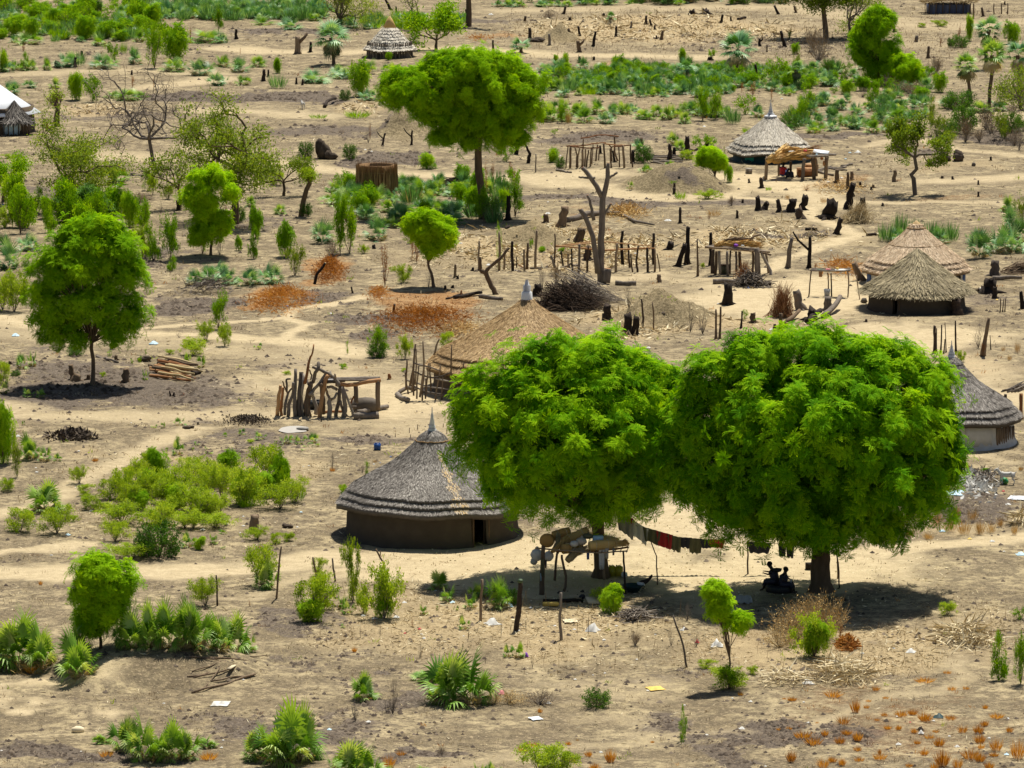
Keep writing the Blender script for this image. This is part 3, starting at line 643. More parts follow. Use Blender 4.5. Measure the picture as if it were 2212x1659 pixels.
def plant(kind, x, y, w, h, label=None, group=None, phrase=None, var=None, rz=None, lean=0.0):
    """x, y overview pixel of the foot, w and h in overview pixels"""
    name, cat, mm, vs = KINDS_[kind]
    p = at(x, y); s = sc(p); var = random.randrange(len(vs)) if var is None else var
    if kind == 'P' and w < 46: kind = 'PM'; name, cat, mm, vs = KINDS_[kind]; var = random.randrange(len(vs))
    if kind[0] == 'P': w *= 1.15; h *= 1.02
    if kind in ('B', 'BF', 'BC', 'BO', 'BD'): w *= 1.12; h *= 1.06
    if kind == 'BL': w *= 1.4; h *= 1.15
    if kind == 'G': w *= 1.2; h *= 1.3
    wm = w / s / 2; hm = h / s
    split = y > 620 and len(vs[var]) > 1 and (w > 34 or h > 40)
    rz = random.random() * 6.28 if rz is None else rz
    if split:
        o = empty(name, p - [0, 0, .02], rz)
        for pn, me in proto(kind, var, True):
            c = bpy.data.objects.new(pn, me); COL.objects.link(c); c.parent = o
    else:
        o = bpy.data.objects.new(name, proto(kind, var, False)[0][1]); COL.objects.link(o); o.location = p - np.array([0, 0, .02]); o.rotation_euler = (0, 0, rz)
    o.scale = (wm, wm, hm)
    if label: tag(o, label, cat, group)
    else: auto(o, phrase or PHR[kind], cat, x, y, group)
    return o

# ================================================================== trees
def clump_crown(mb, blobs, Y, s, rc=.85, ros=ROS, rs=.45, per=7, dens=1.0, fill=.25, upb=.55, t0=.1, ydepth=1.0, seed=None):
    """blobs: overview ellipses (x, y, rx, ry) at depth Y; foliage in dome-like clumps over their joint surface"""
    B = []
    for b in blobs:
        dy = b[4] if len(b) > 4 else 0
        c = vp(b[0], b[1], Y + dy); B.append((c, np.array([b[2] / s, b[2] / s * ydepth, b[3] / s])))
    CC = []
    for i, (c, r) in enumerate(B):
        ra = (r[0] * r[1] * r[2]) ** (1 / 3.); n = int(4 * PI * ra * ra / (rc * rc * 1.75) * dens) + 3
        k = np.arange(n) + .5; ph = np.arccos(1 - 2 * k / n); th = PI * (1 + 5 ** .5) * k + rng.random() * 6
        D = np.stack([np.cos(th) * np.sin(ph), np.sin(th) * np.sin(ph), np.cos(ph)], 1) + rng.normal(size=(n, 3)) * .08
        P = c + D * (r - rc * .5) * ((.74 if fill > .3 else .5) + (.34 if fill > .3 else .66) * rng.random((n, 1)))
        if fill < .3: hole = vnoise(P[:, 0] * 1.2, P[:, 2] * 1.3 + P[:, 1] * .8, 3) < .26
        ok = np.ones(n, bool)
        for j, (c2, r2) in enumerate(B):
            if j != i: ok &= (((P - c2) / (r2 - rc * .2)) ** 2).sum(1) > .72
        ok &= ~((D[:, 2] < -.45) & (rng.random(n) < .5))
        if fill < .3: ok &= ~hole
        CC.append((P[ok], unit(D[ok] / r), np.ones(ok.sum())))
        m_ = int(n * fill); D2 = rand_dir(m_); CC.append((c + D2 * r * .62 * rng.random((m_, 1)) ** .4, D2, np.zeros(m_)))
    P = np.concatenate([a[0] for a in CC]); Nn = np.concatenate([a[1] for a in CC]); out = np.concatenate([a[2] for a in CC])
    P[:, 2] = np.maximum(P[:, 2], .6)
    n = len(P); rcl = rc * (.55 + .75 * rng.random(n))
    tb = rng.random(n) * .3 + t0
    pp = []; dd = []; tt_ = []
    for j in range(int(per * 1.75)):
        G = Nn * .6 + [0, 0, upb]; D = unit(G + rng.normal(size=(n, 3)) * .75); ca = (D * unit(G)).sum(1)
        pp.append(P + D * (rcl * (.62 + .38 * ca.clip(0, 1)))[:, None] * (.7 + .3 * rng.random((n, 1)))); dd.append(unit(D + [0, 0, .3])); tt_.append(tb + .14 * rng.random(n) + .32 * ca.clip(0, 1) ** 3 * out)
    for j in range(1 if fill > .35 else 2):   # ragged fringe of stray twigs
        k = (rng.random(n) < .7) & (out > 0); m_ = int(k.sum()); D = unit(Nn[k] + rng.normal(size=(m_, 3)) * .6)
        pp.append(P[k] + D * rcl[k][:, None] * (1.0 + .55 * rng.random((m_, 1)))); dd.append(unit(D + [0, 0, .2])); tt_.append(tb[k] + .3 * rng.random(m_))
    pp = np.concatenate(pp); dd = np.concatenate(dd); tt_ = np.concatenate(tt_)
    for k in range(3):
        tv, tq, tt = ros[k]; i = np.arange(k, len(pp), 3)
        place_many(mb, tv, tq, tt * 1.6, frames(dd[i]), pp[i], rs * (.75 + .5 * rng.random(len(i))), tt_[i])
    return P, Nn, B
def trunk_to(mb, base, fork, tips, r0, r1, t=.45, n=6, flare=1.6, sides=9, br=.12):
    P = wig(base - [0, 0, .15], fork, n, .03); R = np.linspace(r0, r1, n); R[0] *= flare
    tube(mb, P, R, sides, t, False, .08)
    for e in tips:
        m_ = fork + (e - fork) * .5 + [0, 0, .12 * np.linalg.norm(e - fork)] 
        Q = [fork - (fork - base) * .04, fork + (m_ - fork) * .5 + rng.normal(size=3) * .06, m_, e]
        tube(mb, Q, [r1 * .75, r1 * .5, r1 * .35, br * .3], 6, t, False, .08)
def grow(mb, p, d, L, r, depth, tips, bend=.35, up=.15, split=3, ang=.6, shrink=.72, t=.4, min_sides=3, droop=0.0):
    n = 4 if depth > 0 else 3; P = [p]; q = p.copy(); dd = unit(d)
    for i in range(n):
        dd = unit(dd + rng.normal(size=3) * bend * .5 + [0, 0, up * .3 - droop * .2]); q = q + dd * L / n; P.append(q)
    tube(mb, P, np.linspace(r, r * .62, n + 1), max(min_sides, 3 + depth), t, False, .06)
    if depth == 0:
        tips.append((P[-2], q, dd)); return
    tips.append((P[-1], q, dd)) if depth == 1 else None
    for k in range(split):
        a = unit(dd + rng.normal(size=3) * ang + [0, 0, up])
        b = P[-1] if k < 2 else P[2 + (k % 2)]
        grow(mb, b, a, L * shrink * (.75 + .5 * rng.random()), r * .62 if k < 2 else r * .45, depth - 1, tips, bend, up, split, ang, shrink, t, min_sides, droop)
def tree(name, x, y, label, cat='tree', group=None):
    p = at(x, y); o = empty(name, p); tag(o, label, cat, group); return o, p, sc(p)
def rel(mb, p):
    mb.v = [a - p for a in mb.v]; return mb
def finish(o, p, **parts):
    for nm, (mb, mt, sm) in parts.items():
        rel(mb, p); mb.build(nm, MATS[mt], parent=o, smooth=sm)
# ================================================================== the two big round trees
def big_tree(x, y, blobs, fork, limbs, r0, label, rc=.85, per=8, rs=.43, mt='leaf_neem', name='shade_tree', dens=1.1, fill=.4, ros=ROS, t0=.13, flare=1.5, upb=.55, ydepth=.86, group=None):
    o, p, s = tree(name, x, y, label, 'tree', group)
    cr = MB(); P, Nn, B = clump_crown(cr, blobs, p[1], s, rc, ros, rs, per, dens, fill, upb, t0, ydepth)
    tk = MB(); f = vp(fork[0], fork[1], p[1])
    idx = rng.choice(len(P), min(limbs + (8 if fill < .3 else 0), len(P)), replace=False)
    trunk_to(tk, p, f, P[idx], r0, r0 * .72, .4, flare=flare)
    finish(o, p, crown=(cr, mt, False), trunk=(tk, 'bark', True))
    return o
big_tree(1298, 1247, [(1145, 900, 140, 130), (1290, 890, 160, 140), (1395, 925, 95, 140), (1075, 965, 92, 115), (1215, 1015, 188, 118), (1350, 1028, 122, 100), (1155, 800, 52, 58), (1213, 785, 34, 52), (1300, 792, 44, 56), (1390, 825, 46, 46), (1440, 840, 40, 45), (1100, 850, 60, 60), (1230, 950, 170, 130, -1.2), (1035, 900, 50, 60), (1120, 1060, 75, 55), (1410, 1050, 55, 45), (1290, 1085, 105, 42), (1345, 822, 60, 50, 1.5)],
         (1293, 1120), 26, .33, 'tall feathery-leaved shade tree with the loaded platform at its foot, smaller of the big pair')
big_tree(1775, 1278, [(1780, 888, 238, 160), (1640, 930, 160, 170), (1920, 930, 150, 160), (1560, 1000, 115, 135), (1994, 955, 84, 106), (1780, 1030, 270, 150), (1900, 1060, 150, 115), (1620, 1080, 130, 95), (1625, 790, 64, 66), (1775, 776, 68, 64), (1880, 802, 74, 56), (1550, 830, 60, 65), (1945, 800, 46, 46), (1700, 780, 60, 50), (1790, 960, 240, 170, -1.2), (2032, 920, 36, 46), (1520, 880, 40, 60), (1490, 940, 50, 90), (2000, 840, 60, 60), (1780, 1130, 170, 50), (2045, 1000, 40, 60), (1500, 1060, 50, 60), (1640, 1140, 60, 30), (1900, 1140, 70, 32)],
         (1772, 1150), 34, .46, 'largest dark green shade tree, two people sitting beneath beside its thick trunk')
# lone tree by the log pile
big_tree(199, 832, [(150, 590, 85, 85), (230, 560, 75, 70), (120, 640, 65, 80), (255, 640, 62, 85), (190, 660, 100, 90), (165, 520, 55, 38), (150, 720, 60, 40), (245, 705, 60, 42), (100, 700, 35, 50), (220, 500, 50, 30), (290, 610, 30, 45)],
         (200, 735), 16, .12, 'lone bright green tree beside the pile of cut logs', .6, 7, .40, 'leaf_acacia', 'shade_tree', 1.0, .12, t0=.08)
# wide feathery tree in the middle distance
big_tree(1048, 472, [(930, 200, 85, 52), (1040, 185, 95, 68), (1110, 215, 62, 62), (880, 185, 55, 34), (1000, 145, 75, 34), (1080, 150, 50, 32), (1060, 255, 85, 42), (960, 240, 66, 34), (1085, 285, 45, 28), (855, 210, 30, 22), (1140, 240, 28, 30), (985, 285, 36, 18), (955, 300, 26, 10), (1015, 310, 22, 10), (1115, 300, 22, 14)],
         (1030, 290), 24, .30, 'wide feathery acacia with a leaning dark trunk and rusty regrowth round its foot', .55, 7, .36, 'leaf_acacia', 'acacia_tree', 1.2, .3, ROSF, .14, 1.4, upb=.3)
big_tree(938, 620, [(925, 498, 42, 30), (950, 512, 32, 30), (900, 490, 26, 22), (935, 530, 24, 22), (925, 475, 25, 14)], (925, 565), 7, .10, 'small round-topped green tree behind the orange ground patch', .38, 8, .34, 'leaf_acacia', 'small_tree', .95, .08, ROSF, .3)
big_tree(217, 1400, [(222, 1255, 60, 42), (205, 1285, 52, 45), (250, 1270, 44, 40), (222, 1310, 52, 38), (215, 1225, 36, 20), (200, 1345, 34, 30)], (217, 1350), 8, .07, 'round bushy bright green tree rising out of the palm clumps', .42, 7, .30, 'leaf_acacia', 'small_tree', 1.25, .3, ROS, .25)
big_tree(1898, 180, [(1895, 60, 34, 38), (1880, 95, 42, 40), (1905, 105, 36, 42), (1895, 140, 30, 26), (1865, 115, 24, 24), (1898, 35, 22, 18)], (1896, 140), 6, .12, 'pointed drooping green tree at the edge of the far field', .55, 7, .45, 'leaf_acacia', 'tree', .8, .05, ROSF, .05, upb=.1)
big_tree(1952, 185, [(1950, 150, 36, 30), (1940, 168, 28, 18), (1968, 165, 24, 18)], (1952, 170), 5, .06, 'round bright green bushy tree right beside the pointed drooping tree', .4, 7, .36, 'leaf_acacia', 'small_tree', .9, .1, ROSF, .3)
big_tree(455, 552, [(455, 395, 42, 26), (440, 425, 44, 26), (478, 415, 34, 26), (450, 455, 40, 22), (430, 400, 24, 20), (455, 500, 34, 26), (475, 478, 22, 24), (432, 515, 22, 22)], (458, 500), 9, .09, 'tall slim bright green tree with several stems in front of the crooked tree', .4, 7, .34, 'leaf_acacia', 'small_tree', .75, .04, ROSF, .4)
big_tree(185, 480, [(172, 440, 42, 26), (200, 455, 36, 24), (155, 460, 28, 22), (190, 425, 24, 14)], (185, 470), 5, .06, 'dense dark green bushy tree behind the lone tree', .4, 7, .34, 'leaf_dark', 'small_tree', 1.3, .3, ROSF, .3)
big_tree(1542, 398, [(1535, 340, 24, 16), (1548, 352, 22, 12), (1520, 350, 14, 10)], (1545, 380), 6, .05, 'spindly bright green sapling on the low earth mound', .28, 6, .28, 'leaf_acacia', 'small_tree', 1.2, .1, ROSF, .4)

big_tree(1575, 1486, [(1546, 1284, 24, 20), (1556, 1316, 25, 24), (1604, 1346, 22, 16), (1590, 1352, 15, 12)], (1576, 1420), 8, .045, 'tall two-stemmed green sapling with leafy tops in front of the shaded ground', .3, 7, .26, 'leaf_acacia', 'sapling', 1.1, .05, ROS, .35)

# ================================================================== crooked, open-crowned trees
def open_tree(x, y, hpx, label, mt='leaf_olive', depth=3, leafn=40, L=None, d0=(0, 0, 1), r=.14, spread=.75, up=.15, name='tree', lr=.42, ll=.13, lw=.06, base_pts=None, bend=.6, n_main=3, bark='bark', seedv=1, cat='tree', t0=.2, first=.5, split=3, shrink=.72):
    global rng
    keep = rng; rng = np.random.default_rng(seedv)
    o, p, s = tree(name, x, y, label, cat)
    tk = MB(); cr = MB(); tips = []; hm = hpx / s
    if base_pts:
        P = [p - [0, 0, .1]] + [vp(a, b, p[1] + (c[0] if c else 0)) for a, b, *c in base_pts]; tube(tk, P, np.linspace(r, r * .7, len(P)), 8, .4, False, .12); q = P[-1]
    else:
        P = wig(p - [0, 0, .1], p + np.array([d0[0], d0[1], d0[2]]) * hm * first * .55, 5, .06); tube(tk, P, np.linspace(r * 1.2, r * .8, 5), 8, .4, False, .12); q = P[-1]
    for k in range(n_main):
        a = 2 * PI * k / n_main + rng.random()
        d = np.array([math.cos(a) * spread, math.sin(a) * spread, .55 + .3 * rng.random()])
        grow(tk, q, d, hm * .34 if L is None else L, r * .6, depth, tips, bend, up, split, .7, shrink, .4)
    if leafn:
        A = np.array([a for a, b, c in tips]); Bt = np.array([b for a, b, c in tips]); n = len(Bt)
        for j in range(1):
            k = leafn; P = np.repeat((A * .35 + Bt * .65), k, 0) + rng.normal(size=(n * k, 3)) * lr * [.5, .5, .35]
            tb = np.repeat(rng.random(n) * .35 + t0, k)
            leaves(cr, P, rand_dir(n * k) + [0, 0, .3], 1.15 * ll * (.7 + .6 * rng.random(n * k)), lw, tb + .3 * rng.random(n * k))
        finish(o, p, trunk=(tk, bark, True), crown=(cr, mt, False))
    else: finish(o, p, trunk=(tk, bark, True))
    rng = keep
    return o
open_tree(509, 484, 230, 'large crooked tree with thin olive crown over dark twisting limbs, beside the bare one', depth=3, leafn=60, r=.26, spread=1.5, up=.06, base_pts=[(508, 430), (503, 392), (510, 365)], L=2.6, n_main=5, seedv=3, lr=.75, ll=.2, lw=.08, bend=.75, shrink=.68)
open_tree(218, 452, 180, 'crooked olive tree with a leaning branch below the white-roofed hut', depth=3, leafn=55, r=.16, spread=1.3, up=.05, base_pts=[(200, 432), (178, 405), (150, 392)], L=2.1, n_main=5, seedv=8, lr=.7, ll=.18, lw=.075, bend=.7, shrink=.68)
open_tree(341, 375, 160, 'bare grey twisted tree without leaves', depth=4, leafn=0, r=.17, spread=1.2, up=.06, base_pts=[(330, 345), (322, 300)], L=2.5, n_main=6, seedv=5, bark='bark_grey', bend=.8, name='dead_tree', shrink=.74)
open_tree(613, 423, 100, 'small olive tree with two dark stems beside the leaning topped trunk', depth=2, leafn=60, r=.10, spread=.7, up=.2, L=1.1, n_main=4, seedv=9, lr=.5, ll=.16, lw=.07)
open_tree(1977, 421, 170, 'solitary small tree with thin dark olive leaves in the open ground', depth=3, leafn=42, r=.17, spread=1.15, up=.2, base_pts=[(1974, 385), (1968, 378), (1980, 365), (1976, 340)], L=1.35, n_main=4, seedv=12, lr=.42, ll=.2, lw=.09, t0=.0, bark='bark_grey', shrink=.68)
open_tree(942, 108, 75, 'small olive tree right beside the striped-roof hut', depth=2, leafn=70, r=.13, spread=1.2, up=.15, L=1.6, n_main=5, seedv=14, lr=.75, ll=.26, lw=.12, t0=.3, mt='leaf_bright')
open_tree(1012, 57, 110, 'tree with a tall dark trunk and its crown above the palm belt', depth=2, leafn=40, r=.30, spread=.5, up=.3, base_pts=[(1013, 30), (1012, -10), (1014, -50)], L=2.0, n_main=4, seedv=15, lr=.8, ll=.3, lw=.14)
open_tree(897, 65, 90, 'thin pale half-bare tree behind the striped-roof hut', depth=2, leafn=14, r=.09, spread=.5, up=.4, L=1.5, n_main=3, seedv=16, lr=.4, ll=.2, lw=.08, bark='bark_grey')
open_tree(1785, 84, 130, 'grey-green tree with a dark trunk above purple-brown brush', depth=3, leafn=90, r=.28, spread=.8, up=.15, base_pts=[(1783, 55), (1780, 30), (1778, 8)], L=1.9, n_main=5, seedv=17, lr=1.0, ll=.26, lw=.11, t0=-.1, mt='leaf_olive')
open_tree(1835, 78, 110, 'pale grey half-bare tree behind the pointed drooping tree', depth=3, leafn=26, r=.14, spread=1.0, up=.2, L=2.1, n_main=5, seedv=18, bark='bark_grey', lr=.7, ll=.2, lw=.07)
open_tree(735, 62, 75, 'pale silvery bare-twigged tree above the far palm tree', depth=4, leafn=10, r=.16, spread=1.2, up=.2, L=1.7, n_main=6, seedv=19, bark='bark_grey', lr=.6, ll=.22, lw=.07, mt='leaf_olive', t0=.5)
open_tree(2225, 300, 150, 'thin half-bare tree at the far edge of the field path', depth=3, leafn=20, r=.12, spread=.9, up=.2, L=1.9, n_main=5, seedv=20, bark='bark_grey', lr=.6, ll=.2, lw=.07)
open_tree(120, 272, 62, 'short forked trunk with thin upright shoots near the white-roofed hut', depth=2, leafn=8, r=.16, spread=.4, up=.5, base_pts=[(121, 255), (123, 236)], L=.75, n_main=5, seedv=21, lr=.3, ll=.15, lw=.06, mt='leaf_pale')
open_tree(650, 467, 90, 'leaning dark topped trunk with a pale tuft of shoots', depth=1, leafn=60, r=.20, spread=.5, up=.5, base_pts=[(655, 435), (662, 410), (670, 394)], L=.5, n_main=6, seedv=22, lr=.35, ll=.16, lw=.05, mt='leaf_pale')
open_tree(388, 452, 110, 'thin dark-stemmed tree under the spreading crooked crown', depth=2, leafn=40, r=.12, spread=.8, up=.2, base_pts=[(390, 425), (386, 408)], L=1.4, n_main=4, seedv=23, lr=.6, ll=.18, lw=.08)
open_tree(8, 435, 110, 'narrow dark-trunked tree cut by the picture edge near the crooked olive tree', depth=2, leafn=90, r=.12, spread=.6, up=.3, L=1.2, n_main=4, seedv=24, lr=.5, ll=.16, lw=.07, mt='leaf_bright')

# cut trees with stubs
def cut_tree(pts_list, label, mt='bark', name='cut_tree', cut='straw', cat='cut tree'):
    x, y = pts_list[0][0][:2]; o, p, s = tree(name, x, y, label, cat)
    tk = MB(); cts = []
    for pts in pts_list:
        r = [q[2] / s / 2 for q in pts]; P = [vp(q[0], q[1], p[1] + (q[3] if len(q) > 3 else 0)) for q in pts]
        if pts is pts_list[0]: P[0] = p - np.array([0, 0, .12])
        P = np.array(P); u = np.linspace(0, len(P) - 1, len(P) * 3 - 2); P2 = np.stack([np.interp(u, range(len(P)), P[:, k]) for k in range(3)], 1)
        P2[1:-1] += rng.normal(size=P2[1:-1].shape) * .02; r2 = np.interp(u, range(len(P)), r)
        tube(tk, P2, r2, 9, .45, True, .09)
        d = unit(P2[-1] - P2[-2]); ct = MB(); cts.append(ct); tube(ct, [P2[-1] - d * .01, P2[-1] + d * .012], [r2[-1] * .92] * 2, 9, .5, True)
    finish(o, p, trunk=(tk, mt, True))
    for ct in cts: rel(ct, p).build('cut_end', MATS[cut], parent=o)
    return o
cut_tree([[(1300, 612, 22), (1298, 560, 16), (1300, 500, 14), (1302, 430, 13), (1312, 385, 10), (1314, 352, 8)], [(1300, 425, 12), (1284, 392, 10), (1258, 362, 9)], [(1292, 590, 13, -.3), (1280, 510, 11, -.4), (1265, 470, 11, -.4), (1254, 452, 10, -.4)],
          [(1312, 385, 6), (1326, 378, 5), (1333, 372, 5)], [(1283, 476, 8), (1275, 440, 6), (1269, 422, 6)], [(1302, 470, 7), (1316, 448, 5), (1320, 440, 5)], [(1309, 610, 18, -.3), (1313, 580, 17, -.3)], [(1286, 384, 5), (1262, 384, 5), (1250, 382, 4)]],
         'tall lopped tree trunk with bare sawn stubs standing by the pole frame', 'bark_grey', cut='wood_red')
cut_tree([[(1073, 636, 12), (1062, 618, 11), (1050, 592, 10), (1040, 583, 11)], [(1046, 590, 10), (1058, 577, 8), (1080, 558, 7), (1100, 535, 6)], [(1042, 590, 9), (1038, 575, 7), (1037, 555, 5)]], 'leaning forked trunk with a long branch propped on the pole frame', 'bark')
cut_tree([[(1115, 333, 10), (1118, 315, 8), (1126, 296, 7)], [(1117, 318, 7), (1108, 306, 6), (1103, 298, 5)]], 'forked dead trunk right of the feathery acacia trunk', 'char')
cut_tree([[(1141, 352, 8), (1143, 340, 8), (1145, 333, 6), (1138, 318, 5), (1132, 310, 4)]], 'curved dead stub beside the forked dead trunk', 'char')
cut_tree([[(678, 613, 7), (684, 592, 6), (696, 578, 6), (703, 568, 5)]], 'crooked charred stick standing by the heap of rust-red branches', 'char')

# ================================================================== palm trees
def palm_tree(x, y, cx, cy, r, label, blue=True, dry=.25, n=30, rt=.14):
    o, p, s = tree('palm_tree', x, y, label, 'palm tree', 'fan palm trees in the far field')
    tk = MB(); c = vp(cx, cy, p[1]); tube(tk, wig(p - [0, 0, .1], c, 6, .03), [rt * 1.4, rt, rt, rt, rt * 1.1, rt * 1.3], 8, .4, False, .2)
    cr = MB(); R = r / s
    for i in range(n):
        isdry = i < n * dry; az = rng.random() * 2 * PI; el = (-1.2 + .6 * rng.random()) if isdry else (-.35 + 1.7 * rng.random())
        d = np.array([[math.cos(az) * math.cos(el), math.sin(az) * math.cos(el), math.sin(el)]])
        up = unit(np.array([[0, 0, 1.]]) - d * d[:, 2:3]); M = np.stack([up, np.cross(d, up), d], 2)
        tv, tq = FANS[i % 3]
        place_many(cr, tv, tq, np.zeros(len(tv)) if isdry else tv[:, 2] * .15, M, c[None], np.array([R * (.8 + .25 * rng.random())]), (.03 + .1 * rng.random()) if isdry else .3 + .6 * rng.random())
    finish(o, p, trunk=(tk, 'bark', True), crown=(cr, 'palm_blue' if blue else 'palm', False))
palm_tree(721, 140, 716, 82, 44, 'fan palm tree with hanging dry fronds by the striped-roof hut', True, .3, 34)
palm_tree(1592, 168, 1594, 108, 44, 'stout fan palm tree with a wide blue-green crown at the field edge')
palm_tree(1487, 184, 1484, 150, 28, 'short fan palm next to the dense palm belt', True, .3, 22)
palm_tree(1717, 192, 1720, 150, 24, 'slim low fan palm between the dry brush', True, .4, 20)
palm_tree(2097, 218, 2090, 142, 36, 'slender fan palm with bare trunk, first of the group by the field path', False, .35, 28)
palm_tree(2137, 236, 2142, 120, 38, 'tallest fan palm of the group by the field path', False, .35, 30)
palm_tree(2128, 150, 2135, 66, 34, 'fan palm with a bluish crown behind the tallest palm', True, .2, 26)
palm_tree(2200, 205, 2200, 118, 34, 'fan palm at the very end of the group, beside the thin edge tree', True, .3, 26)
palm_tree(1318, 52, 1320, 38, 14, 'small fan palm in the far belt above the stubble field', True, .3, 18)
palm_tree(1125, 115, 1126, 102, 26, 'fan palm rising behind the feathery acacia crown', True, .1, 20)
# ================================================================== round huts
def roof(o, p, s, R, ze, zp, prof, tiers, mt, nst, stl=.3, stw=.028, wavy=.05, thick=.10, ragged=.0, bands=(), seed=1, lift=.10, tb=.45, tsp=.5, patch=None, tierdrop=.09):
    """thatched cone about p; prof [(r fraction, z fraction)] from peak to eave; tiers: radii fractions where a thatch layer ends"""
    global rng
    keep = rng; rng = np.random.default_rng(seed)
    rf = np.array([q[0] for q in prof]); zf = np.array([q[1] for q in prof])
    zr = lambda r: ze + (zp - ze) * np.interp(r / R, rf, zf)
    mb = MB(); n = 96; ph = rng.random(4) * 6
    wv = lambda th: wavy * (np.sin(3 * th + ph[0]) + .7 * np.sin(5 * th + ph[1]) + .5 * np.sin(8 * th + ph[2])) / 1.6
    edges = list(tiers) + [1.0]; lays = []
    prev = rf[0]
    for k, e in enumerate(edges):
        r0 = prev if k == 0 else prev - .05; rs_ = np.linspace(r0, e, 22 if k == 0 else 5) * R; off = (.3 * (len(edges) - 1) - k) * thick * .55
        pr = [(r, float(zr(r)) + off) for r in rs_]
        pr.append((rs_[-1] + .01, pr[-1][1] - thick * .9)); pr.append((rs_[-1] - .25, pr[-1][1] + .10))
        m = len(pr)
        def wob(th, i, m=m, R=R, pr=pr):
            f = (pr[i][0] / R) ** 3
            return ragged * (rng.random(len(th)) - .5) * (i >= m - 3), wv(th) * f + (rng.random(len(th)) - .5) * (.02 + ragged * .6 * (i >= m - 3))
        tt = [.42] * (m - 2) + [.02, .02]  # rim and underside of each layer coloured dark, painting in shadow between tiers
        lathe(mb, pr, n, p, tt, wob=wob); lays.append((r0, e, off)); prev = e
    # straws lying on the slope
    def straws(k, ra, rb, off, L, edge=False):
        th = rng.random(k) * 2 * PI
        r = np.sqrt(ra ** 2 + (rb ** 2 - ra ** 2) * rng.random(k)) * R if not edge else np.full(k, rb * R - .05)
        z = zr(r) + off + wv(th) * (r / R) ** 3
        d = .08; sl = (zr(r + d) - zr(r)) / d
        out = np.stack([np.cos(th), np.sin(th), sl], 1); tan = np.stack([-np.sin(th), np.cos(th), 0 * th], 1)
        D = unit(out + tan * rng.normal(size=(k, 1)) * (.28 if not edge else .22) + [0, 0, 1] * (rng.random((k, 1)) * lift * (0 if edge else 1)))
        P = np.stack([p[0] + r * np.cos(th), p[1] + r * np.sin(th), p[2] + z + .012 + .03 * rng.random(k)], 1)
        LL = L * (.6 + .8 * rng.random(k)) * (1 if not edge else .75)
        nrm = unit(np.cross(out, tan)); W = stw * (.6 + .8 * rng.random(k))
        sd_ = unit(np.cross(D, nrm) + nrm * rng.normal(size=(k, 1)) * .28)
        a = P; b = P + D * LL[:, None]; h = sd_ * W[:, None] * .5
        V = np.stack([a - h, a + h, b + h * .5, b - h * .5], 1).reshape(-1, 3)
        t = tb + tsp * (rng.random(k) - .5) + .25 * (fbm(np.cos(th) * 3 + r, np.sin(th) * 3 + r * .3, 3, seed) - .5)
        if patch is not None:
            dth = np.abs((th - patch[0] + PI) % (2 * PI) - PI); t = np.where((dth < patch[1] * (1 + .5 * np.sin(r * 7))) & (r / R > patch[2]) & (r / R < patch[3]) & (rng.random(k) < .7), .97, t)
        mb.add(V, np.arange(4 * k).reshape(-1, 4), t=np.repeat(np.clip(t, .02, 1.0), 4))
    for (ra, rb, off) in lays:
        straws(int(nst * (rb ** 2 - ra ** 2)), ra, rb - .01, off, stl)
        straws(int(nst * .06), ra, rb, off, stl * .6, True)
    sm = [a - p for a in mb.v]; mb.v = sm
    ob = mb.build('roof', MATS[mt], parent=o)
    for (fr, w_, dz, mt2) in bands:   # binding rings
        b = MB(); r = fr * R; z = float(zr(r)) + .3 * (len(edges) - 1) * thick * .55 + .02
        th = np.linspace(0, 2 * PI, 49); tube(b, np.stack([r * 1.02 * np.cos(th), r * 1.02 * np.sin(th), z + .012 * rng.normal(size=49)], 1), w_, 5, .3, False, .2)
        b.build('binding_ring', MATS[mt2], parent=ob)
    rng = keep
    return ob, zr
def wall(o, p, R, h, mt, doors=(), flare=.12, n=64, seed=1, ao=0, irr=.02):
    """doors: (angle centre, half angle, height); angle measured from +X"""
    rs = np.random.default_rng(seed); mb = MB(); ph = rs.random(3) * 6
    pr = [(R + flare * 1.6, -.05), (R + flare, .07), (R + flare * .5, .2), (R + .02, .45), (R, .9), (R * .99, 1.2), (R * .985, h), (R * .985 - .18, h), (R - .2, .9), (R - .2, -.05)]
    def wob(th, i): return irr * (np.sin(3 * th + ph[0]) + np.sin(7 * th + ph[1]) * .6) + .012 * rs.normal(size=len(th)), 0
    def skip(th, i):
        for a, w_, dh in doors:
            if abs((th - a + PI) % (2 * PI) - PI) < w_ and (pr[i][1] < dh - .05 or i >= 7 and pr[min(i + 1, 9)][1] < dh): return True
        return False
    lathe(mb, pr, n, (0, 0, 0), .5, wob=wob, skip=skip)
    ob = mb.build('wall', MATS[mt], parent=o, smooth=True)
    for a, w_, dh in doors:
        f = MB(); u = lambda th, r, z: np.array([r * math.cos(th), r * math.sin(th), z])
        for sg in (-1, 1): tube(f, [u(a + sg * w_, R + .0, -.05), u(a + sg * w_, R - .02, dh)], .045, 6, .3)
        tube(f, [u(a - w_ * 1.1, R - .03, dh - .02), u(a + w_ * 1.1, R - .03, dh - .02)], .045, 6, .3)
        f.build('door_frame', MATS['bark'], parent=ob)
    return ob
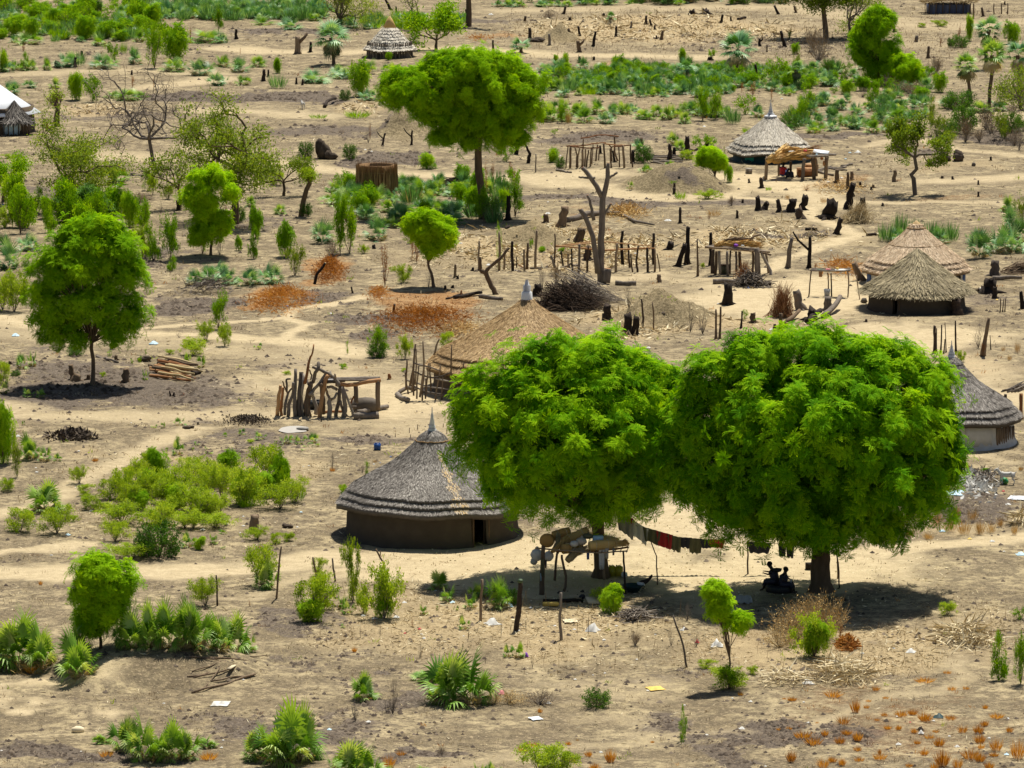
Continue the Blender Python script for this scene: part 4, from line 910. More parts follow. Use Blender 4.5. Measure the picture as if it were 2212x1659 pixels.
def finial(o, z, h, style='white'):
    f = MB(); m = 'tin'
    h *= 1.0
    if style == 'spire':
        lathe(f, [(.34, z - .12), (.36, z - .02), (.30, z + .02), (.22, z + .06), (.2, z + .14), (.13, z + .22), (.14, z + .30), (.10, z + .34), (.12, z + .42), (.075, z + .48), (.085, z + .56), (.045, z + h * .62), (.05, z + h * .7), (.02, z + h * .8), (.012, z + h)], 14, t=[.3, .5, .8, .3, .2, .9, .6, .2, .9, .3, .8, .5, .6, .5, .5])
    elif style == 'pot':
        lathe(f, [(.30, z - .05), (.30, z + .06), (.24, z + .1), (.22, z + .2), (.20, z + .55), (.16, z + .6), (.14, z + .62), (.15, z + .9), (.09, z + .95), (.05, z + h)], 14, t=[.1, .2, .2, .9, .9, .5, .1, .2, .5, .5])
        for k in range(14):
            a = 2 * PI * k / 14; tube(f, [(.2 * math.cos(a), .2 * math.sin(a), z + .1), (.34 * math.cos(a), .34 * math.sin(a), z - .06)], .025, 4, .2)
    f.v = [a * [1.35, 1.35, 1] for a in f.v]
    f.build('finial', MATS[m], parent=o, smooth=False)
P1 = [(.0, 1.03), (.06, 1.0), (.13, .93), (.2, .80), (.37, .56), (.5, .43), (.67, .29), (.85, .13), (1, 0)]
P2 = [(.0, 1.02), (.06, .99), (.14, .87), (.24, .76), (.43, .54), (.64, .31), (.86, .13), (1, 0)]
P3 = [(.0, 1.02), (.05, .98), (.25, .74), (.5, .47), (.75, .22), (.9, .09), (1, 0)]
def hut(x, y, wr, er, ye, yp, label, prof=P1, tiers=(.88, .94), mt='thatch_grey', wmt='mud_dark', nst=15000, doors=(), name='round_hut', fin=None, wh=None, group=None, **k):
    o, p, s = tree(name, x, y, label, 'hut', group)
    p = flat(x, y, float(hgt(*at(x, y)[:2]))); o.location = p
    ze = vp(x, ye, p[1])[2] - p[2]; zp = vp(x, yp, p[1])[2] - p[2]; R = er / s
    rb, zr = roof(o, np.zeros(3), s, R, ze, zp, prof, tiers, mt, nst, **k)
    th_ = k.get('thick', .10); wz = float(zr(wr / s)) - .08 - .7 * len(tiers) * th_ * .55 if wh is None else wh
    if wmt: wall(o, p, wr / s, wz, wmt, doors)
    if fin: finial(rb, zp - .1, fin[1] / s, fin[0])
    return o, p, s, R, ze, zp, zr
def ang(dx, r):      # wall angle seen dx pixels from the hut's axis
    return -PI / 2 + math.asin(max(-.99, min(.99, dx / r)))
# front grey hut
h1 = hut(934, 1153, 184, 207, 1069, 936, 'round mud hut with grey layered thatch, tall pale spire and open dark doorway', doors=[(ang(107, 184), .11, 1.75)], fin=('spire', 62), nst=40000,
         bands=[(.17, .03, 0, 'thatch_brown')], patch=(ang(48, 150), .07, .25, 1.0), seed=2, tb=.53, wavy=.12, thick=.24, stl=.12, stw=.03)
# big brown hut behind
h2 = hut(1138, 840, 200, 217, 776, 650, 'largest round hut with golden-brown thatch and white pot finial, behind a wicker stick fence', P2, (.87, .93), 'thatch_brown', 'mud_wall', doors=[(ang(-118, 200), .11, 1.15)], fin=('pot', 50), nst=36000, tb=.48, seed=3, wavy=.09, thick=.24, stl=.2, stw=.03)
# hut at the right edge
h8 = hut(2053, 952, 137, 152, 886, 776, 'round hut with silvery thatch and patched white wall, half hidden by the largest tree', P1, (.86, .93), 'thatch_grey', 'plaster', fin=('spire', 45), nst=20000, seed=4, tb=.55, thick=.24, stl=.18, stw=.03, bands=[(.16, .03, 0, 'thatch_grey'), (.30, .02, 0, 'thatch_grey')])
# distant hut with teal wall
h3 = hut(1664, 344, 79, 92, 318, 247, 'round hut with smooth pale grey thatch, wavy double eave and dark teal wall', P3, (.84, .92), 'thatch_white', 'teal', fin=('spire', 36), nst=9000, seed=5, tb=.66, tsp=.35, wavy=.13, thick=.24, stw=.05, stl=.22)
# striped far hut
h4 = hut(842, 121, 50, 57, 94, 53, 'small hut with stepped black-and-white thatch rings, golden tip and stick walls', [(.0, 1.15), (.05, 1.03), (.14, .86), (.3, .65), (.5, .45), (.75, .2), (1, 0)],
         (.32, .42, .51, .60, .69, .78, .87), 'thatch_white', None, nst=3600, seed=6, tb=.75, tsp=.3, thick=.17, stw=.07, stl=.25, wavy=.04)
# pair on the right: large pale one behind, shaggy one in front
h6 = hut(1978, 614, 104, 116, 571, 486, 'larger hut of the touching pair, smooth tan thatch with knobbed tip, standing behind', [(.0, 1.0), (.1, .97), (.16, .88), (.3, .70), (.55, .42), (.8, .17), (1, 0)], (.86, .93), 'thatch_pale', 'plaster', nst=16000, seed=7, thick=.26, wavy=.04, stl=.24, stw=.035, tb=.66,
         bands=[(.16, .05, 0, 'thatch_brown'), (.50, .02, 0, 'thatch_brown')], doors=[(ang(-70, 104), .10, .9), (ang(85, 104), .12, .9)])
h7 = hut(1980, 667, 103, 112, 623, 540, 'smaller hut of the touching pair with shaggy golden thatch and low dark mud wall', [(.0, 1.04), (.05, .98), (.2, .80), (.4, .58), (.7, .27), (1, 0)], (.90,), 'thatch_shag', 'mud_dark', nst=22000, seed=8, thick=.16, ragged=.12, stl=.5, stw=.04, lift=.35, tb=.55, wavy=.05, doors=[(ang(-52, 103), .08, .85)])
# cap on the large pair hut, golden tip of the striped one
def cone_cap(o, z, r, h, mt, nm='cap'):
    f = MB(); lathe(f, [(.02, z + h), (r * .35, z + h * .78), (r, z), (r * .9, z - .06)], 24, t=[.7, .6, .5, .1]); f.build(nm, MATS[mt], parent=o, smooth=True)
cone_cap(h6[0], h6[5] - .35, .55, .62, 'thatch_brown')
cone_cap(h4[0], h4[4] + 1.42, .62, 1.05, 'straw_gold')
# stick wall of the striped hut
w4 = MB()
for k in range(95):
    a = 2 * PI * k / 95 + rng.random() * .03; r = 49 / h4[2]; u = np.array([math.cos(a), math.sin(a), 0])
    tube(w4, [u * r * (1 + .03 * rng.random()) - [0, 0, .1], u * (r - .05) + rng.normal(size=3) * .03 + [0, 0, h4[4] + .15]], .035 + .03 * rng.random(), 4, .2 + .7 * rng.random(), False)
w4.build('stick_wall', MATS['bark_grey'], parent=h4[0])
# details on walls: plank patch and cloth of the edge hut, cream frieze and curtain of the teal hut
def wall_strip(o, R, a0, a1, z0, z1, mt, nm, n=14, zig=0, thick=.03, jit=.0):
    f = MB(); th = np.linspace(a0, a1, n); V = []
    for i, t in enumerate(th):
        zz = z0 + (zig if i % 2 else 0) + jit * rng.random(); r = R + thick + .02 * math.sin(i * 2.1)
        V += [(r * math.cos(t), r * math.sin(t), zz), (r * math.cos(t), r * math.sin(t), z1), ((R - .02) * math.cos(t), (R - .02) * math.sin(t), zz), ((R - .02) * math.cos(t), (R - .02) * math.sin(t), z1)]
    Q = [q for i in range(n - 1) for q in ((4 * i, 4 * i + 4, 4 * i + 5, 4 * i + 1), (4 * i + 2, 4 * i + 3, 4 * i + 7, 4 * i + 6), (4 * i, 4 * i + 2, 4 * i + 6, 4 * i + 4), (4 * i + 1, 4 * i + 5, 4 * i + 7, 4 * i + 3))]
    Q += [(0, 1, 3, 2), (4 * n - 4, 4 * n - 2, 4 * n - 1, 4 * n - 3)]
    f.add(V, Q, t=.5); return f.build(nm, MATS[mt], parent=o)
R8 = 137 / h8[2]
for i in range(9):
    a = ang(88 + i * 5.2, 137); wall_strip(h8[0], R8 + .03, a, a + .055, .02, 1.0 + .35 * rng.random() - .03 * i, 'bark', 'plank', 3)
wall_strip(h8[0], R8 + .02, ang(20, 137), ang(78, 137), .0, 1.35, 'plaster', 'cloth_sheet', 10)
plain('bright_teal', (.02, .26, .24)); R3 = 79 / h3[2]
wall_strip(h3[0], R3 + .01, ang(-74, 79), ang(76, 79), .55, 1.0, 'cream', 'painted_frieze', 30, .22)
wall_strip(h3[0], R3 + .06, ang(-56, 79), ang(-38, 79), .0, 1.0, 'bright_teal', 'door_curtain', 6)
# white-walled strip seen at the left of the large pair hut; blue cloth at its far side
R6 = 104 / h6[2]
wall_strip(h6[0], R6 + .04, ang(99, 106), ang(105, 106) + .12, .1, .95, 'cloth_blue', 'hanging_cloth', 6)
wall_strip(h6[0], R6 + .04, ang(-105, 106) - .06, ang(-100, 106), .05, .95, 'cloth_blue', 'wall_trim', 4)

# ------------------------------------------------------------------ metal roofed hut cut by the frame
def metal_hut():
    o, p, s = tree('metal_roof_hut', -25, 282, 'hut with shiny white sheet-metal roof and brown wall, cut off by the picture edge', 'hut')
    wall(o, p, 100 / s, 55 / s, 'mud_wall', flare=.02)
    f = MB(); n = 8; R = 115 / s; z0 = 40 / s; z1 = 118 / s
    lathe(f, [(.02, z1), (R * .5, z0 + (z1 - z0) * .48), (R, z0), (R - .02, z0 - .06), (R * .5, z0 + (z1 - z0) * .44), (.02, z1 - .1)], 8, t=.6)
    f.build('roof', MATS['white_metal'], parent=o)
metal_hut()
def lean_to():
    o, p, s = tree('straw_shelter', 32, 291, 'small grey straw shelter with pale sheets leaning by the white-roofed hut', 'shelter')
    p = p.copy(); R = 34 / s
    roof(o, np.zeros(3), s, R, 32 / s, 74 / s, P3, (), 'thatch_grey', 2500, stl=.6, stw=.06, ragged=.4, lift=.5, seed=9, tb=.35, wavy=.1)
    for i in range(9):
        a = PI + i / 8 * PI; f = MB(); u = np.array([math.cos(a), math.sin(a), 0]); tube(f, [u * R * .9 - [0, 0, .1], u * R * .8 + [0, 0, 36 / s]], .045, 5, .4); f.build('post', MATS['bark'], parent=o)
    wall_strip(o, R * .82, -PI * .8, -PI * .35, .05, 1.05, 'pale_blue', 'sheet', 10, .1)
    wall_strip(o, R * .78, -PI * .5, -PI * .3, .35, 1.2, 'white_cloth', 'sheet', 6, .1)
lean_to()
# ------------------------------------------------------------------ dark-walled shelter at the top of the frame
def dark_shed():
    o, p, s = tree('dark_shelter', 2048, 27, 'low shelter with dark cloth walls and thin flat straw roof at the far field edge', 'shelter')
    f = MB(); W = 44 / s; D = 3.0; h = 19 / s; n = 40
    for k, (y0) in enumerate((-D / 2, D / 2)):
        xs = np.linspace(-W, W, n); V = []
        for x in xs:
            yy = y0 + .08 * math.sin(x * 9) + .05 * rng.normal(); V += [(x, yy, -.05), (x, yy + .03, h), (x, yy + .06, -.05), (x, yy + .09, h)]
        f.add(V, [q for i in range(n - 1) for q in ((4 * i, 4 * i + 4, 4 * i + 5, 4 * i + 1), (4 * i + 2, 4 * i + 3, 4 * i + 7, 4 * i + 6))], t=rng.random(len(V)))
    for sg in (-1, 1): box(f, (sg * W, 0, h / 2), (.06, D, h), t=.4)
    f.build('cloth_wall', MATS['tarp'], parent=o)
    r = MB(); k = 2500; P = np.stack([(rng.random(k) - .5) * 2.3 * W, (rng.random(k) - .5) * D * 1.4, h + .15 + .25 * rng.random(k)], 1); P[:, 2] += .35 * (1 - (P[:, 0] / W / 1.2) ** 2)
    leaves(r, P, np.stack([rng.normal(size=k), rng.normal(size=k) * .4, rng.normal(size=k) * .12], 1), .8, .06, rng.random(k))
    for sg in (-.9, -.3, .3, .9): tube(r, [(sg * W, -D * .6, h + .1), (sg * W, D * .6, h + .2)], .05, 5, .3)
    r.build('straw_roof', MATS['straw'], parent=o)
    for x in np.linspace(-W, W, 7):
        q = MB(); tube(q, [(x, -D / 2 - .1, -.1), (x + .05, -D / 2 - .1, h + .3)], .05, 5, .4); q.build('post', MATS['bark'], parent=o)
dark_shed()

# ------------------------------------------------------------------ reed enclosure (cylinder of tall reeds)
mat('reed', [(0, (.16, .085, .04)), (.5, (.40, .25, .13)), (1, (.70, .50, .28))], .8, 0, .1)
def reed_ring():
    o, p, s = tree('reed_screen', 814, 424, 'round upright screen of brown reeds tied with a cord', 'reed screen')
    f = MB(); R = 38 / s; h = 74 / s; k = 1700; th = rng.random(k) * 2 * PI; r = R * (1 + .03 * rng.normal(size=k))
    P = np.stack([r * np.cos(th), r * np.sin(th), -.05 + 0 * th], 1)
    D = np.stack([.05 * np.cos(th) + .03 * rng.normal(size=k), .05 * np.sin(th) + .03 * rng.normal(size=k), 1 + 0 * th], 1)
    leaves(f, P, D, h * (.9 + .16 * rng.random(k)), .07, .1 + .6 * rng.random(k))
    f.build('reeds', MATS['reed'], parent=o)
    g = MB(); lathe(g, [(R * .97, -.05), (R * 1.0, h * .93), (R * .94, h * .93), (R * .92, -.05)], 40, t=.3); g.build('inner_mat', MATS['reed'], parent=o)
    for z in (.25, .72):
        c = MB(); t = np.linspace(0, 2 * PI, 40); tube(c, np.stack([R * 1.06 * np.cos(t), R * 1.06 * np.sin(t), h * z + .03 * np.sin(t * 3)], 1), .03, 5, .8, False); c.build('cord', MATS['straw'], parent=o)
reed_ring()
# ================================================================== pole structures
def pt(x, y, Y): return vp(x, y, Y)
def poles(name, x, y, label, items, cat, group=None, extra=None):
    """items: (part name, material, r0 px, r1 px, [(x, y, dY)...]) ; each one a part"""
    o, p, s = tree(name, x, y, label, cat, group)
    for nm, mt, r0, r1, pts in items:
        mb = MB(); P = np.array([pt(q[0], q[1], p[1] + (q[2] if len(q) > 2 else 0)) for q in pts])
        if len(P) == 2: P = wig(P[0], P[1], 6, .018)
        elif len(P) > 2:
            u = np.linspace(0, len(P) - 1, len(P) * 2 + 1); P = np.stack([np.interp(u, range(len(P)), P[:, k]) for k in range(3)], 1); P[1:-1] += rng.normal(size=P[1:-1].shape) * .012
        tube(mb, P, np.linspace(r0, r1, len(P)) / s / 2, 7, .25 + .6 * rng.random(), True, .10)
        rel(mb, p); mb.build(nm, MATS[mt], parent=o, smooth=True)
    return o, p, s
def Z1(x, y): return 582.8 + x * .13479, 731.9 + y * .13479      # crop of the stick pen (860..1300 x 1080..1380)
def Z2(x, y): return 1125.0 + x * .14093, 1111.4 + y * .14093    # crop of the loaded platform
def Z3(x, y): return 1612.9 + x * .10417, 298.2 + y * .10417     # crop of the far shelter (2380..2720 x 440..600)
def Z4(x, y): return 1206.3 + x * .08579, 271.1 + y * .08579     # crop of the far frame (1780..2060 x 400..560)
def Z5(x, y): return 1504.5 + x * .16544, 501.5 + y * .16544     # crop of the small racks (2220..2760 x 740..1040)
def seq(Z, pts): return [tuple(Z(*q[:2])) + tuple(q[2:]) for q in pts]
# stick pen with a shelf
it = []
for r0, r1, pts in [(9, 7, [(125, 1230), (140, 980), (170, 745)]), (7, 6, [(190, 1230), (185, 1100), (215, 780)]), (7, 4, [(240, 1220), (245, 1050), (300, 850), (380, 770)]), (4, 3, [(285, 870), (250, 790), (205, 680)]), (5, 4, [(270, 850), (275, 720), (272, 640), (330, 640)]),
                    (9, 6, [(300, 1240), (300, 1080), (370, 890), (375, 700)]), (9, 7, [(405, 1260), (395, 1050), (410, 760), (412, 480)]), (13, 10, [(480, 1270), (460, 1100), (485, 800), (505, 530)]), (7, 3, [(560, 720, .1), (600, 500), (650, 300), (680, 260), (705, 90)]), (4, 3, [(590, 480), (640, 500), (670, 600), (655, 660)]),
                    (8, 5, [(540, 1290), (505, 950), (535, 700), (545, 560)]), (17, 10, [(620, 1270), (590, 1080), (620, 880), (660, 700)]), (8, 8, [(690, 700), (720, 560), (780, 460), (780, 380)]), (8, 6, [(640, 900), (700, 820), (800, 700), (895, 560)]), (6, 5, [(655, 860), (640, 760), (590, 650)]),
                    (9, 7, [(740, 1210), (740, 1060), (700, 930), (680, 880)]), (9, 9, [(860, 1200), (860, 1000), (830, 800), (810, 720)]), (10, 9, [(790, 1320), (810, 1080), (860, 820), (900, 620), (940, 590)]), (11, 9, [(955, 1300), (965, 1120), (950, 1000), (970, 980)]), (6, 5, [(970, 980), (920, 880), (900, 800)]), (6, 5, [(980, 980), (1040, 940), (1075, 870)]),
                    (9, 8, [(1060, 1310), (1060, 1180), (1110, 1000), (1130, 800), (1110, 700)]), (9, 6, [(1110, 760), (1060, 640), (940, 560), (770, 480), (680, 450)]), (5, 4, [(1090, 740), (1050, 620), (1040, 560)]), (5, 4, [(980, 590), (970, 520)]), (10, 8, [(1170, 1320), (1215, 1080), (1180, 900), (1160, 770)]), (8, 6, [(1290, 1310), (1180, 1180), (1130, 1000)]), (6, 5, [(1310, 1330), (1330, 1200), (1280, 1050), (1200, 850), (1160, 740)]), (7, 6, [(1080, 820), (1000, 770), (910, 770)])]:
    it.append(('stick', random.choice(['bark_grey', 'bark_grey', 'wood_red', 'bark']), r0, r1, [tuple(Z1(a[0], a[1])) + (rng.random() * .5 - .25,) for a in pts]))
it += [('rail', 'bark_grey', 7, 7, seq(Z1, [(930, 640, .8), (1400, 630, .8), (1770, 630, .8)])), ('rail', 'wood_red', 9, 9, seq(Z1, [(1050, 730, 0), (1300, 740, 0), (1500, 700, 0), (1780, 660, 0)])), ('rail', 'bark_grey', 7, 7, seq(Z1, [(800, 700, 0), (1000, 690, 0), (1200, 670, .4)])),
       ('post', 'bark', 10, 11, seq(Z1, [(1730, 1140), (1730, 900), (1735, 670)])), ('post', 'bark_grey', 5, 6, seq(Z1, [(1405, 1030, .8), (1390, 720, .8)])), ('post', 'bark_grey', 5, 5, seq(Z1, [(1370, 1020, .7), (1355, 700, .7)])), ('rail', 'wood_red', 4, 4, seq(Z1, [(1290, 1040, .5), (1350, 920, .5)]))]
pen, pp_, ps_ = poles('stick_pen', *Z1(760, 1250), 'pen of twisted grey and reddish sticks joined to a low pole shelf', it, 'stick pen')
sh = MB(); a, b = Z1(960, 690); c = pt(a, b, pp_[1] + .4)
for (x0, x1, z_, dy) in ((800, 1750, 680, 0), (820, 1760, 670, .25), (900, 1740, 660, .5)):
    q0 = pt(*Z1(x0, z_), pp_[1] + dy); q1 = pt(*Z1(x1, z_ - 30), pp_[1] + dy); tube(sh, wig(q0, q1, 6, .02), .05, 6, .6, True, .1)
rel(sh, pp_); sh.build('shelf', MATS['bark_grey'], parent=pen, smooth=True)
def one(name, mb, mt, label, cat, loc, group=None, smooth=False):
    o = mb.build(name, MATS[mt], loc=loc, smooth=smooth); tag(o, label, cat, group); return o
# basin and sheet on the shelf, logs beside the pen
mb = MB(); q = pt(*Z1(985, 695), pp_[1] + .3); box(mb, q + [0, 0, .08], (.55, .35, .12), .1, .5, jit=.1); one('metal_tray', mb, 'tin', 'pale metal tray lying on the shelf of the stick pen', 'tray', q)
def log(x0, y0, x1, y1, d, label, mt='bark_grey', cat='log', group=None, name='log', Y=None, n=6, bend=.03, z=0.0, pts=None, d1=None, lift0=0, lift1=0):
    """lying log between overview ground points"""
    a = at(x0, y0); b = at(x1, y1); s = sc(a); r = d / s / 2
    a = a + [0, 0, r * .8 + lift0]; b = b + [0, 0, r * .8 + lift1]
    P = wig(a, b, n, bend) if pts is None else np.array([at(*q) + [0, 0, r * .8] for q in pts])
    mb = MB(); tube(mb, P, np.linspace(r, (d1 or d * .8) / s / 2, len(P)), 8, .5, True, .1)
    o = mb.build(name, MATS[mt], loc=a, smooth=True)
    if label: tag(o, label, cat, group)
    return o
log(*Z1(1350, 1290), *Z1(1740, 1270), 15, 'thick grey log lying in front of the stick pen shelf', d1=17)
log(*Z1(1400, 1215), *Z1(1870, 1130), 12, 'long grey log lying along the stick pen shelf, behind the thick one', d1=10)
log(*Z1(820, 1195), *Z1(1170, 1180), 6, 'slim reddish log lying on the floor of the stick pen', 'wood_red')
log(*Z1(1330, 1180), *Z1(1680, 1130), 7, 'bent grey branch arched over the stone by the stick pen shelf', pts=None, bend=.12, lift0=.2, lift1=.25)
mb = MB(); q = at(*Z1(1530, 1160)); blob(mb, q + [0, 0, .3], (.75, .5, .42), 12, .12); one('rock', mb, 'rock', 'smooth grey stone on the ground beneath the shelf of the stick pen', 'stone', q, smooth=True)
mb = MB(); q = at(*Z1(750, 1120)); lathe(mb, [(.1, 0), (.34, .02), (.42, .25), (.40, .42), (.36, .42), (.34, .1)], 18, q, .3); one('basin', mb, 'rubber', 'dark round basin standing inside the stick pen', 'basin', q, smooth=True)

# far shelter with thatch bundles, people beneath
items = [('post', 'bark', 8, 7, seq(Z3, [(395, 860, 0), (415, 450, 0)])), ('post', 'bark', 6, 6, seq(Z3, [(670, 780, 2.2), (670, 520, 2.2)])), ('post', 'bark', 6, 6, seq(Z3, [(915, 780, 2.2), (915, 480, 2.2)])), ('post', 'bark_grey', 8, 8, seq(Z3, [(1155, 915, -.6), (1175, 620, -.6), (1200, 420, -.6)])),
         ('rail', 'bark', 4, 4, seq(Z3, [(380, 440, 0), (1240, 400, 0)])), ('rail', 'bark', 4, 4, seq(Z3, [(600, 440, 2.2), (1260, 400, 2.2)])), ('rail', 'bark', 4, 4, seq(Z3, [(420, 440, -.4), (420, 400, 2.4)]))]
fs, fp, fss = poles('thatched_shelter', *Z3(780, 860), 'low pole shelter roofed with thick straw bundles, three people sitting beneath', items, 'shelter')
def bundle(P, r0, r1, n, mt, t0=.35, w=.05, L=None, fray=.25, core=True, mb=None, rough=.1):
    """straw bundle along path P"""
    mb = mb or MB(); P = np.array(P, float)
    if core: tube(mb, P, np.interp(np.linspace(0, 1, len(P)), [0, .5, 1], [r0, max(r0, r1), r1]) * .93, 10, .3, True, .06)
    u = rng.random(n) * (len(P) - 1.001); i = u.astype(int); f = (u - i)[:, None]
    c = P[i] * (1 - f) + P[i + 1] * f; d = unit(P[i + 1] - P[i]); A = frames(d); a = rng.random(n) * 2 * PI
    rr = np.interp(u / (len(P) - 1), [0, .5, 1], [r0, max(r0, r1), r1])
    off = A[:, :, 0]; Lg = np.linalg.norm(P[-1] - P[0])
    leaves(mb, c + off * rr[:, None] * (.9 + .15 * rng.random((n, 1))), d + off * fray * .3 * rng.random((n, 1)) + rng.normal(size=(n, 3)) * fray * .3, (L or Lg * .3) * (.6 + .8 * rng.random(n)), w, t0 + .5 * (rng.random(n) - .3))
    return mb
def straw_bundle(pts, Y, r, label, mt='straw_gold', n=260, r1=None, cat='straw bundle', name='straw_bundle', group=None, w=.035):
    P = [pt(q[0], q[1], Y + (q[2] if len(q) > 2 else 0)) for q in pts]; s = sc(P[0])
    mb = bundle(P, r / s / 2, (r1 or r) / s / 2, n, mt, w=w); return one(name, mb, mt, label, cat, P[0], group)
straw_bundle(seq(Z3, [(440, 470, -.4), (620, 370, .2), (800, 230, 1.6)]), fp[1], 14, 'steeply sloping straw bundle at the left end of the far thatched shelter', w=.07)
straw_bundle(seq(Z3, [(560, 480, -.3), (700, 440, 0), (900, 380, 0), (1230, 360, 0)]), fp[1], 13, 'front straw bundle along the edge of the far thatched shelter roof', w=.07, n=400)
straw_bundle(seq(Z3, [(560, 370, .8), (800, 300, .9), (1050, 300, .9), (1250, 310, .9)]), fp[1], 13, 'middle straw bundle on the far thatched shelter roof', w=.07, n=400)
straw_bundle(seq(Z3, [(600, 340, 2), (760, 220, 2), (1000, 240, 2)]), fp[1], 10, 'rear straw bundle on the far thatched shelter roof', w=.07)
straw_bundle(seq(Z3, [(720, 210, 2.2), (850, 230, 2.2), (1060, 255, 2.2), (1390, 200, 2.2)]), fp[1], 5, 'brown curved roll lying across the back of the far shelter roof', 'wood_red', cat='roll')
def cloth_lump(x, y, Y, w, h, mt, label, cat='cloth', name='folded_cloth', d=None, group=None):
    q = pt(x, y, Y); s = sc(q); mb = MB(); blob(mb, q, (w / s / 2, (d or w) / s / 2, h / s / 2), 14, .22); return one(name, mb, mt, label, cat, q, group, True)
cloth_lump(*Z3(940, 290), fp[1] + .5, 16, 6, 'white_cloth', 'white cloth heap on the far shelter straw roof'); cloth_lump(*Z3(1215, 270), fp[1] + .4, 8, 6, 'cloth_red', 'bright red cloth on the far shelter straw roof'); cloth_lump(*Z3(985, 305), fp[1] + .2, 7, 4, 'cloth_blue', 'small blue cloth beside the white heap on the far shelter')
cloth_lump(*Z3(565, 330), fp[1] + .0, 7, 7, 'card', 'pale crumpled scrap on the sloping straw bundle')
items = [('post', 'bark', 8, 9, seq(Z3, [(1400, 860, .2), (1375, 400, .2)])), ('post', 'bark', 8, 9, seq(Z3, [(1635, 860, .2), (1665, 390, .2)])), ('rail', 'bark_grey', 5, 5, seq(Z3, [(1240, 370, .2), (1850, 350, .2)])), ('rail', 'bark_grey', 5, 4, seq(Z3, [(1250, 330, 1.2), (1860, 345, 1.2)])), ('rail', 'bark_grey', 5, 4, seq(Z3, [(1280, 390, -.3), (1700, 370, -.3)])), ('post', 'bark', 6, 6, seq(Z3, [(1450, 780, 2.0), (1440, 400, 2.0)])), ('slat', 'bark_grey', 4, 4, seq(Z3, [(1300, 350, .6), (1810, 340, .7)])), ('slat', 'bark_grey', 4, 4, seq(Z3, [(1280, 300, .9), (1700, 330, .9)]))]
r2, rp, rs_ = poles('pole_rack', *Z3(1520, 860), 'pole rack with a white sheet on top, touching the far thatched shelter', items, 'rack')
mb = MB(); q = pt(*Z3(1540, 285), rp[1] + .7); box(mb, q, (1.1, .8, .05), -.2, .5, jit=.1, tilt=(.15, .12)); one('sheet', mb, 'white_metal', 'white sheet lying on the pole rack next to the far shelter', 'sheet', q)
cloth_lump(*Z3(1560, 420), rp[1] - .1, 7, 7, 'wood_red', 'reddish cloth hanging under the far pole rack'); cloth_lump(*Z3(1450, 345), rp[1] - .1, 6, 4, 'pale_blue', 'light blue plastic on the front edge of the far pole rack'); cloth_lump(*Z3(1600, 520), rp[1], 5, 12, 'wood_red', 'long brown rag hanging from the far pole rack post')
for k, (x, y, w_, h_, d_, lb) in enumerate([(1230, 720, 36, 15, 1.2, 'long dark wooden chest under the far pole rack'), (1340, 600, 27, 9, 1.0, 'brown box standing behind the dark wooden chest'), (45, 690, 12, 9, .6, 'small grey block lying apart by the teal-walled hut')]):
    a = Z3(x, y + h_ * 4.5); q = at(*a); s = sc(q); mb = MB(); box(mb, q + [0, 0, h_ / s / 2], (w_ / s, d_, h_ / s), .1, .5, jit=.06); box(mb, q + [0, 0, h_ / s + .03], (w_ / s * 1.03, d_ * 1.04, .05), .1, .8); one('wooden_box', mb, 'wood_red' if k < 2 else 'bark_grey', lb, 'box', q)
for k, (a, b, d) in enumerate([((1420, 700), (1800, 790), 6), ((1460, 690), (1700, 640), 5), ((1640, 640), (2060, 620), 5), ((1720, 640), (2080, 690), 4), ((1960, 600), (2200, 560), 5)]):
    log(*Z3(*a), *Z3(*b), d, ['blue-grey log reaching out from under the far pole rack', 'pale thin log crossing beside the far pole rack', 'pale log resting across others by the far pole rack', 'dark thin log lowest by the far pole rack', 'short bent log at the outer end of the far log heap'][k])
for k, (x, y, w_, mt) in enumerate([(1960, 830, 10, 'white_cloth'), (1690, 915, 7, 'white_cloth'), (2050, 440, 6, 'pale_blue'), (2140, 310, 7, 'pale_blue')]):
    cloth_lump(*Z3(x, y), at(*Z3(x, y))[1], w_, 4, mt, ['white plastic scrap beside the far log heap', 'small white scrap in front of the far pole rack', 'pale blue scrap on the ground behind the far log heap', 'light blue rag lying farthest behind the far log heap'][k], 'litter', 'plastic_scrap')

# far frame of poles
items = []
for r, pts in [(3, [(190, 1070, 0), (235, 540, 0)]), (6, [(295, 1070, 0), (310, 540, 0)]), (7, [(470, 1060, 0), (480, 760, 0)]), (4, [(475, 770, 0), (420, 550, 0)]), (4, [(490, 770, 0), (540, 560, 0)]), (6, [(600, 1040, .5), (615, 600, .5)]), (3.5, [(620, 600, .5), (630, 340, .5)]), (5, [(660, 1030, .6), (685, 590, .6)]),
               (4, [(710, 1030, .6), (755, 610, .6)]), (4, [(800, 1040, .6), (830, 580, .6)]), (3, [(845, 980, 1.4), (870, 480, 1.4)]), (4, [(940, 900, 2.2), (985, 480, 2.2)]), (3, [(1010, 880, 2.2), (1030, 560, 2.2)]), (5, [(1170, 1100, -.3), (1150, 450, -.3)]), (4, [(1335, 1080, 0), (1300, 800, 0), (1310, 560, 0)]), (4, [(1345, 900, 1.0), (1330, 560, 1), (1270, 470, 1)]),
               (5, [(1490, 900, 1.0), (1420, 680, 1), (1410, 280, 1)]), (3.5, [(1540, 1050, 0), (1520, 540, 0)]), (6, [(1660, 1060, 0), (1630, 500, 0)]), (4, [(1870, 1050, 0), (1810, 800, 0), (1815, 500, 0)])]:
    items.append(('post', 'bark', r * .9, r * .8, seq(Z4, pts)))
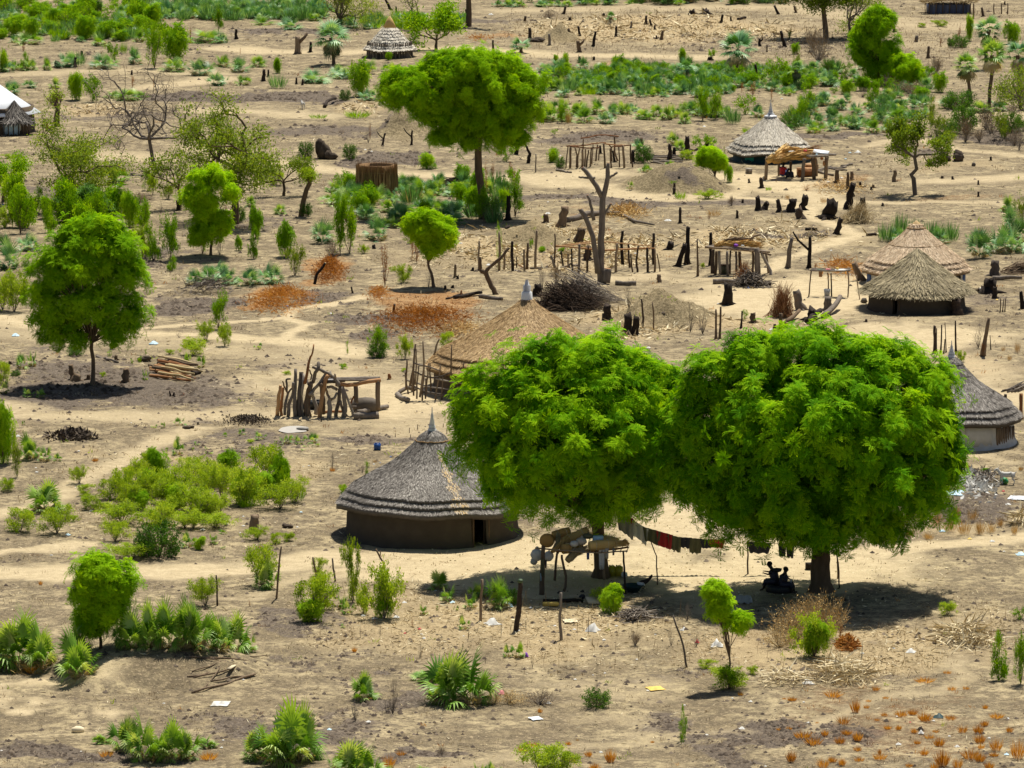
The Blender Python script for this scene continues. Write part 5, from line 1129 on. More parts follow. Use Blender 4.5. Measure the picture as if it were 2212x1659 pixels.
for r, pts in [(3, [(200, 520, 0), (600, 510, .3), (900, 460, .8), (1190, 430, 1.2)]), (3, [(260, 510, 0), (560, 560, .2), (760, 575, .4), (1040, 550, .4)]), (3, [(560, 325, .5), (800, 290, .6), (1000, 240, .8), (1250, 245, .9), (1520, 275, 1)]), (3, [(1160, 455, 0), (1400, 490, .5), (1680, 500, .2)]), (3, [(1340, 540, 0), (1600, 520, 0), (1830, 490, 0)])]:
    items.append(('rail', 'wood_red', r, r * .8, seq(Z4, pts)))
poles('pole_pen', *Z4(900, 1060), 'roofless rectangular frame of thin poles and rails behind the lopped tree', items, 'pole frame')
# kraal frame in the middle distance: tile 4 coordinates
Z6 = lambda x, y: T(4, x, y)
items = []
for r, pts in [(5, [(898, 620, 0), (900, 415, 0)]), (6, [(1028, 610, .3), (1030, 360, .3)]), (5, [(1060, 600, .8), (1065, 480, .8)]), (7, [(1115, 615, 0), (1112, 420, 0)]), (3, [(1140, 590, .5), (1140, 520, .5)]), (5, [(1190, 610, 0), (1188, 470, 0)]), (6, [(1207, 600, .3), (1212, 430, .3)]), (6, [(1260, 588, 0), (1268, 350, 0)]), (4, [(1383, 560, 0), (1385, 370, 0)]), (6, [(1385, 590, 0), (1360, 510, 0)]),
               (4, [(1438, 580, 0), (1425, 480, 0)]), (4, [(1470, 590, .5), (1470, 500, .5)]), (4, [(1500, 620, 0), (1490, 470, 0)]), (6, [(1535, 635, -.4), (1545, 440, -.4)]), (5, [(1590, 640, 0), (1600, 450, 0)]), (6, [(1775, 640, 0), (1782, 430, 0)]), (5, [(1865, 590, 1), (1855, 440, 1)]), (4, [(1885, 635, 0), (1870, 500, 0)]), (5, [(1915, 635, 0), (1908, 540, 0), (1920, 450, 0)]), (6, [(1980, 625, 0), (1978, 460, 0)]), (5, [(2025, 620, 0), (2028, 470, 0)]), (7, [(2018, 570, .5), (2018, 370, .5)]), (3, [(2060, 620, 0), (2040, 500, 0)]), (7, [(1820, 570, 1.5), (1812, 420, 1.5), (1820, 355, 1.5)])]:
    items.append(('post', random.choice(['bark', 'bark', 'char', 'bark_grey']), r, r * .85, seq(Z6, pts)))
for r, pts in [(4, [(1385, 450, 0), (1560, 465, 0), (1680, 480, 0), (2000, 462, 0)]), (3, [(1390, 455, .5), (1600, 435, 1), (1720, 425, 1), (1930, 445, 1), (2030, 450, .6)]), (3, [(1700, 480, 0), (1860, 470, 0), (2030, 465, 0)]), (3, [(1430, 445, 1.2), (1640, 420, 1.5)]), (3, [(1150, 570, .2), (1200, 600, 0)])]:
    items.append(('rail', 'wood_red', r, r * .8, seq(Z6, pts)))
poles('pole_pen', *Z6(1500, 620), 'long broken pen of mixed poles and pale rails around the lopped tree', items, 'pole frame')
# stick fence beside the brown hut: tile 4 / 7
items = []
for r, pts in [(5, [(432, 1365), (435, 1180)]), (5, [(455, 1350), (495, 1080)]), (5, [(470, 1380), (485, 1110)]), (4, [(490, 1340), (500, 1110)]), (5, [(520, 1420), (545, 1240), (540, 1060)]), (4, [(560, 1400), (575, 1200)]), (4, [(590, 1380), (585, 1200)]), (5, [(610, 1150), (625, 1090), (645, 1045)]), (4, [(535, 1440), (545, 1250)]), (4, [(500, 1430), (510, 1220)]), (4, [(480, 1410), (478, 1190)]), (4, [(620, 1440), (650, 1210)]), (4, [(720, 1430), (725, 1080)]), (4, [(795, 1390), (797, 1200)]), (4, [(660, 1440), (665, 1290)]), (4, [(555, 1430), (560, 1300)]), (4, [(445, 1400), (425, 1260)]), (4, [(760, 1440), (765, 1290)])]:
    items.append(('stake', 'bark', r, r * .7, [Z6(*q) for q in pts]))
for pts in [[(430, 1310), (560, 1350), (700, 1370), (850, 1380)], [(450, 1340), (600, 1400), (720, 1420), (850, 1430)], [(470, 1250), (560, 1290), (650, 1290), (720, 1260)], [(620, 1300), (720, 1320), (850, 1340)], [(480, 1200), (600, 1230), (650, 1250)], [(540, 1390), (700, 1400)], [(620, 1410), (850, 1390)]]:
    items.append(('rail', 'bark_grey', 4, 3, [Z6(*q) for q in pts]))
poles('stick_fence', *Z6(560, 1440), 'wicker-like fence of thin dark stakes in front of the brown hut wall', items, 'fence')
log(*Z6(375, 1415), *Z6(440, 1455), 12, 'short grey log end lying at the foot of the stick fence'); log(*Z6(380, 1410), *Z6(500, 1360), 9, 'crooked grey branch lying across the foot of the stick fence', bend=.1)

# loaded platform under the shade tree
items = [('post', 'bark', 12, 9, seq(Z2, [(320, 1285, 0), (335, 900, 0), (345, 480, 0)])), ('post', 'bark', 6, 5, seq(Z2, [(660, 1180, 0), (700, 980, 0), (650, 760, 0), (630, 620, 0)])), ('post', 'char', 5, 4, seq(Z2, [(1605, 1220, 0), (1590, 800, 0), (1570, 560, 0)])), ('post', 'bark', 6, 5, seq(Z2, [(1280, 1000, 1.4), (1270, 560, 1.4)])), ('post', 'bark', 6, 5, seq(Z2, [(520, 1010, 1.6), (560, 560, 1.6)])),
         ('rail', 'bark', 4, 3, seq(Z2, [(220, 515, 0), (700, 560, 0), (1200, 590, 0), (1640, 560, 0)])), ('rail', 'wood_red', 4, 4, seq(Z2, [(500, 560, 1.5), (1100, 560, 1.5), (1650, 500, 1.5)]))]
for k in range(13): x = 480 + k * 95; items.append(('slat', random.choice(['bark', 'bark_grey']), 2.2, 2, seq(Z2, [(x, 600 - k * 2, -.1), (x + 30, 520 - k * 2, 1.6)])))
lp, lpp, lps = poles('loaded_platform', *Z2(900, 1240), 'raised pole platform piled with mat rolls and bags under the shade tree', items, 'platform')
Yp = lpp[1] + .7
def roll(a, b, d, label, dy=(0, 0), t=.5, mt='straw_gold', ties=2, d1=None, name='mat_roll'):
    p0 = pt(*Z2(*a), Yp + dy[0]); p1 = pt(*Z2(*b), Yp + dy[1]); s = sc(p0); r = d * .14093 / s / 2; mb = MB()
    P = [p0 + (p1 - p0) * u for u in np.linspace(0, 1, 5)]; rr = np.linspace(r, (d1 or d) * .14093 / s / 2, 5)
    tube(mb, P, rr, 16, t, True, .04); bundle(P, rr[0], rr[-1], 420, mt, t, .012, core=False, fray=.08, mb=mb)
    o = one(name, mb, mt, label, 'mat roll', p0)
    for k in range(ties):
        c = p0 + (p1 - p0) * (.25 + .5 * k); dd = unit(p1 - p0); A = frames(dd[None])[0]; th = np.linspace(0, 2 * PI, 17); tm = MB()
        tube(tm, c - p0 + np.cos(th)[:, None] * A[:, 0] * r * 1.05 + np.sin(th)[:, None] * A[:, 1] * r * 1.05, .012, 4, .8, False); tm.build('tie', MATS['straw'], parent=o)
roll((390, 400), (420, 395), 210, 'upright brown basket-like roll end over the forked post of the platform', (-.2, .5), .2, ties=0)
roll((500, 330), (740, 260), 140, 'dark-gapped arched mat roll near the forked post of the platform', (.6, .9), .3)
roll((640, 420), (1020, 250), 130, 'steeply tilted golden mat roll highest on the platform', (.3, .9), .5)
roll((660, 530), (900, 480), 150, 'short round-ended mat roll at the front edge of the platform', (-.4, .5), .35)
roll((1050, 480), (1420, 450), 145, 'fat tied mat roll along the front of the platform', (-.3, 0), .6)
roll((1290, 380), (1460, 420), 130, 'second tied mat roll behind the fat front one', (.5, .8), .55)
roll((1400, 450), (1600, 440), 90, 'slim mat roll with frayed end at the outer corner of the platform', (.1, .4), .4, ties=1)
straw_bundle(seq(Z2, [(710, 710, -.6), (820, 600, -.4), (980, 530, -.1)]), Yp, 15, 'loose pale straw brush hanging off the platform front', 'straw', 500, 9, w=.02)
straw_bundle(seq(Z2, [(500, 560, -.4), (560, 460, 0), (570, 340, .4)]), Yp, 10, 'pale straw sheaf standing against the dark-gapped mat roll', 'straw', 400, 8, w=.02)
straw_bundle(seq(Z2, [(480, 570, -.5), (640, 440, 0), (700, 380, .2)]), Yp, 9, 'golden frayed sheaf lying below the tilted mat roll', 'straw_gold', 300, 8, w=.02)
straw_bundle(seq(Z2, [(1540, 430, .3), (1600, 400, .3), (1650, 450, .4)]), Yp, 6, 'dark frayed grass end poking out at the platform corner', 'straw_gold', 200, 4, w=.02)
def bag(x, y, w, h, mt, label, dy=0, name='bag', cat='bag', knot=True, Z=Z2, k=.14093, Y=None):
    q = pt(*Z(x, y), (Yp if Y is None else Y) + dy); s = sc(q); W = w * k / s; Hh = h * k / s; mb = MB()
    blob(mb, q, (W / 2, W * .42, Hh / 2), 16, .10); o = one(name, mb, mt, label, cat, q, smooth=True)
    if knot:
        kb = MB(); tube(kb, [(0, 0, Hh * .42), (.01, 0, Hh * .55), (.03, 0, Hh * .68)], [.05, .025, .06], 7, .6); kb.build('knot', MATS[mt], parent=o)
    return o
bag(245, 620, 190, 190, 'white_cloth', 'translucent white bag hanging on the outer side of the forked post', -.2); bag(430, 640, 150, 160, 'white_cloth', 'pale sack hanging on the inner side of the forked post', -.2)
bag(200, 720, 110, 110, 'cloth_grey', 'grey crumpled bag hanging lowest by the forked post', -.25)
bag(930, 410, 170, 120, 'cloth_grey', 'grey shiny bag tucked between the mat rolls', -.2); bag(1030, 330, 160, 90, 'cloth_olive', 'dark green bag behind the grey shiny bag on the platform', .2)
mb = MB(); q = pt(*Z2(1180, 370), Yp + .2); box(mb, q, (.42, .3, .24), .1, .6, jit=.12); one('basin', mb, 'pale_blue', 'pale blue-white tub among the mat rolls on the platform', 'tub', q)
bag(820, 450, 130, 100, 'white_cloth', 'creased white sheet bunched beside the short round-ended roll', -.3, 'cloth', 'cloth', False)
def hang(Z, x, y, w, h, mt, label, Y, name='hanging_cloth', cat='cloth', k=.14093, rz=0, sway=.03):
    q = pt(*Z(x, y), Y); s = sc(q); W = w * k / s; Hh = h * k / s; n = 9; mb = MB(); V = []
    for j in range(4):
        for i in range(n):
            u = i / (n - 1) - .5; yy = sway * math.sin(i * 1.9) * (1 + j * .3); V.append((u * W * (1 - .05 * j), yy, -Hh * j / 3 - (.04 * Hh * rng.random() if j == 3 else 0)))
    V = np.array(V); B = V + [0, .02, 0]
    Q = [(j * n + i, j * n + i + 1, (j + 1) * n + i + 1, (j + 1) * n + i) for j in range(3) for i in range(n - 1)]
    mb.add(np.concatenate([V, B]) + q, Q + [(a + 4 * n, d + 4 * n, c + 4 * n, b + 4 * n) for a, b, c, d in Q] + [(3 * n + i, 3 * n + i + 1, 7 * n + i + 1, 7 * n + i) for i in range(n - 1)], t=.5)
    o = mb.build(name, MATS[mt], loc=q); tag(o, label, cat); return o
hang(Z2, 1240, 540, 90, 300, 'tin', 'long silvery sheet hanging against the shade tree trunk by the platform', Yp - .2)
hang(Z2, 1320, 520, 55, 160, 'white_cloth', 'white cloth hanging next to the silvery sheet', Yp - .25); hang(Z2, 1030, 590, 45, 100, 'blue_plastic', 'small blue cloth hanging below the platform edge', Yp - .3); hang(Z2, 1420, 520, 35, 105, 'cloth_grey', 'narrow grey bottle-like rag hanging from the platform front', Yp - .3)
hang(Z2, 310, 900, 26, 120, 'pale_blue', 'thin pale strip hanging low on the forked post', lpp[1] - .1); hang(Z2, 330, 680, 60, 260, 'cloth_olive', 'olive cords and rags hanging down the forked post', lpp[1] - .12); hang(Z2, 385, 700, 30, 130, 'cloth_dark', 'black strap hanging beside the olive rags', lpp[1] - .12)
for k, (x, lb) in enumerate([(1400, 'yellow water can closest to the shade tree trunk, beneath the platform'), (1505, 'yellow water can farther from the trunk, beside the white ball')]):
    q = at(*Z2(x, 945)); s = sc(q); mb = MB(); W = 115 * .14093 / s; hh = 175 * .14093 / s
    box(mb, q + [0, 0, hh * .42], (W, W * .6, hh * .84), .1, .5, jit=.03); box(mb, q + [0, 0, hh * .87], (W * .7, W * .45, hh * .08), .1, .5); tube(mb, [q + [-W * .3, 0, hh * .86], q + [-W * .32, 0, hh * 1.0]], .04, 8, .8); tube(mb, [q + [-.05, 0, hh * .88], q + [0, 0, hh], q + [W * .3, 0, hh * .9]], .02, 6, .5); one('water_can', mb, 'yellow_plastic', lb, 'water can', q)
q = at(*Z2(1585, 968)); mb = MB(); blob(mb, q + [0, 0, .13], .135, 16, .02, .9); one('ball', mb, 'white_cloth', 'white ball on the ground beside the yellow water cans', 'ball', q, smooth=True)
def stake(x0, y0, x1, y1, d, label=None, mt='bark', phrase=None, cat='post', name='post', mid=None, d1=None, group=None):
    p = at(x0, y0); s = sc(p); e = vp(x1, y1, p[1]); mb = MB()
    P = [p - [0, 0, .12]] + ([vp(mid[0], mid[1], p[1])] if mid else []) + [e]; P = np.array(P)
    if mid: u = np.linspace(0, 2, 7); P = np.stack([np.interp(u, range(3), P[:, k]) for k in range(3)], 1); P[1:-1] += rng.normal(size=(5, 3)) * .012
    else: P = wig(P[0], P[1], 6, .02)
    tube(mb, P, np.linspace(d, d1 or d * .75, len(P)) / s / 2, 7, .3 + .5 * rng.random(), True, .1)
    o = mb.build(name, MATS[mt], loc=p, smooth=True)
    if label: tag(o, label, cat, group)
    else: auto(o, phrase or 'thin wooden post', cat, x0, y0, group)
    return o
stake(*Z2(2095, 1080), *Z2(2000, 430), 3, 'thin curved stick standing beneath the clothes line', mid=Z2(2080, 640))
q = at(*Z2(1720, 1190)); mb = MB(); lathe(mb, [(.02, .03), (.22, .02), (.34, .2), (.46, .30), (.44, .31), (.31, .21), (.2, .05), (.02, .05)], 22, q, .4); one('basin', mb, 'teal', 'dark teal wash basin on the shaded ground by the black rooster', 'basin', q, smooth=True)
q = at(*Z2(1840, 1180)) + [0, 0, .22]; mb = MB(); box(mb, q + [0, 0, .1], (.3, .2, .05), .3, tilt=(.3, .2)); one('metal_plate', mb, 'tin', 'shiny metal plate resting on the rim of the wash basin', 'plate', q)
log(*Z2(340, 1345), *Z2(960, 1350), 9, 'dark thick log in the shade at the foot of the platform', 'char', d1=8)
cloth_lump(*Z2(945, 1260), at(*Z2(945, 1290))[1], 13, 11, 'rubber', 'black cooking pot at the end of the dark thick log', 'pot', 'cooking_pot')
q = at(*Z2(460, 1410)); mb = MB(); tube(mb, [q + [-.33, 0, .1], q + [-.28, 0, .1], q + [.28, 0, .1], q + [.33, 0, .1]], [.06, .095, .095, .06], 10, .5); one('container', mb, 'foam_yellow', 'orange-yellow plastic container lying near the sunlit post', 'container', q, smooth=True)
q = at(*Z2(1100, 1370)); mb = MB(); box(mb, q + [0, 0, .14], (.50, .45, .04), .3, .6, tilt=(.45, .15)); one('board', mb, 'light_board', 'pale square board leaning beside the leafy shrub by the platform', 'board', q)
# clothes line
def cl(x, y): return (x, y)
posts = [((1347, 1283), (1345, 1135)), ((1616, 1240), (1614, 1165)), ((1810, 1272), (1802, 1180))]
Yl = at(1616, 1240)[1]
mb = MB(); L = [(1336, 1118), (1400, 1150), (1470, 1168), (1560, 1176), (1616, 1172), (1700, 1178), (1760, 1172)]
tube(mb, [vp(a, b - 2, Yl) for a, b in L], .012, 4, .5, False); o = mb.build('clothes_line', MATS['bark_grey'], loc=vp(1336, 1116, Yl)); tag(o, 'thin sagging clothes line strung between the two shade trees', 'clothes line')
ZL = lambda x, y: (x, y)
gl = [(1352, 1116, 34, 34, 'cloth_grey', 'pale grey garment, highest on the clothes line'), (1362, 1117, 12, 11, 'cloth_red', 'bright red patch of cloth at the high end of the clothes line'), (1380, 1131, 34, 30, 'white_cloth', 'light scallop-edged garment next to the high end of the clothes line'), (1408, 1143, 32, 26, 'cloth_olive', 'dark olive garment hanging after the light ones'), (1436, 1151, 30, 28, 'cloth_red', 'dark red garment where the clothes line flattens'), (1458, 1158, 26, 28, 'cloth_olive', 'ragged brown-green garment beside the dark red one'),
      (1480, 1161, 24, 20, 'cloth_dark', 'black garment in the middle of the clothes line'), (1502, 1163, 26, 28, 'cloth_olive', 'grey-green garment with a hanging cord'), (1525, 1165, 22, 17, 'cloth_dark', 'short black garment between grey-green and red ones'), (1548, 1165, 30, 16, 'cloth_red', 'red cloth under the drooping leaves of the largest tree'), (1640, 1172, 44, 20, 'cloth_dark', 'wide dark blue cloth right of the slim line pole'), (1690, 1174, 15, 24, 'cloth_dark', 'first dark trouser leg hanging near the thick trunk'), (1707, 1175, 15, 26, 'cloth_dark', 'second dark trouser leg hanging nearest the thick trunk')]
for k, (x, y, w_, h_, mt, lb) in enumerate(gl):
    q = vp(x, y, Yl - (.06 if h_ < 12 else .03)); s = sc(q); W = w_ * 1.22 / s; Hh = h_ * 1.1 / s; n = 10; V = []; sl = -.62 if x < 1400 else -.28 if x < 1470 else -.05
    lo = [.12 * Hh * rng.random() for i in range(n)]
    for j in range(5):
        for i in range(n):
            u = i / (n - 1) - .5; V.append((u * W * (1 - .06 * j), .035 * math.sin(i * 1.7 + k) * (1 + j * .4), u * W * sl - Hh * j / 4 - lo[i] * (j / 4) ** 2))
    V = np.array(V); Q = [(j * n + i, j * n + i + 1, (j + 1) * n + i + 1, (j + 1) * n + i) for j in range(4) for i in range(n - 1)]
    mb = MB(); mb.add(np.concatenate([V, V + [0, .02, 0]]) + q, Q + [(a + 5 * n, d + 5 * n, c + 5 * n, b + 5 * n) for a, b, c, d in Q], t=.5); o = mb.build('garment', MATS[mt], loc=q, smooth=True); tag(o, lb, 'garment')
stake(1616, 1240, 1614, 1168, 4, 'slim dark pole propping the clothes line', 'char'); stake(1814, 1270, 1805, 1175, 3.5, 'slanting pole beside the thick trunk of the largest tree', 'char'); stake(1809, 1250, 1808, 1170, 3, 'second thin pole crossing the slanting one by the thick trunk', 'bark')
q = at(1748, 1230); mb = MB(); box(mb, q + [0, 0, .15], (.3, .25, .26), .1, .3, jit=.05); one('stool', mb, 'char', 'small dark stool in the sun left of the thick trunk', 'stool', q)
q = at(1595, 1298); mb = MB(); n = 14
V = [(q[0] + (i / 13 - .5) * 1.1, q[1] + (j / 6 - .5) * 1.6, q[2] + .02 + .10 * rng.random()) for j in range(7) for i in range(14)]
mb.add(V, [(j * 14 + i, j * 14 + i + 1, (j + 1) * 14 + i + 1, (j + 1) * 14 + i) for j in range(6) for i in range(13)], t=.4); one('ground_sheet', mb, 'cloth_grey', 'rumpled grey sheet spread on the shaded ground left of the seated people', 'sheet', q)

# two small racks on the right
items = [('post', 'char', 9, 8, seq(Z5, [(210, 540, 0), (215, 230, 0)])), ('post', 'bark', 7, 6, seq(Z5, [(245, 550, .3), (265, 250, .3)])), ('post', 'bark_grey', 6, 6, seq(Z5, [(310, 550, 0), (295, 250, 0)])), ('post', 'bark_grey', 6, 6, seq(Z5, [(415, 570, -.2), (400, 250, -.2)])), ('post', 'char', 4, 4, seq(Z5, [(437, 545, .2), (445, 240, .2)])), ('post', 'bark_grey', 5, 5, seq(Z5, [(520, 520, .8), (520, 250, .8)])),
         ('post', 'bark', 8, 6, seq(Z5, [(570, 470, 1.4), (565, 250, 1.4)])), ('post', 'bark', 5, 5, seq(Z5, [(735, 530, .4), (740, 250, .4)])), ('post', 'bark_grey', 13, 12, seq(Z5, [(805, 550, -.2), (785, 210, -.2)])), ('post', 'bark_grey', 7, 6, seq(Z5, [(980, 590, -.2), (960, 480, 0), (900, 380, 0), (850, 260, 0)])), ('post', 'bark', 5, 5, seq(Z5, [(940, 540, .6), (910, 280, .6)]))]
for k in range(6): items.append(('rail', random.choice(['bark', 'bark_grey']), 5, 4, seq(Z5, [(110 + 20 * k, 195 - 4 * k, k * .3 - .2), (500, 225 - 6 * k, k * .3), (960 - 25 * k, 260 - 6 * k, k * .3)])))
items += [('rail', 'straw', 3, 2, seq(Z5, [(250, 180, 0), (390, 60, 1)])), ('rail', 'bark', 5, 4, seq(Z5, [(680, 100, 1), (760, 50, 1.2), (840, 30, 1.4)])), ('rail', 'bark', 4, 4, seq(Z5, [(830, 260, 0), (975, 300, -.2)]))]
k1, k1p, k1s = poles('pole_rack', *Z5(560, 560), 'pole rack with straw bundles and a purple cloth above a woodpile', items, 'rack')
straw_bundle(seq(Z5, [(240, 185, 0), (330, 150, .2), (440, 150, .2)]), k1p[1], 9, 'shorter straw bundle on the rack with the purple cloth', w=.04); straw_bundle(seq(Z5, [(430, 160, .3), (600, 145, .3), (770, 160, .3)]), k1p[1], 10, 'longer straw bundle on the rack with the purple cloth', w=.04, n=400)
straw_bundle(seq(Z5, [(330, 120, 1), (500, 100, 1), (680, 105, 1)]), k1p[1], 9, 'dark brushwood bundle behind the straw on the rack', 'bark', w=.03)
cloth_lump(*Z5(515, 172), k1p[1] + .1, 10, 7, 'purple', 'small purple cloth on the edge of the pole rack'); cloth_lump(*Z5(600, 175), k1p[1] + .1, 8, 4, 'white_cloth', 'tiny white cloth beside the purple one')
q = at(*Z5(370, 540)); mb = MB(); lathe(mb, [(.1, 0), (.25, .02), (.28, .35), (.26, .5), (.2, .5)], 16, q, .4); o = one('bucket', mb, 'cloth_olive', 'dull green bucket with a dark lid under the pole rack', 'bucket', q, smooth=True); mb = MB(); tube(mb, [(0, 0, .5), (0, 0, .56)], .32, 14, .3); mb.build('lid', MATS['bark'], parent=o)
items = [('leg', 'bark', 3, 3, seq(Z5, [(1465, 850, 0), (1480, 680, 0), (1500, 510, 0)])), ('leg', 'bark', 3, 3, seq(Z5, [(1975, 850, 0), (1990, 700, 0), (1975, 510, 0)])), ('leg', 'char', 3.5, 3, seq(Z5, [(1765, 845, -.3), (1755, 540, -.3)])), ('leg', 'bark', 3, 3, seq(Z5, [(1725, 750, 1.2), (1715, 530, 1.2)])), ('leg', 'bark', 2.5, 2.5, seq(Z5, [(2135, 925, -.8), (2090, 560, -.8)]))]
for k in range(5): items.append(('slat', 'bark_grey', 3, 3, seq(Z5, [(1480 + 8 * k, 500 - 6 * k, k * .3), (1740, 510 - 6 * k, k * .3), (2010, 500 - 6 * k, k * .3)])))
t1, t1p, t1s = poles('drying_table', *Z5(1700, 850), 'thin-legged stick table with cloths drying on top, beside the touching pair of huts', items, 'table')
for k, (x, y, w_, h_, mt, lb) in enumerate([(1610, 490, 100, 22, 'cloth_green', 'green cloth spread at one end of the stick table'), (1720, 485, 70, 18, 'pink', 'pinkish cloth in the middle of the stick table'), (1900, 495, 200, 16, 'white_cloth', 'long white cloth along the front of the stick table'), (1840, 475, 40, 26, 'foam_yellow', 'yellow bundle on the stick table')]):
    cloth_lump(*Z5(x, y), t1p[1] + .4, w_ * .165, h_ * .165, mt, lb)
hang(Z5, 1620, 515, 50, 70, 'wood_red', 'brown rag hanging beneath the stick table', t1p[1] - .05, k=.16544)
q = at(*Z5(1705, 835)); mb = MB(); lathe(mb, [(.13, 0), (.15, 0), (.20, .42), (.19, .42), (.14, .04)], 16, q, .5); one('bucket', mb, 'grey_plastic', 'grey bucket on the ground under the stick table', 'bucket', q, smooth=True)
# rack at the right edge, sticks on top
items = [('post', 'wood_red', 8, 8, [(2207, 905, 0), (2205, 850, 0)]), ('post', 'char', 7, 7, [(2172, 892, 2), (2172, 852, 2)]), ('post', 'wood_red', 7, 7, [(2250, 905, 0), (2250, 850, 0)])]
for k in range(22): a = 2160 + rng.random() * 40; items.append(('stick', 'bark_grey', 3, 2, [(a, 842 + 6 * rng.random(), rng.random() * 2), (a + 30 + 30 * rng.random(), 822 + 14 * rng.random(), rng.random() * 2)]))
poles('pole_rack', 2207, 905, 'pole rack heaped with pale dry sticks beside the silvery-thatched hut', items, 'rack')

# ================================================================== people and animals
def skin_body(name, J, E, R, mt, loc, rz=0, sub=2, root=0, s=1.0):
    me = bpy.data.meshes.new(name); me.from_pydata([tuple(np.array(j) * s) for j in J], E, []); ob = bpy.data.objects.new(name, me); COL.objects.link(ob)
    me.materials.append(MATS[mt]); md = ob.modifiers.new('skin', 'SKIN'); md.use_smooth_shade = True
    if not me.skin_vertices: me.skin_vertices.new() if hasattr(me.skin_vertices, 'new') else None
    if me.skin_vertices:
        for v, r in zip(me.skin_vertices[0].data, R): v.radius = (r * s, r * s); v.use_root = False
        me.skin_vertices[0].data[root].use_root = True
    sb = ob.modifiers.new('sub', 'SUBSURF'); sb.levels = sub; sb.render_levels = sub
    ob.location = loc; ob.rotation_euler = (0, 0, rz)
    return ob
def person(x, y, label, rz=0, s=1.0, seat=.0, shirt='cloth_dark', skirt='cloth_dark', arms=((.3, .32, .12), (.3, .30, .1)), lean=.1, knees=.28, name='person', foot=-.0, hl=.05, dx=0.0):
    """seated figure facing +Y in its own frame; seat: height of the seat; arms: hand offsets (forward, side, up from the pelvis)"""
    p = at(x, y); z0 = seat + .10
    J = []; R = []; E = []
    def j(v, r, par=None):
        J.append(v); R.append(r)
        if par is not None: E.append((par, len(J) - 1))
        return len(J) - 1
    pel = j((0, 0, z0), .13); bl = j((0, lean * .3, z0 + .18), .115, pel); ch = j((0, lean * .7, z0 + .36), .13, bl); nk = j((0, lean * 1.1, z0 + .50), .072, ch)
    hd = j((0, lean * 1.2 + hl * .4, z0 + .57), .085, nk); hc = j((0, lean * 1.2 + hl, z0 + .66), .106, hd); ht = j((0, lean * 1.2 + hl, z0 + .75), .08, hc)
    nose = j((0, lean * 1.2 + hl + .125, z0 + .645), .014, hc)
    for sg, (af, as_, au) in zip((-1, 1), arms):
        sh = j((sg * .17, lean * .8, z0 + .44), .055, ch); h = np.array([sg * as_, lean + af, z0 + au + .1])
        el = (np.array(J[sh]) + h) / 2 + [sg * .07, -.04, -.09]; e = j(tuple(el), .04, sh); wr = j(tuple(h), .027, e)
        dd = unit(h - el); pm = j(tuple(h + dd * .05), .03, wr)
        for f in range(5):
            sp = (f - 2) * .017; b = np.array(J[pm]) + dd * (.03 if f else .0) + [sp, 0, 0]
            f1 = j(tuple(b + dd * (.035 + .006 * (f in (2, 3)))), .0085, pm); j(tuple(b + dd * (.062 + .01 * (f in (2, 3))) + [0, 0, -.018]), .0075, f1)
    for sg in (-1, 1):
        hp = j((sg * .09, .03, z0 - .01), .10, pel); kn = j((sg * .13, .42, z0 - .04 + knees), .062, hp); an = j((sg * .12, .62 if seat < .15 else .50, foot + .07), .038, kn); j((sg * .13, (.62 if seat < .15 else .50) + .14, foot + .03), .033, an)
    b = skin_body(name, J, E, R, 'skin', p + np.array([dx, 0, 0]), rz, 2, 0, s); tag(b, label, 'person')
    # hair, ears, eyes
    hr = MB(); hc_ = np.array(J[hc]) * s; blob(hr, hc_ + np.array([0, -.02, .03]) * s, (.108 * s, .115 * s, .11 * s), 14, .04); hr.build('hair', MATS['hair'], parent=b, smooth=True)
    fc = MB()
    for sg in (-1, 1): blob(fc, hc_ + np.array([sg * .036, .085, .012]) * s, .013 * s, 6, 0, 1)
    fc.build('eyes', MATS['white_cloth'], parent=b)
    # clothing: shirt and wrapped skirt following the body
    sh = MB(); tube(sh, [np.array(J[pel]) * s + [0, 0, -.02], np.array(J[bl]) * s, np.array(J[ch]) * s, (np.array(J[nk]) * s + np.array(J[ch]) * s) / 2 + [0, 0, .02]], np.array([.19, .18, .205, .11]) * s, 14, .5, True, .04)
    for k in (8, 8 + 14):
        if k < len(J): tube(sh, [np.array(J[k]) * s, np.array(J[k]) * s * .45 + np.array(J[k + 1]) * s * .55], np.array([.075, .06]) * s, 8, .5, True, .04)
    sh.build('shirt', MATS[shirt], parent=b, smooth=True)
    sk = MB(); n0 = len(J) - 8
    for q in (n0, n0 + 4): tube(sk, [np.array(J[pel]) * s, np.array(J[q]) * s, np.array(J[q + 1]) * s + [0, 0, .01], (np.array(J[q + 1]) + np.array(J[q + 2])) / 2 * s], np.array([.15, .125, .09, .08]) * s, 10, .5, True, .05)
    sk.build('shorts', MATS[skirt], parent=b, smooth=True)
    return b
ty = at(1684, 1278)
def tyre(p, R, r, label, tilt=0):
    mb = MB(); prof = [(R - r * 1.1, .04), (R - r * .9, 0), (R, .02), (R + .02, r * .5), (R + .03, r), (R + .02, r * 1.5), (R, r * 2 - .02), (R - r * .9, r * 2), (R - r * 1.1, r * 2 - .04), (R - r * .8, r), (R - r * 1.1, .04)]
    lathe(mb, prof, 40, p, .5, wob=lambda th, i: (.012 * (np.arange(len(th)) % 2) * (3 <= i <= 5), 0)); return one('tyre', mb, 'rubber', label, 'tyre', p, smooth=False)
tyre(ty, .56, .16, 'large black tyre lying flat, used as a seat under the largest tree')
person(1675, 1277, 'person in dark clothes bending forward on the tyre, the one farther from the trunk', rz=1.25, seat=.34, arms=((.26, .13, .20), (.28, .12, .24)), lean=.16, knees=.0, hl=.08)
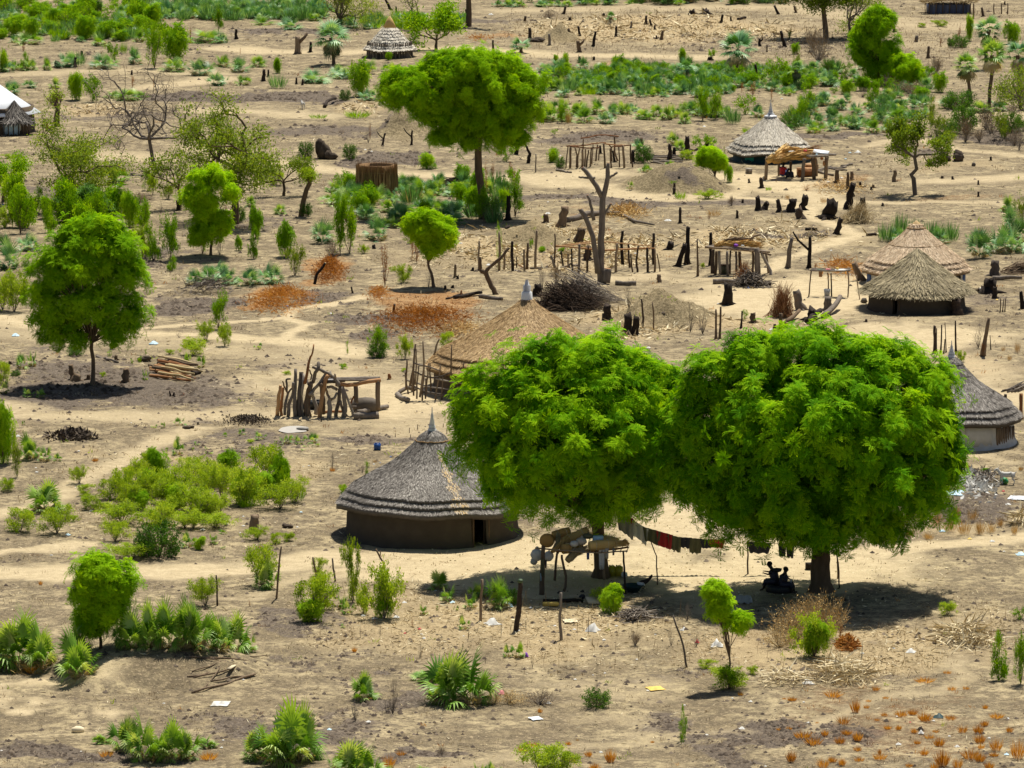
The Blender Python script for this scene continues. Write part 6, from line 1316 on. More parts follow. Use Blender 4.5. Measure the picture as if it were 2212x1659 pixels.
person(1690, 1280, 'shirtless-looking person in dark clothes on the tyre, arm stretched towards the trunk', rz=-1.9, seat=.26, arms=((.22, .14, .12), (.12, .34, .12)), lean=.10, knees=.08, hl=.04, s=.95)
q = vp(1679, 1231, ty[1] - .1); mb = MB(); lathe(mb, [(.06, -.1), (.16, -.06), (.20, .05), (.18, .05), (.13, -.05)], 18, q, .5); one('bowl', mb, 'rubber', 'dark bowl held up between the two people on the tyre', 'bowl', q, smooth=True)
q = vp(1709, 1254, ty[1] - .35); mb = MB(); tube(mb, [q + [-.02, 0, -.09], q + [0, 0, 0], q + [.02, 0, .07]], [.03, .035, .015], 10, .6); one('bottle', mb, 'white_cloth', 'clear pale bottle in the hand of the person nearer the trunk', 'bottle', q, smooth=True)
mb = MB(); p_ = at(1652, 1272); tube(mb, [p_ + [0, 0, .13], p_ + [.25, .1, .18]], [.10, .12], 10, .4); 
person(*Z3(740, 838), 'adult in a dark red shirt sitting under the far thatched shelter', rz=-.5, seat=.18, shirt='cloth_red', skirt='cloth_blue', arms=((.3, .2, .1), (.3, .2, .1)), s=1.08)
person(*Z3(840, 838), 'small child in dark clothes sitting beside the adult under the far shelter', rz=-.9, seat=.1, s=.74, arms=((.35, .15, .05), (.35, .1, .05)))
person(*Z3(945, 838), 'child sitting behind the middle post of the far shelter, looking back', rz=1.1, seat=.08, s=.72)
def quadruped(name, x, y, s, rz, label, mt, cat):
    p = at(x, y)
    J = [(0, -.34, .60), (0, -.1, .57), (0, .2, .57), (0, .36, .62), (0, .47, .76), (0, .55, .86), (0, .64, .84), (0, .75, .77)]; R = [.13, .155, .16, .13, .075, .068, .06, .038]; E = [(i, i + 1) for i in range(7)]
    def leg(par, pts, rs):
        k = par
        for q_, r in zip(pts, rs): J.append(q_); R.append(r); E.append((k, len(J) - 1)); k = len(J) - 1
    for sg in (-1, 1):
        leg(0, [(sg * .09, -.36, .48), (sg * .09, -.30, .36), (sg * .09, -.42, .22), (sg * .09, -.40, .05), (sg * .09, -.37, .02)], [.085, .055, .028, .022, .024]); leg(2 if sg < 0 else 3, [(sg * .08, .30 + .04 * sg, .44), (sg * .08, .32 + .06 * sg, .25), (sg * .08, .31 + .08 * sg, .05), (sg * .08, .34 + .08 * sg, .02)], [.06, .033, .021, .023])
        leg(5, [(sg * .06, .53, .91), (sg * .13, .50, .88)], [.018, .013]); leg(5, [(sg * .03, .50, .95), (sg * .05, .42, 1.03)], [.014, .008])
    leg(0, [(0, -.47, .70), (0, -.54, .76)], [.03, .018])
    b = skin_body(name, J, E, R, mt, p, rz, 2, 1, s); tag(b, label, cat)
    h = MB()
    for sg in (-1, 1):
        for yy in (-.37, .34 + .08 * sg): box(h, np.array([sg * .09, yy, .02]) * s, (.05 * s, .06 * s, .045 * s))
    h.build('hooves', MATS['hoof'], parent=b)
    e = MB(); [blob(e, np.array([sg * .055, .60, .87]) * s, .013, 6, 0, .5) for sg in (-1, 1)]; e.build('eyes', MATS['hair'], parent=b)
    return b
quadruped('goat', 2175, 1047, .82, 1.45, 'white goat standing by the rubbish heap with a dark face', 'goat_coat', 'goat')
quadruped('goat', 654, 236, .8, .3, 'small white goat far off beside the dark ploughed strip', 'goat_coat', 'goat')
def rooster():
    p = at(1393, 1272); J = [(0, 0, .26), (0, .12, .24), (0, .2, .22), (0, .27, .17), (0, .32, .13), (0, -.13, .33), (0, -.22, .44), (0, -.26, .53), (.05, .02, .14), (.05, .04, .02), (-.05, .02, .14), (-.05, .04, .02), (.05, .1, .01), (-.05, .1, .01)]
    E = [(0, 1), (1, 2), (2, 3), (3, 4), (0, 5), (5, 6), (6, 7), (0, 8), (8, 9), (0, 10), (10, 11), (9, 12), (11, 13)]; R = [.10, .085, .05, .04, .012, .06, .05, .03, .025, .01, .025, .01, .01, .01]
    b = skin_body('rooster', J, E, R, 'feather', p, 1.5, 2); b.scale = (1.15,) * 3; tag(b, 'black and brown rooster pecking beside the wash basin', 'rooster')
    c = MB(); blob(c, (0, .27, .215), (.008, .03, .025), 8, .1); c.build('comb', MATS['cloth_red'], parent=b)
rooster()
# ================================================================== planted items, tile coordinates: (kind, x, y of the foot, width, height)
def put(t, rows):
    k = TK[t % 3]
    for r in rows:
        kind, x, y, w_, h_ = r[:5]; X, Y = T(t, x, y)
        plant(kind, X, Y, w_ * k * (.95 + .1 * random.random()), h_ * k, phrase=(r[5] if len(r) > 5 else None))
put(0, [('PB', 30, 460, 120, 90), ('PG', 95, 450, 100, 90), ('PG', 195, 450, 110, 100), ('BC', 160, 445, 90, 110), ('PG', 300, 450, 90, 100), ('PB', 410, 430, 190, 120), ('GP', 500, 420, 120, 110), ('PB', 640, 440, 230, 120), ('BF', 720, 400, 90, 110), ('GG', 790, 345, 70, 100), ('PB', 870, 410, 130, 120), ('BC', 990, 435, 130, 260), ('BF', 1080, 300, 190, 140), ('BF', 1120, 400, 200, 190),
        ('PG', 1130, 455, 190, 120), ('PB', 1280, 460, 210, 130), ('PG', 1430, 430, 120, 110), ('PB', 1530, 465, 180, 110), ('PG', 1660, 430, 140, 100), ('PB', 1400, 550, 150, 110), ('PG', 1560, 545, 110, 80), ('GP', 1780, 565, 130, 110), ('PB', 2010, 530, 240, 110), ('PB', 2170, 490, 150, 100), ('PB', 200, 565, 100, 70), ('PG', 350, 565, 100, 80), ('PB', 520, 535, 90, 60),
        ('BF', 490, 640, 120, 140), ('BF', 590, 655, 130, 150), ('PG', 810, 640, 200, 100), ('PG', 730, 630, 110, 70), ('PG', 900, 625, 100, 60), ('PB', 60, 610, 200, 100), ('BF', 20, 460, 70, 110), ('PG', 185, 285, 190, 90), ('GG', 380, 255, 160, 100), ('PG', 640, 290, 160, 80), ('PG', 1340, 270, 250, 110), ('PB', 1430, 275, 120, 80), ('PG', 1690, 160, 180, 60), ('PB', 1880, 185, 200, 90), ('BC', 1400, 210, 70, 150, 'slim dark shrub with a rust-coloured top'),
        ('R', 1220, 280, 70, 110), ('BD', 590, 95, 80, 110), ('BD', 635, 100, 40, 110), ('BF', 150, 65, 130, 90), ('BF', 380, 155, 150, 80), ('BF', 700, 160, 130, 70), ('BF', 260, 90, 110, 60), ('BF', 910, 180, 150, 60), ('BF', 440, 100, 140, 60), ('BF', 1780, 470, 60, 80), ('BF', 120, 190, 130, 80), ('BF', 530, 60, 120, 70), ('BF', 820, 70, 100, 80),
        ('BC', 960, 1220, 100, 130), ('P', 740, 1180, 200, 140), ('PG', 640, 1130, 90, 70), ('BD', 1960, 1020, 110, 110, 'dark green low bush against a brown earth lump'), ('GG', 2040, 760, 150, 40), ('BO', 350, 690, 110, 100), ('W', 480, 440, 60, 60), ('BL', 60, 1015, 90, 25), ('R', 850, 560, 60, 80), ('R', 150, 330, 60, 50), ('R', 985, 560, 30, 60), ('R', 1540, 350, 30, 50), ('PG', 2150, 1230, 120, 100), ('W', 250, 1180, 200, 70), ('W', 760, 960, 200, 110)])
put(1, [('GP', 220, 170, 120, 90), ('GG', 320, 175, 100, 100), ('GG', 400, 190, 140, 120), ('PB', 620, 145, 110, 60), ('PG', 700, 155, 120, 70), ('PB', 780, 135, 110, 70), ('PB', 40, 505, 170, 100), ('PG', 170, 470, 150, 110), ('BF', 130, 620, 150, 180), ('BD', 40, 645, 80, 70), ('GG', 120, 755, 200, 60), ('BD', 70, 1025, 100, 100), ('BF', 560, 1082, 120, 80), ('PG', 610, 1080, 60, 50), ('BF', 1075, 1035, 120, 100), ('R', 1100, 1100, 110, 70), ('R', 1115, 1200, 60, 110),
        ('BF', 1370, 1040, 90, 70), ('BD', 1420, 1075, 70, 70), ('PB', 210, 640, 150, 90), ('PG', 330, 470, 120, 90), ('BF', 320, 385, 50, 40), ('BF', 1450, 430, 60, 70), ('BF', 1390, 400, 35, 40), ('GG', 1700, 420, 50, 40), ('PB', 1940, 960, 120, 90), ('BD', 1950, 1045, 120, 110), ('PG', 2150, 930, 100, 120), ('PG', 1965, 1105, 80, 70), ('PG', 2120, 1075, 70, 60), ('PS', 1870, 1230, 50, 50), ('GY', 1470, 790, 90, 110), ('BF', 2200, 410, 60, 80), ('BC', 1430, 790, 80, 110),
        ('WB', 1350, 118, 90, 50, 'low dry brush heap'), ('PB', 190, 1240, 220, 110), ('PG', 30, 1240, 160, 100), ('PB', 500, 1240, 170, 110), ('PB', 620, 1230, 130, 90), ('R', 200, 900, 60, 120), ('W', 190, 915, 90, 110), ('BL', 760, 1240, 150, 60), ('R', 1740, 740, 30, 90), ('BF', 1380, 860, 40, 30)])
for i, x in enumerate([1030, 1075, 1120, 1170, 1290, 1335, 1400, 1470, 1560, 1640, 1720, 1880, 2080, 2170]): put(1, [('PG' if i % 2 else 'PB', x, 42 - (i > 7) * 10, 80 + 20 * (i % 3), 55)])
put(2, [('BF', 290, 560, 120, 70), ('BF', 450, 545, 150, 70), ('PB', 120, 620, 130, 80), ('PB', 530, 560, 90, 60), ('BF', 620, 530, 140, 140), ('PB', 690, 510, 130, 80), ('PG', 860, 545, 190, 110), ('PB', 960, 550, 160, 130), ('PB', 1020, 470, 130, 120), ('BF', 820, 585, 90, 60), ('PG', 50, 790, 110, 110), ('BC', 160, 770, 130, 190, 'tall olive green bush with rusty tips'), ('BC', 240, 760, 100, 170, 'tall olive green bush with rusty tips'), ('GP', 350, 790, 150, 130),
        ('BF', 430, 730, 120, 110), ('PB', 520, 750, 110, 110), ('BD', 720, 825, 150, 100), ('BC', 800, 770, 150, 190, 'tall olive green bush with rusty tips'), ('PG', 870, 850, 160, 90), ('PB', 1000, 835, 120, 110), ('PB', 1130, 825, 150, 130), ('PG', 1250, 850, 150, 110), ('PB', 1330, 845, 130, 110), ('PG', 1410, 770, 200, 90), ('PB', 1560, 750, 110, 90), ('BO', 1620, 785, 70, 140), ('BF', 1240, 700, 75, 130), ('BF', 1212, 580, 60, 70), ('BD', 1800, 700, 200, 120), ('PB', 1730, 690, 160, 90), ('PG', 1930, 715, 210, 80), ('PB', 2060, 710, 120, 80),
        ('BD', 2130, 850, 160, 130), ('BF', 1560, 630, 120, 60), ('BF', 1670, 590, 110, 100), ('BF', 2140, 280, 120, 110), ('BD', 1800, 305, 120, 80), ('BD', 1745, 300, 50, 60), ('R', 1800, 250, 100, 90), ('BF', 1862, 260, 60, 130), ('BF', 748, 345, 65, 55), ('WB', 900, 395, 190, 200, 'purple-brown leafless brush thicket'), ('WB', 860, 330, 150, 150, 'purple-brown leafless brush thicket'), ('WB', 1490, 610, 260, 90), ('WB', 1350, 560, 150, 80), ('WB', 1650, 480, 160, 120), ('W', 1180, 620, 160, 70), ('WB', 2190, 700, 160, 200), ('WB', 2150, 930, 130, 120), ('BO', 2190, 560, 140, 200), ('W', 2180, 960, 120, 180),
        ('BF', 330, 1165, 60, 90), ('BO', 300, 1145, 45, 180), ('BL', 200, 1190, 140, 50), ('BF', 220, 380, 60, 60), ('GG', 580, 1215, 50, 30), ('GG', 20, 1180, 90, 60), ('PG', 20, 960, 110, 90), ('BF', 150, 960, 120, 90), ('PG', 210, 940, 90, 80), ('BL', 60, 1020, 120, 50), ('BO', 760, 480, 90, 130), ('R', 480, 610, 110, 90), ('R', 600, 640, 70, 90), ('R', 410, 590, 60, 70), ('PG', 700, 610, 100, 70), ('PB', 30, 600, 120, 100), ('GG', 440, 850, 80, 50), ('BF', 1000, 600, 50, 40), ('BL', 1560, 175, 60, 25), ('BL', 1680, 170, 100, 35), ('BO', 715, 250, 40, 60), ('R', 1680, 300, 70, 60), ('BF', 2060, 430, 60, 110), ('W', 1330, 330, 100, 80), ('GP', 410, 540, 80, 60), ('PB', 1990, 660, 60, 50), ('BD', 960, 470, 80, 90)])
put(3, [('BC', 130, 370, 190, 260), ('B', 130, 330, 180, 220), ('BC', 310, 365, 130, 220), ('B', 830, 330, 130, 190), ('B', 930, 300, 70, 90), ('BC', 1090, 540, 160, 260), ('BC', 1105, 610, 90, 100), ('B', 1640, 400, 120, 190), ('BC', 1625, 530, 80, 200, 'narrow olive bush with rusty lower leaves'), ('B', 1830, 520, 160, 210), ('BO', 1890, 640, 150, 200, 'brown-green bush with twiggy rusty foot'), ('BC', 980, 545, 130, 230), ('BL', 930, 530, 110, 180), ('BL', 90, 870, 180, 220), ('BL', 20, 860, 150, 200), ('PB', 60, 600, 200, 200), ('PB', 200, 480, 190, 140), ('PB', 20, 480, 120, 120),
        ('PG', 1610, 200, 90, 100), ('PG', 1790, 245, 110, 90), ('PB', 2070, 430, 180, 170, 'pale silvery palm shrub'), ('PG', 2140, 180, 170, 120), ('BC', 2180, 500, 110, 320), ('PB', 1240, 700, 170, 130), ('PB', 1330, 680, 200, 120), ('PB', 1480, 690, 180, 130), ('PB', 1620, 700, 180, 140), ('PB', 1760, 690, 200, 160), ('PB', 1430, 640, 160, 110), ('BD', 1960, 260, 80, 90), ('BF', 700, 270, 120, 80), ('BD', 1530, 300, 90, 110),
        ('BC', 1400, 985, 150, 220), ('BL', 1325, 1055, 100, 110), ('BL', 1440, 1092, 90, 120), ('BL', 1240, 1150, 170, 95), ('P', 1200, 1220, 70, 110), ('PS', 1290, 1230, 90, 80), ('B', 725, 1110, 60, 45), ('BD', 480, 1152, 110, 60), ('BC', 480, 1140, 50, 130), ('P', 140, 1240, 110, 130), ('P', 210, 1225, 80, 130), ('PS', 1650, 1112, 60, 50), ('P', 930, 1312, 50, 90), ('P', 20, 1400, 110, 120), ('BL', 20, 1330, 110, 120), ('BD', 100, 1285, 70, 40), ('BS', 700, 1160, 50, 40), ('BS', 895, 1200, 45, 40), ('BS', 935, 1145, 40, 40), ('BL', 1085, 1145, 50, 30), ('BL', 1840, 1278, 50, 25), ('BL', 2200, 1235, 50, 30), ('W', 1150, 1040, 70, 50), ('BL', 660, 1290, 40, 30), ('BS', 845, 1205, 30, 30),
        ('P', 180, 1420, 90, 70), ('P', 265, 1420, 90, 60), ('R', 1450, 250, 50, 120), ('WB', 900, 170, 200, 60), ('W', 1030, 240, 60, 90), ('BC', 1300, 500, 110, 200), ('W', 1410, 515, 90, 200), ('BF', 1300, 100, 140, 100), ('BO', 1200, 180, 90, 150), ('BO', 620, 230, 100, 120), ('BF', 440, 150, 90, 90), ('BO', 1080, 150, 120, 90), ('BL', 1770, 60, 120, 80), ('B', 1530, 480, 60, 90), ('WB', 2130, 520, 110, 120), ('BL', 980, 120, 60, 120)])
put(4, [('BC', 70, 495, 160, 330), ('P', 500, 140, 170, 140), ('P', 600, 130, 130, 110), ('PB', 800, 135, 130, 100), ('PB', 250, 415, 200, 170), ('PB', 730, 295, 140, 160), ('PG', 640, 240, 140, 110), ('PG', 200, 180, 190, 150), ('PB', 60, 160, 180, 120), ('PG', 320, 230, 150, 110), ('PB', 160, 280, 160, 120), ('PG', 420, 260, 150, 100), ('PB', 560, 200, 130, 100), ('PB', 880, 190, 120, 90), ('PG', 350, 330, 130, 90), ('BC', 930, 290, 140, 200), ('BD', 980, 300, 110, 160), ('BC', 1130, 265, 120, 210), ('BF', 1060, 230, 90, 110), ('R', 1125, 80, 40, 120), ('R', 945, 130, 90, 230, 'rusty dead regrowth climbing the acacia trunk'), ('R', 985, 60, 70, 150, 'rusty dead regrowth climbing the acacia trunk'),
        ('R', 500, 560, 130, 200), ('R', 470, 520, 90, 170), ('R', 295, 715, 130, 290), ('W', 575, 715, 80, 180), ('BL', 415, 685, 120, 95), ('BL', 160, 500, 60, 50), ('BD', 245, 1165, 130, 90), ('BC', 250, 1160, 140, 180), ('BL', 425, 1175, 90, 130), ('BL', 690, 1110, 110, 90), ('BS', 55, 1145, 50, 100), ('PS', 35, 1240, 60, 30), ('BL', 420, 1255, 50, 20), ('BF', 1430, 445, 50, 35), ('BF', 1300, 460, 60, 30), ('BF', 1235, 470, 40, 50), ('GY', 1860, 240, 120, 80), ('W', 1860, 900, 80, 190), ('W', 1300, 760, 130, 190), ('WB', 1390, 690, 120, 110), ('BS', 1030, 600, 60, 260), ('PG', 780, 60, 60, 50), ('GG', 2140, 110, 60, 30)])
put(5, [('GP', 1330, 420, 130, 150), ('GP', 1420, 380, 150, 170), ('GP', 1520, 390, 120, 140), ('GP', 1620, 410, 150, 150), ('GP', 1740, 420, 150, 150), ('PB', 1390, 420, 180, 110), ('PB', 1680, 430, 170, 110), ('PB', 1930, 520, 200, 200), ('PB', 2030, 500, 220, 220), ('PB', 2140, 490, 200, 220), ('PB', 1900, 430, 150, 120), ('PB', 2120, 350, 170, 180), ('PB', 2190, 420, 180, 180), ('BO', 2190, 300, 130, 170), ('PG', 2100, 230, 130, 120), ('WB', 345, 190, 80, 60, 'dark spiky dead tuft'), ('BF', 430, 920, 40, 60), ('W', 160, 1010, 190, 180), ('W', 80, 1000, 130, 200), ('R', 200, 280, 70, 40), ('GY', 930, 175, 60, 60), ('GY', 980, 170, 50, 50),
        ('W', 1920, 1100, 160, 160), ('R', 1950, 1155, 90, 90), ('GY', 2170, 1130, 60, 110), ('GY', 2120, 1180, 50, 60), ('GY', 2080, 1120, 40, 50), ('R', 1080, 590, 90, 60), ('R', 880, 600, 80, 50), ('BL', 1810, 1190, 70, 60), ('GY', 700, 150, 50, 50), ('GY', 230, 260, 140, 70), ('R', 820, 95, 200, 40), ('R', 1560, 1170, 50, 40), ('BL', 160, 590, 30, 30), ('R', 390, 600, 60, 130)])
put(6, [('PS', 150, 350, 0.1 + 30, 30), ('PS', 1150, 352, 90, 50), ('PS', 985, 372, 40, 30), ('PS', 1045, 370, 45, 40), ('P', 1140, 545, 90, 130), ('BS', 1140, 500, 80, 90), ('PS', 1550, 418, 70, 45), ('P', 1665, 442, 80, 60), ('PS', 1440, 425, 60, 30), ('P', 1840, 472, 80, 75), ('PS', 1880, 445, 60, 50), ('P', 1915, 474, 60, 65), ('P', 2000, 468, 100, 85), ('PS', 2030, 488, 50, 40), ('P', 370, 582, 70, 60), ('P', 205, 570, 150, 180), ('P', 285, 585, 120, 120), ('PS', 1070, 515, 30, 25), ('PS', 1235, 515, 30, 25), ('PS', 1260, 482, 50, 30), ('PS', 1320, 508, 30, 25), ('PS', 1345, 540, 50, 30), ('PS', 1770, 472, 30, 25), ('BL', 1610, 468, 50, 25), ('PS', 1955, 492, 35, 25), ('BS', 1795, 520, 50, 40), ('PS', 1945, 515, 30, 20),
        ('B', 20, 600, 180, 330), ('BO', 110, 685, 100, 230), ('BL', 50, 775, 120, 70), ('BL', 510, 725, 100, 100), ('P', 295, 905, 260, 210), ('BL', 130, 1035, 200, 130), ('BL', 365, 1045, 210, 160), ('BL', 540, 800, 110, 60), ('BL', 590, 895, 160, 80), ('BL', 790, 860, 140, 170), ('B', 940, 800, 170, 130), ('BL', 960, 820, 140, 140), ('BL', 1110, 840, 230, 170), ('B', 900, 890, 150, 100), ('BL', 1230, 900, 240, 150), ('BL', 1420, 825, 160, 190), ('BL', 1580, 870, 200, 220), ('BC', 1640, 800, 130, 170), ('B', 1800, 800, 190, 210), ('BC', 1800, 790, 140, 260), ('GG', 1905, 835, 120, 140), ('GG', 1580, 880, 120, 80), ('BL', 780, 985, 270, 120), ('BL', 1000, 985, 200, 90),
        ('BD', 1020, 1195, 270, 220, 'darkest dense round bush'), ('BD', 920, 1190, 140, 140), ('BL', 850, 1205, 260, 90), ('BL', 740, 1100, 170, 120), ('BL', 1240, 1015, 140, 80), ('BL', 1380, 1015, 220, 90), ('P', 1205, 1135, 110, 120), ('B', 1280, 1150, 90, 70), ('P', 1365, 1115, 70, 90), ('PS', 1430, 1145, 40, 30), ('PS', 1430, 1050, 70, 30), ('BL', 1650, 1085, 130, 75), ('BL', 1765, 1112, 90, 60), ('BL', 1850, 1095, 90, 50), ('W', 2130, 640, 50, 140), ('G', 2130, 650, 40, 35), ('G', 840, 655, 50, 50), ('G', 1280, 640, 50, 45), ('G', 610, 585, 50, 25), ('G', 1500, 605, 40, 30), ('BS', 2200, 800, 70, 60), ('R', 790, 1060, 60, 40), ('BL', 680, 900, 80, 50), ('BL', 470, 970, 60, 40)])
put(7, [('BS', 180, 680, 90, 110), ('BL', 30, 785, 60, 50), ('W', 150, 660, 60, 70), ('GY', 230, 590, 50, 30)])
put(8, [('GY', 1480, 960, 90, 110), ('GY', 1560, 980, 120, 150), ('GY', 1650, 1000, 120, 160), ('GY', 1740, 1030, 130, 150), ('GY', 1830, 1050, 130, 150), ('GY', 1930, 1050, 120, 130), ('GY', 2000, 1040, 100, 110), ('GY', 1880, 960, 110, 110), ('GY', 1780, 940, 100, 110), ('GY', 2060, 1000, 80, 80), ('GY', 1480, 1060, 120, 70), ('GY', 1600, 1080, 130, 60), ('GY', 1860, 640, 90, 60), ('BF', 1840, 700, 60, 30), ('BF', 1960, 660, 60, 30), ('GY', 2150, 1050, 80, 90), ('GY', 2190, 640, 60, 40), ('BL', 2085, 728, 55, 35)])
put(9, [('P', 120, 700, 400, 400, 'big dense green palm clump'), ('P', 290, 695, 250, 330), ('P', 20, 690, 200, 300), ('P', 530, 690, 300, 320), ('P', 480, 640, 200, 250), ('P', 860, 580, 260, 260), ('P', 780, 560, 170, 250), ('P', 960, 580, 200, 330), ('P', 1080, 580, 270, 340), ('P', 1250, 590, 260, 320), ('P', 1230, 560, 180, 340), ('P', 1400, 590, 230, 270), ('P', 1500, 590, 250, 270), ('P', 1590, 590, 140, 130),
        ('P', 800, 1240, 220, 230), ('P', 930, 1290, 250, 350), ('P', 1060, 1290, 230, 290), ('P', 1190, 1285, 200, 220), ('P', 1000, 1300, 170, 200), ('P', 1320, 1210, 140, 80), ('P', 650, 1180, 140, 60), ('P', 1780, 1310, 420, 450, 'widest full palm clump'), ('P', 1950, 1290, 260, 380), ('P', 1650, 1290, 230, 250), ('P', 1830, 1320, 200, 230), ('P', 2150, 1340, 90, 100), ('R', 2000, 1150, 90, 160), ('BL', 1320, 300, 160, 160), ('P', 1710, 195, 170, 210), ('BL', 1690, 180, 200, 240), ('BL', 2000, 400, 240, 220), ('B', 1980, 405, 200, 120), ('BL', 2060, 330, 200, 200), ('BL', 2040, 110, 90, 100), ('PS', 2195, 445, 40, 30), ('R', 1600, 310, 60, 50), ('G', 260, 170, 30, 30), ('P', 2190, 320, 80, 120), ('G', 210, 735, 120, 50), ('G', 1340, 1290, 110, 60), ('G', 680, 1270, 90, 50), ('W', 1180, 700, 40, 20)])
put(10, [('BL', 90, 280, 110, 330), ('BL', 290, 385, 230, 300), ('B', 290, 380, 170, 160), ('BL', 155, 355, 110, 130), ('P', 50, 355, 90, 120), ('P', 630, 195, 150, 130), ('P', 705, 275, 120, 120), ('P', 540, 360, 70, 80), ('P', 850, 320, 120, 120), ('P', 900, 250, 140, 110), ('P', 1040, 310, 190, 200), ('BD', 1110, 300, 80, 110), ('P', 800, 455, 80, 110), ('PS', 750, 335, 40, 40), ('BS', 630, 335, 50, 40), ('P', 1080, 632, 70, 100), ('P', 1150, 640, 100, 130), ('P', 160, 905, 200, 190), ('P', 700, 935, 400, 350, 'full green palm clump in the open'), ('P', 850, 935, 330, 370), ('P', 560, 790, 230, 90), ('P', 640, 930, 200, 200),
         ('P', 60, 1400, 320, 250), ('P', 160, 1400, 240, 210), ('P', 900, 1400, 110, 120), ('P', 990, 1400, 100, 120), ('P', 540, 1420, 160, 100), ('BL', 1300, 1380, 300, 170), ('BL', 1420, 1380, 200, 130), ('B', 1760, 350, 190, 150), ('BL', 1700, 280, 130, 90), ('BD', 1650, 955, 190, 120, 'low dark bush with dead upright twigs'), ('W', 1650, 945, 60, 300), ('BS', 2195, 1190, 90, 180), ('W', 105, 1045, 110, 170), ('W', 345, 995, 120, 280), ('W', 300, 990, 250, 90), ('WT', 1100, 930, 260, 90), ('WB', 1290, 935, 250, 100), ('WT', 1000, 930, 150, 70), ('R', 470, 440, 50, 60), ('W', 2000, 300, 180, 110), ('W', 2130, 560, 90, 140), ('WB', 1900, 560, 120, 90), ('W', 1240, 700, 60, 90),
         ('G', 1180, 1240, 90, 50), ('G', 1240, 1205, 90, 30), ('G', 1470, 1195, 50, 25), ('G', 1600, 1270, 60, 40), ('G', 1740, 1310, 80, 90), ('G', 1490, 1300, 60, 40), ('G', 100, 600, 40, 35), ('G', 395, 1260, 70, 35), ('G', 680, 1380, 90, 50), ('G', 1290, 990, 40, 35), ('G', 320, 1340, 80, 90), ('WB', 660, 1255, 70, 60), ('G', 1640, 1360, 90, 50), ('G', 2010, 1180, 30, 15), ('GY', 2140, 1045, 20, 25), ('GY', 1530, 1170, 40, 30), ('W', 1200, 480, 30, 130), ('W', 1040, 500, 40, 160), ('W', 940, 680, 30, 90), ('W', 1600, 490, 40, 160), ('W', 520, 640, 40, 120), ('W', 140, 510, 30, 110), ('W', 265, 500, 30, 90)])
put(11, [('BC', 330, 835, 190, 150), ('BL', 340, 830, 230, 110), ('BL', 180, 700, 110, 50), ('BL', 480, 740, 80, 50), ('B', 870, 635, 200, 200), ('BL', 870, 630, 240, 240), ('WT', 760, 520, 440, 250), ('WT', 950, 520, 330, 300), ('WT', 850, 460, 400, 230), ('R', 1040, 520, 110, 110), ('R', 1080, 590, 150, 60), ('WT', 650, 570, 260, 140), ('BL', 1725, 360, 120, 75), ('BC', 2050, 775, 150, 290), ('BS', 2040, 560, 90, 110), ('BC', 2190, 800, 120, 320, 'rusty-edged dark upright bush'), ('BF', 2185, 390, 90, 70), ('BS', 40, 1160, 60, 200), ('W', 60, 400, 120, 130), ('W', 120, 560, 130, 110), ('W', 1090, 340, 40, 120)])
for x, y, w_, h_ in [(1135, 985, 80, 90), (1205, 957, 40, 30), (1265, 845, 50, 38), (730, 910, 70, 30), (990, 885, 130, 50), (400, 875, 40, 28), (1060, 1060, 90, 65), (1320, 1010, 55, 30), (940, 1135, 55, 45), (800, 1150, 110, 60), (870, 1190, 120, 60), (1080, 1125, 80, 35), (1150, 1165, 75, 60), (1035, 1185, 80, 50), (725, 1300, 85, 75), (1290, 1285, 85, 50), (1150, 1230, 55, 40), (1160, 1295, 65, 35), (1050, 1325, 60, 55), (930, 1335, 100, 70), (990, 1300, 70, 40), (1430, 1010, 90, 50), (1500, 1000, 70, 40), (1580, 1040, 110, 60), (1740, 1030, 80, 40), (1820, 1115, 80, 60), (1920, 1120, 80, 60), (1410, 1095, 50, 35), (1510, 1115, 55, 35), (1610, 1150, 70, 30), (1670, 1200, 90, 60), (1575, 1255, 70, 40), (1690, 1330, 120, 110), (1790, 1340, 80, 80), (1870, 1280, 120, 80), (1930, 1300, 80, 60), (1930, 1180, 90, 60), (2035, 1230, 85, 95), (2170, 1280, 100, 140), (1960, 1070, 70, 40), (2040, 1020, 90, 40), (1965, 960, 45, 30), (1530, 1185, 55, 30), (2020, 1265, 70, 30), (1940, 1215, 55, 40), (650, 1095, 40, 20), (710, 1095, 45, 25), (1340, 1090, 60, 28), (1720, 735, 60, 25), (1640, 1345, 60, 50), (1750, 840, 70, 30), (1840, 835, 50, 25), (1580, 790, 130, 35), (1270, 1035, 40, 20), (1990, 1345, 70, 50), (2120, 1110, 60, 40), (1650, 1110, 50, 25), (1480, 1330, 50, 30), (1330, 895, 40, 20), (1220, 915, 40, 20), (890, 1055, 30, 15), (680, 900, 35, 15), (1290, 1250, 30, 40)]:
    put(11, [('G', x, y, w_, h_)])
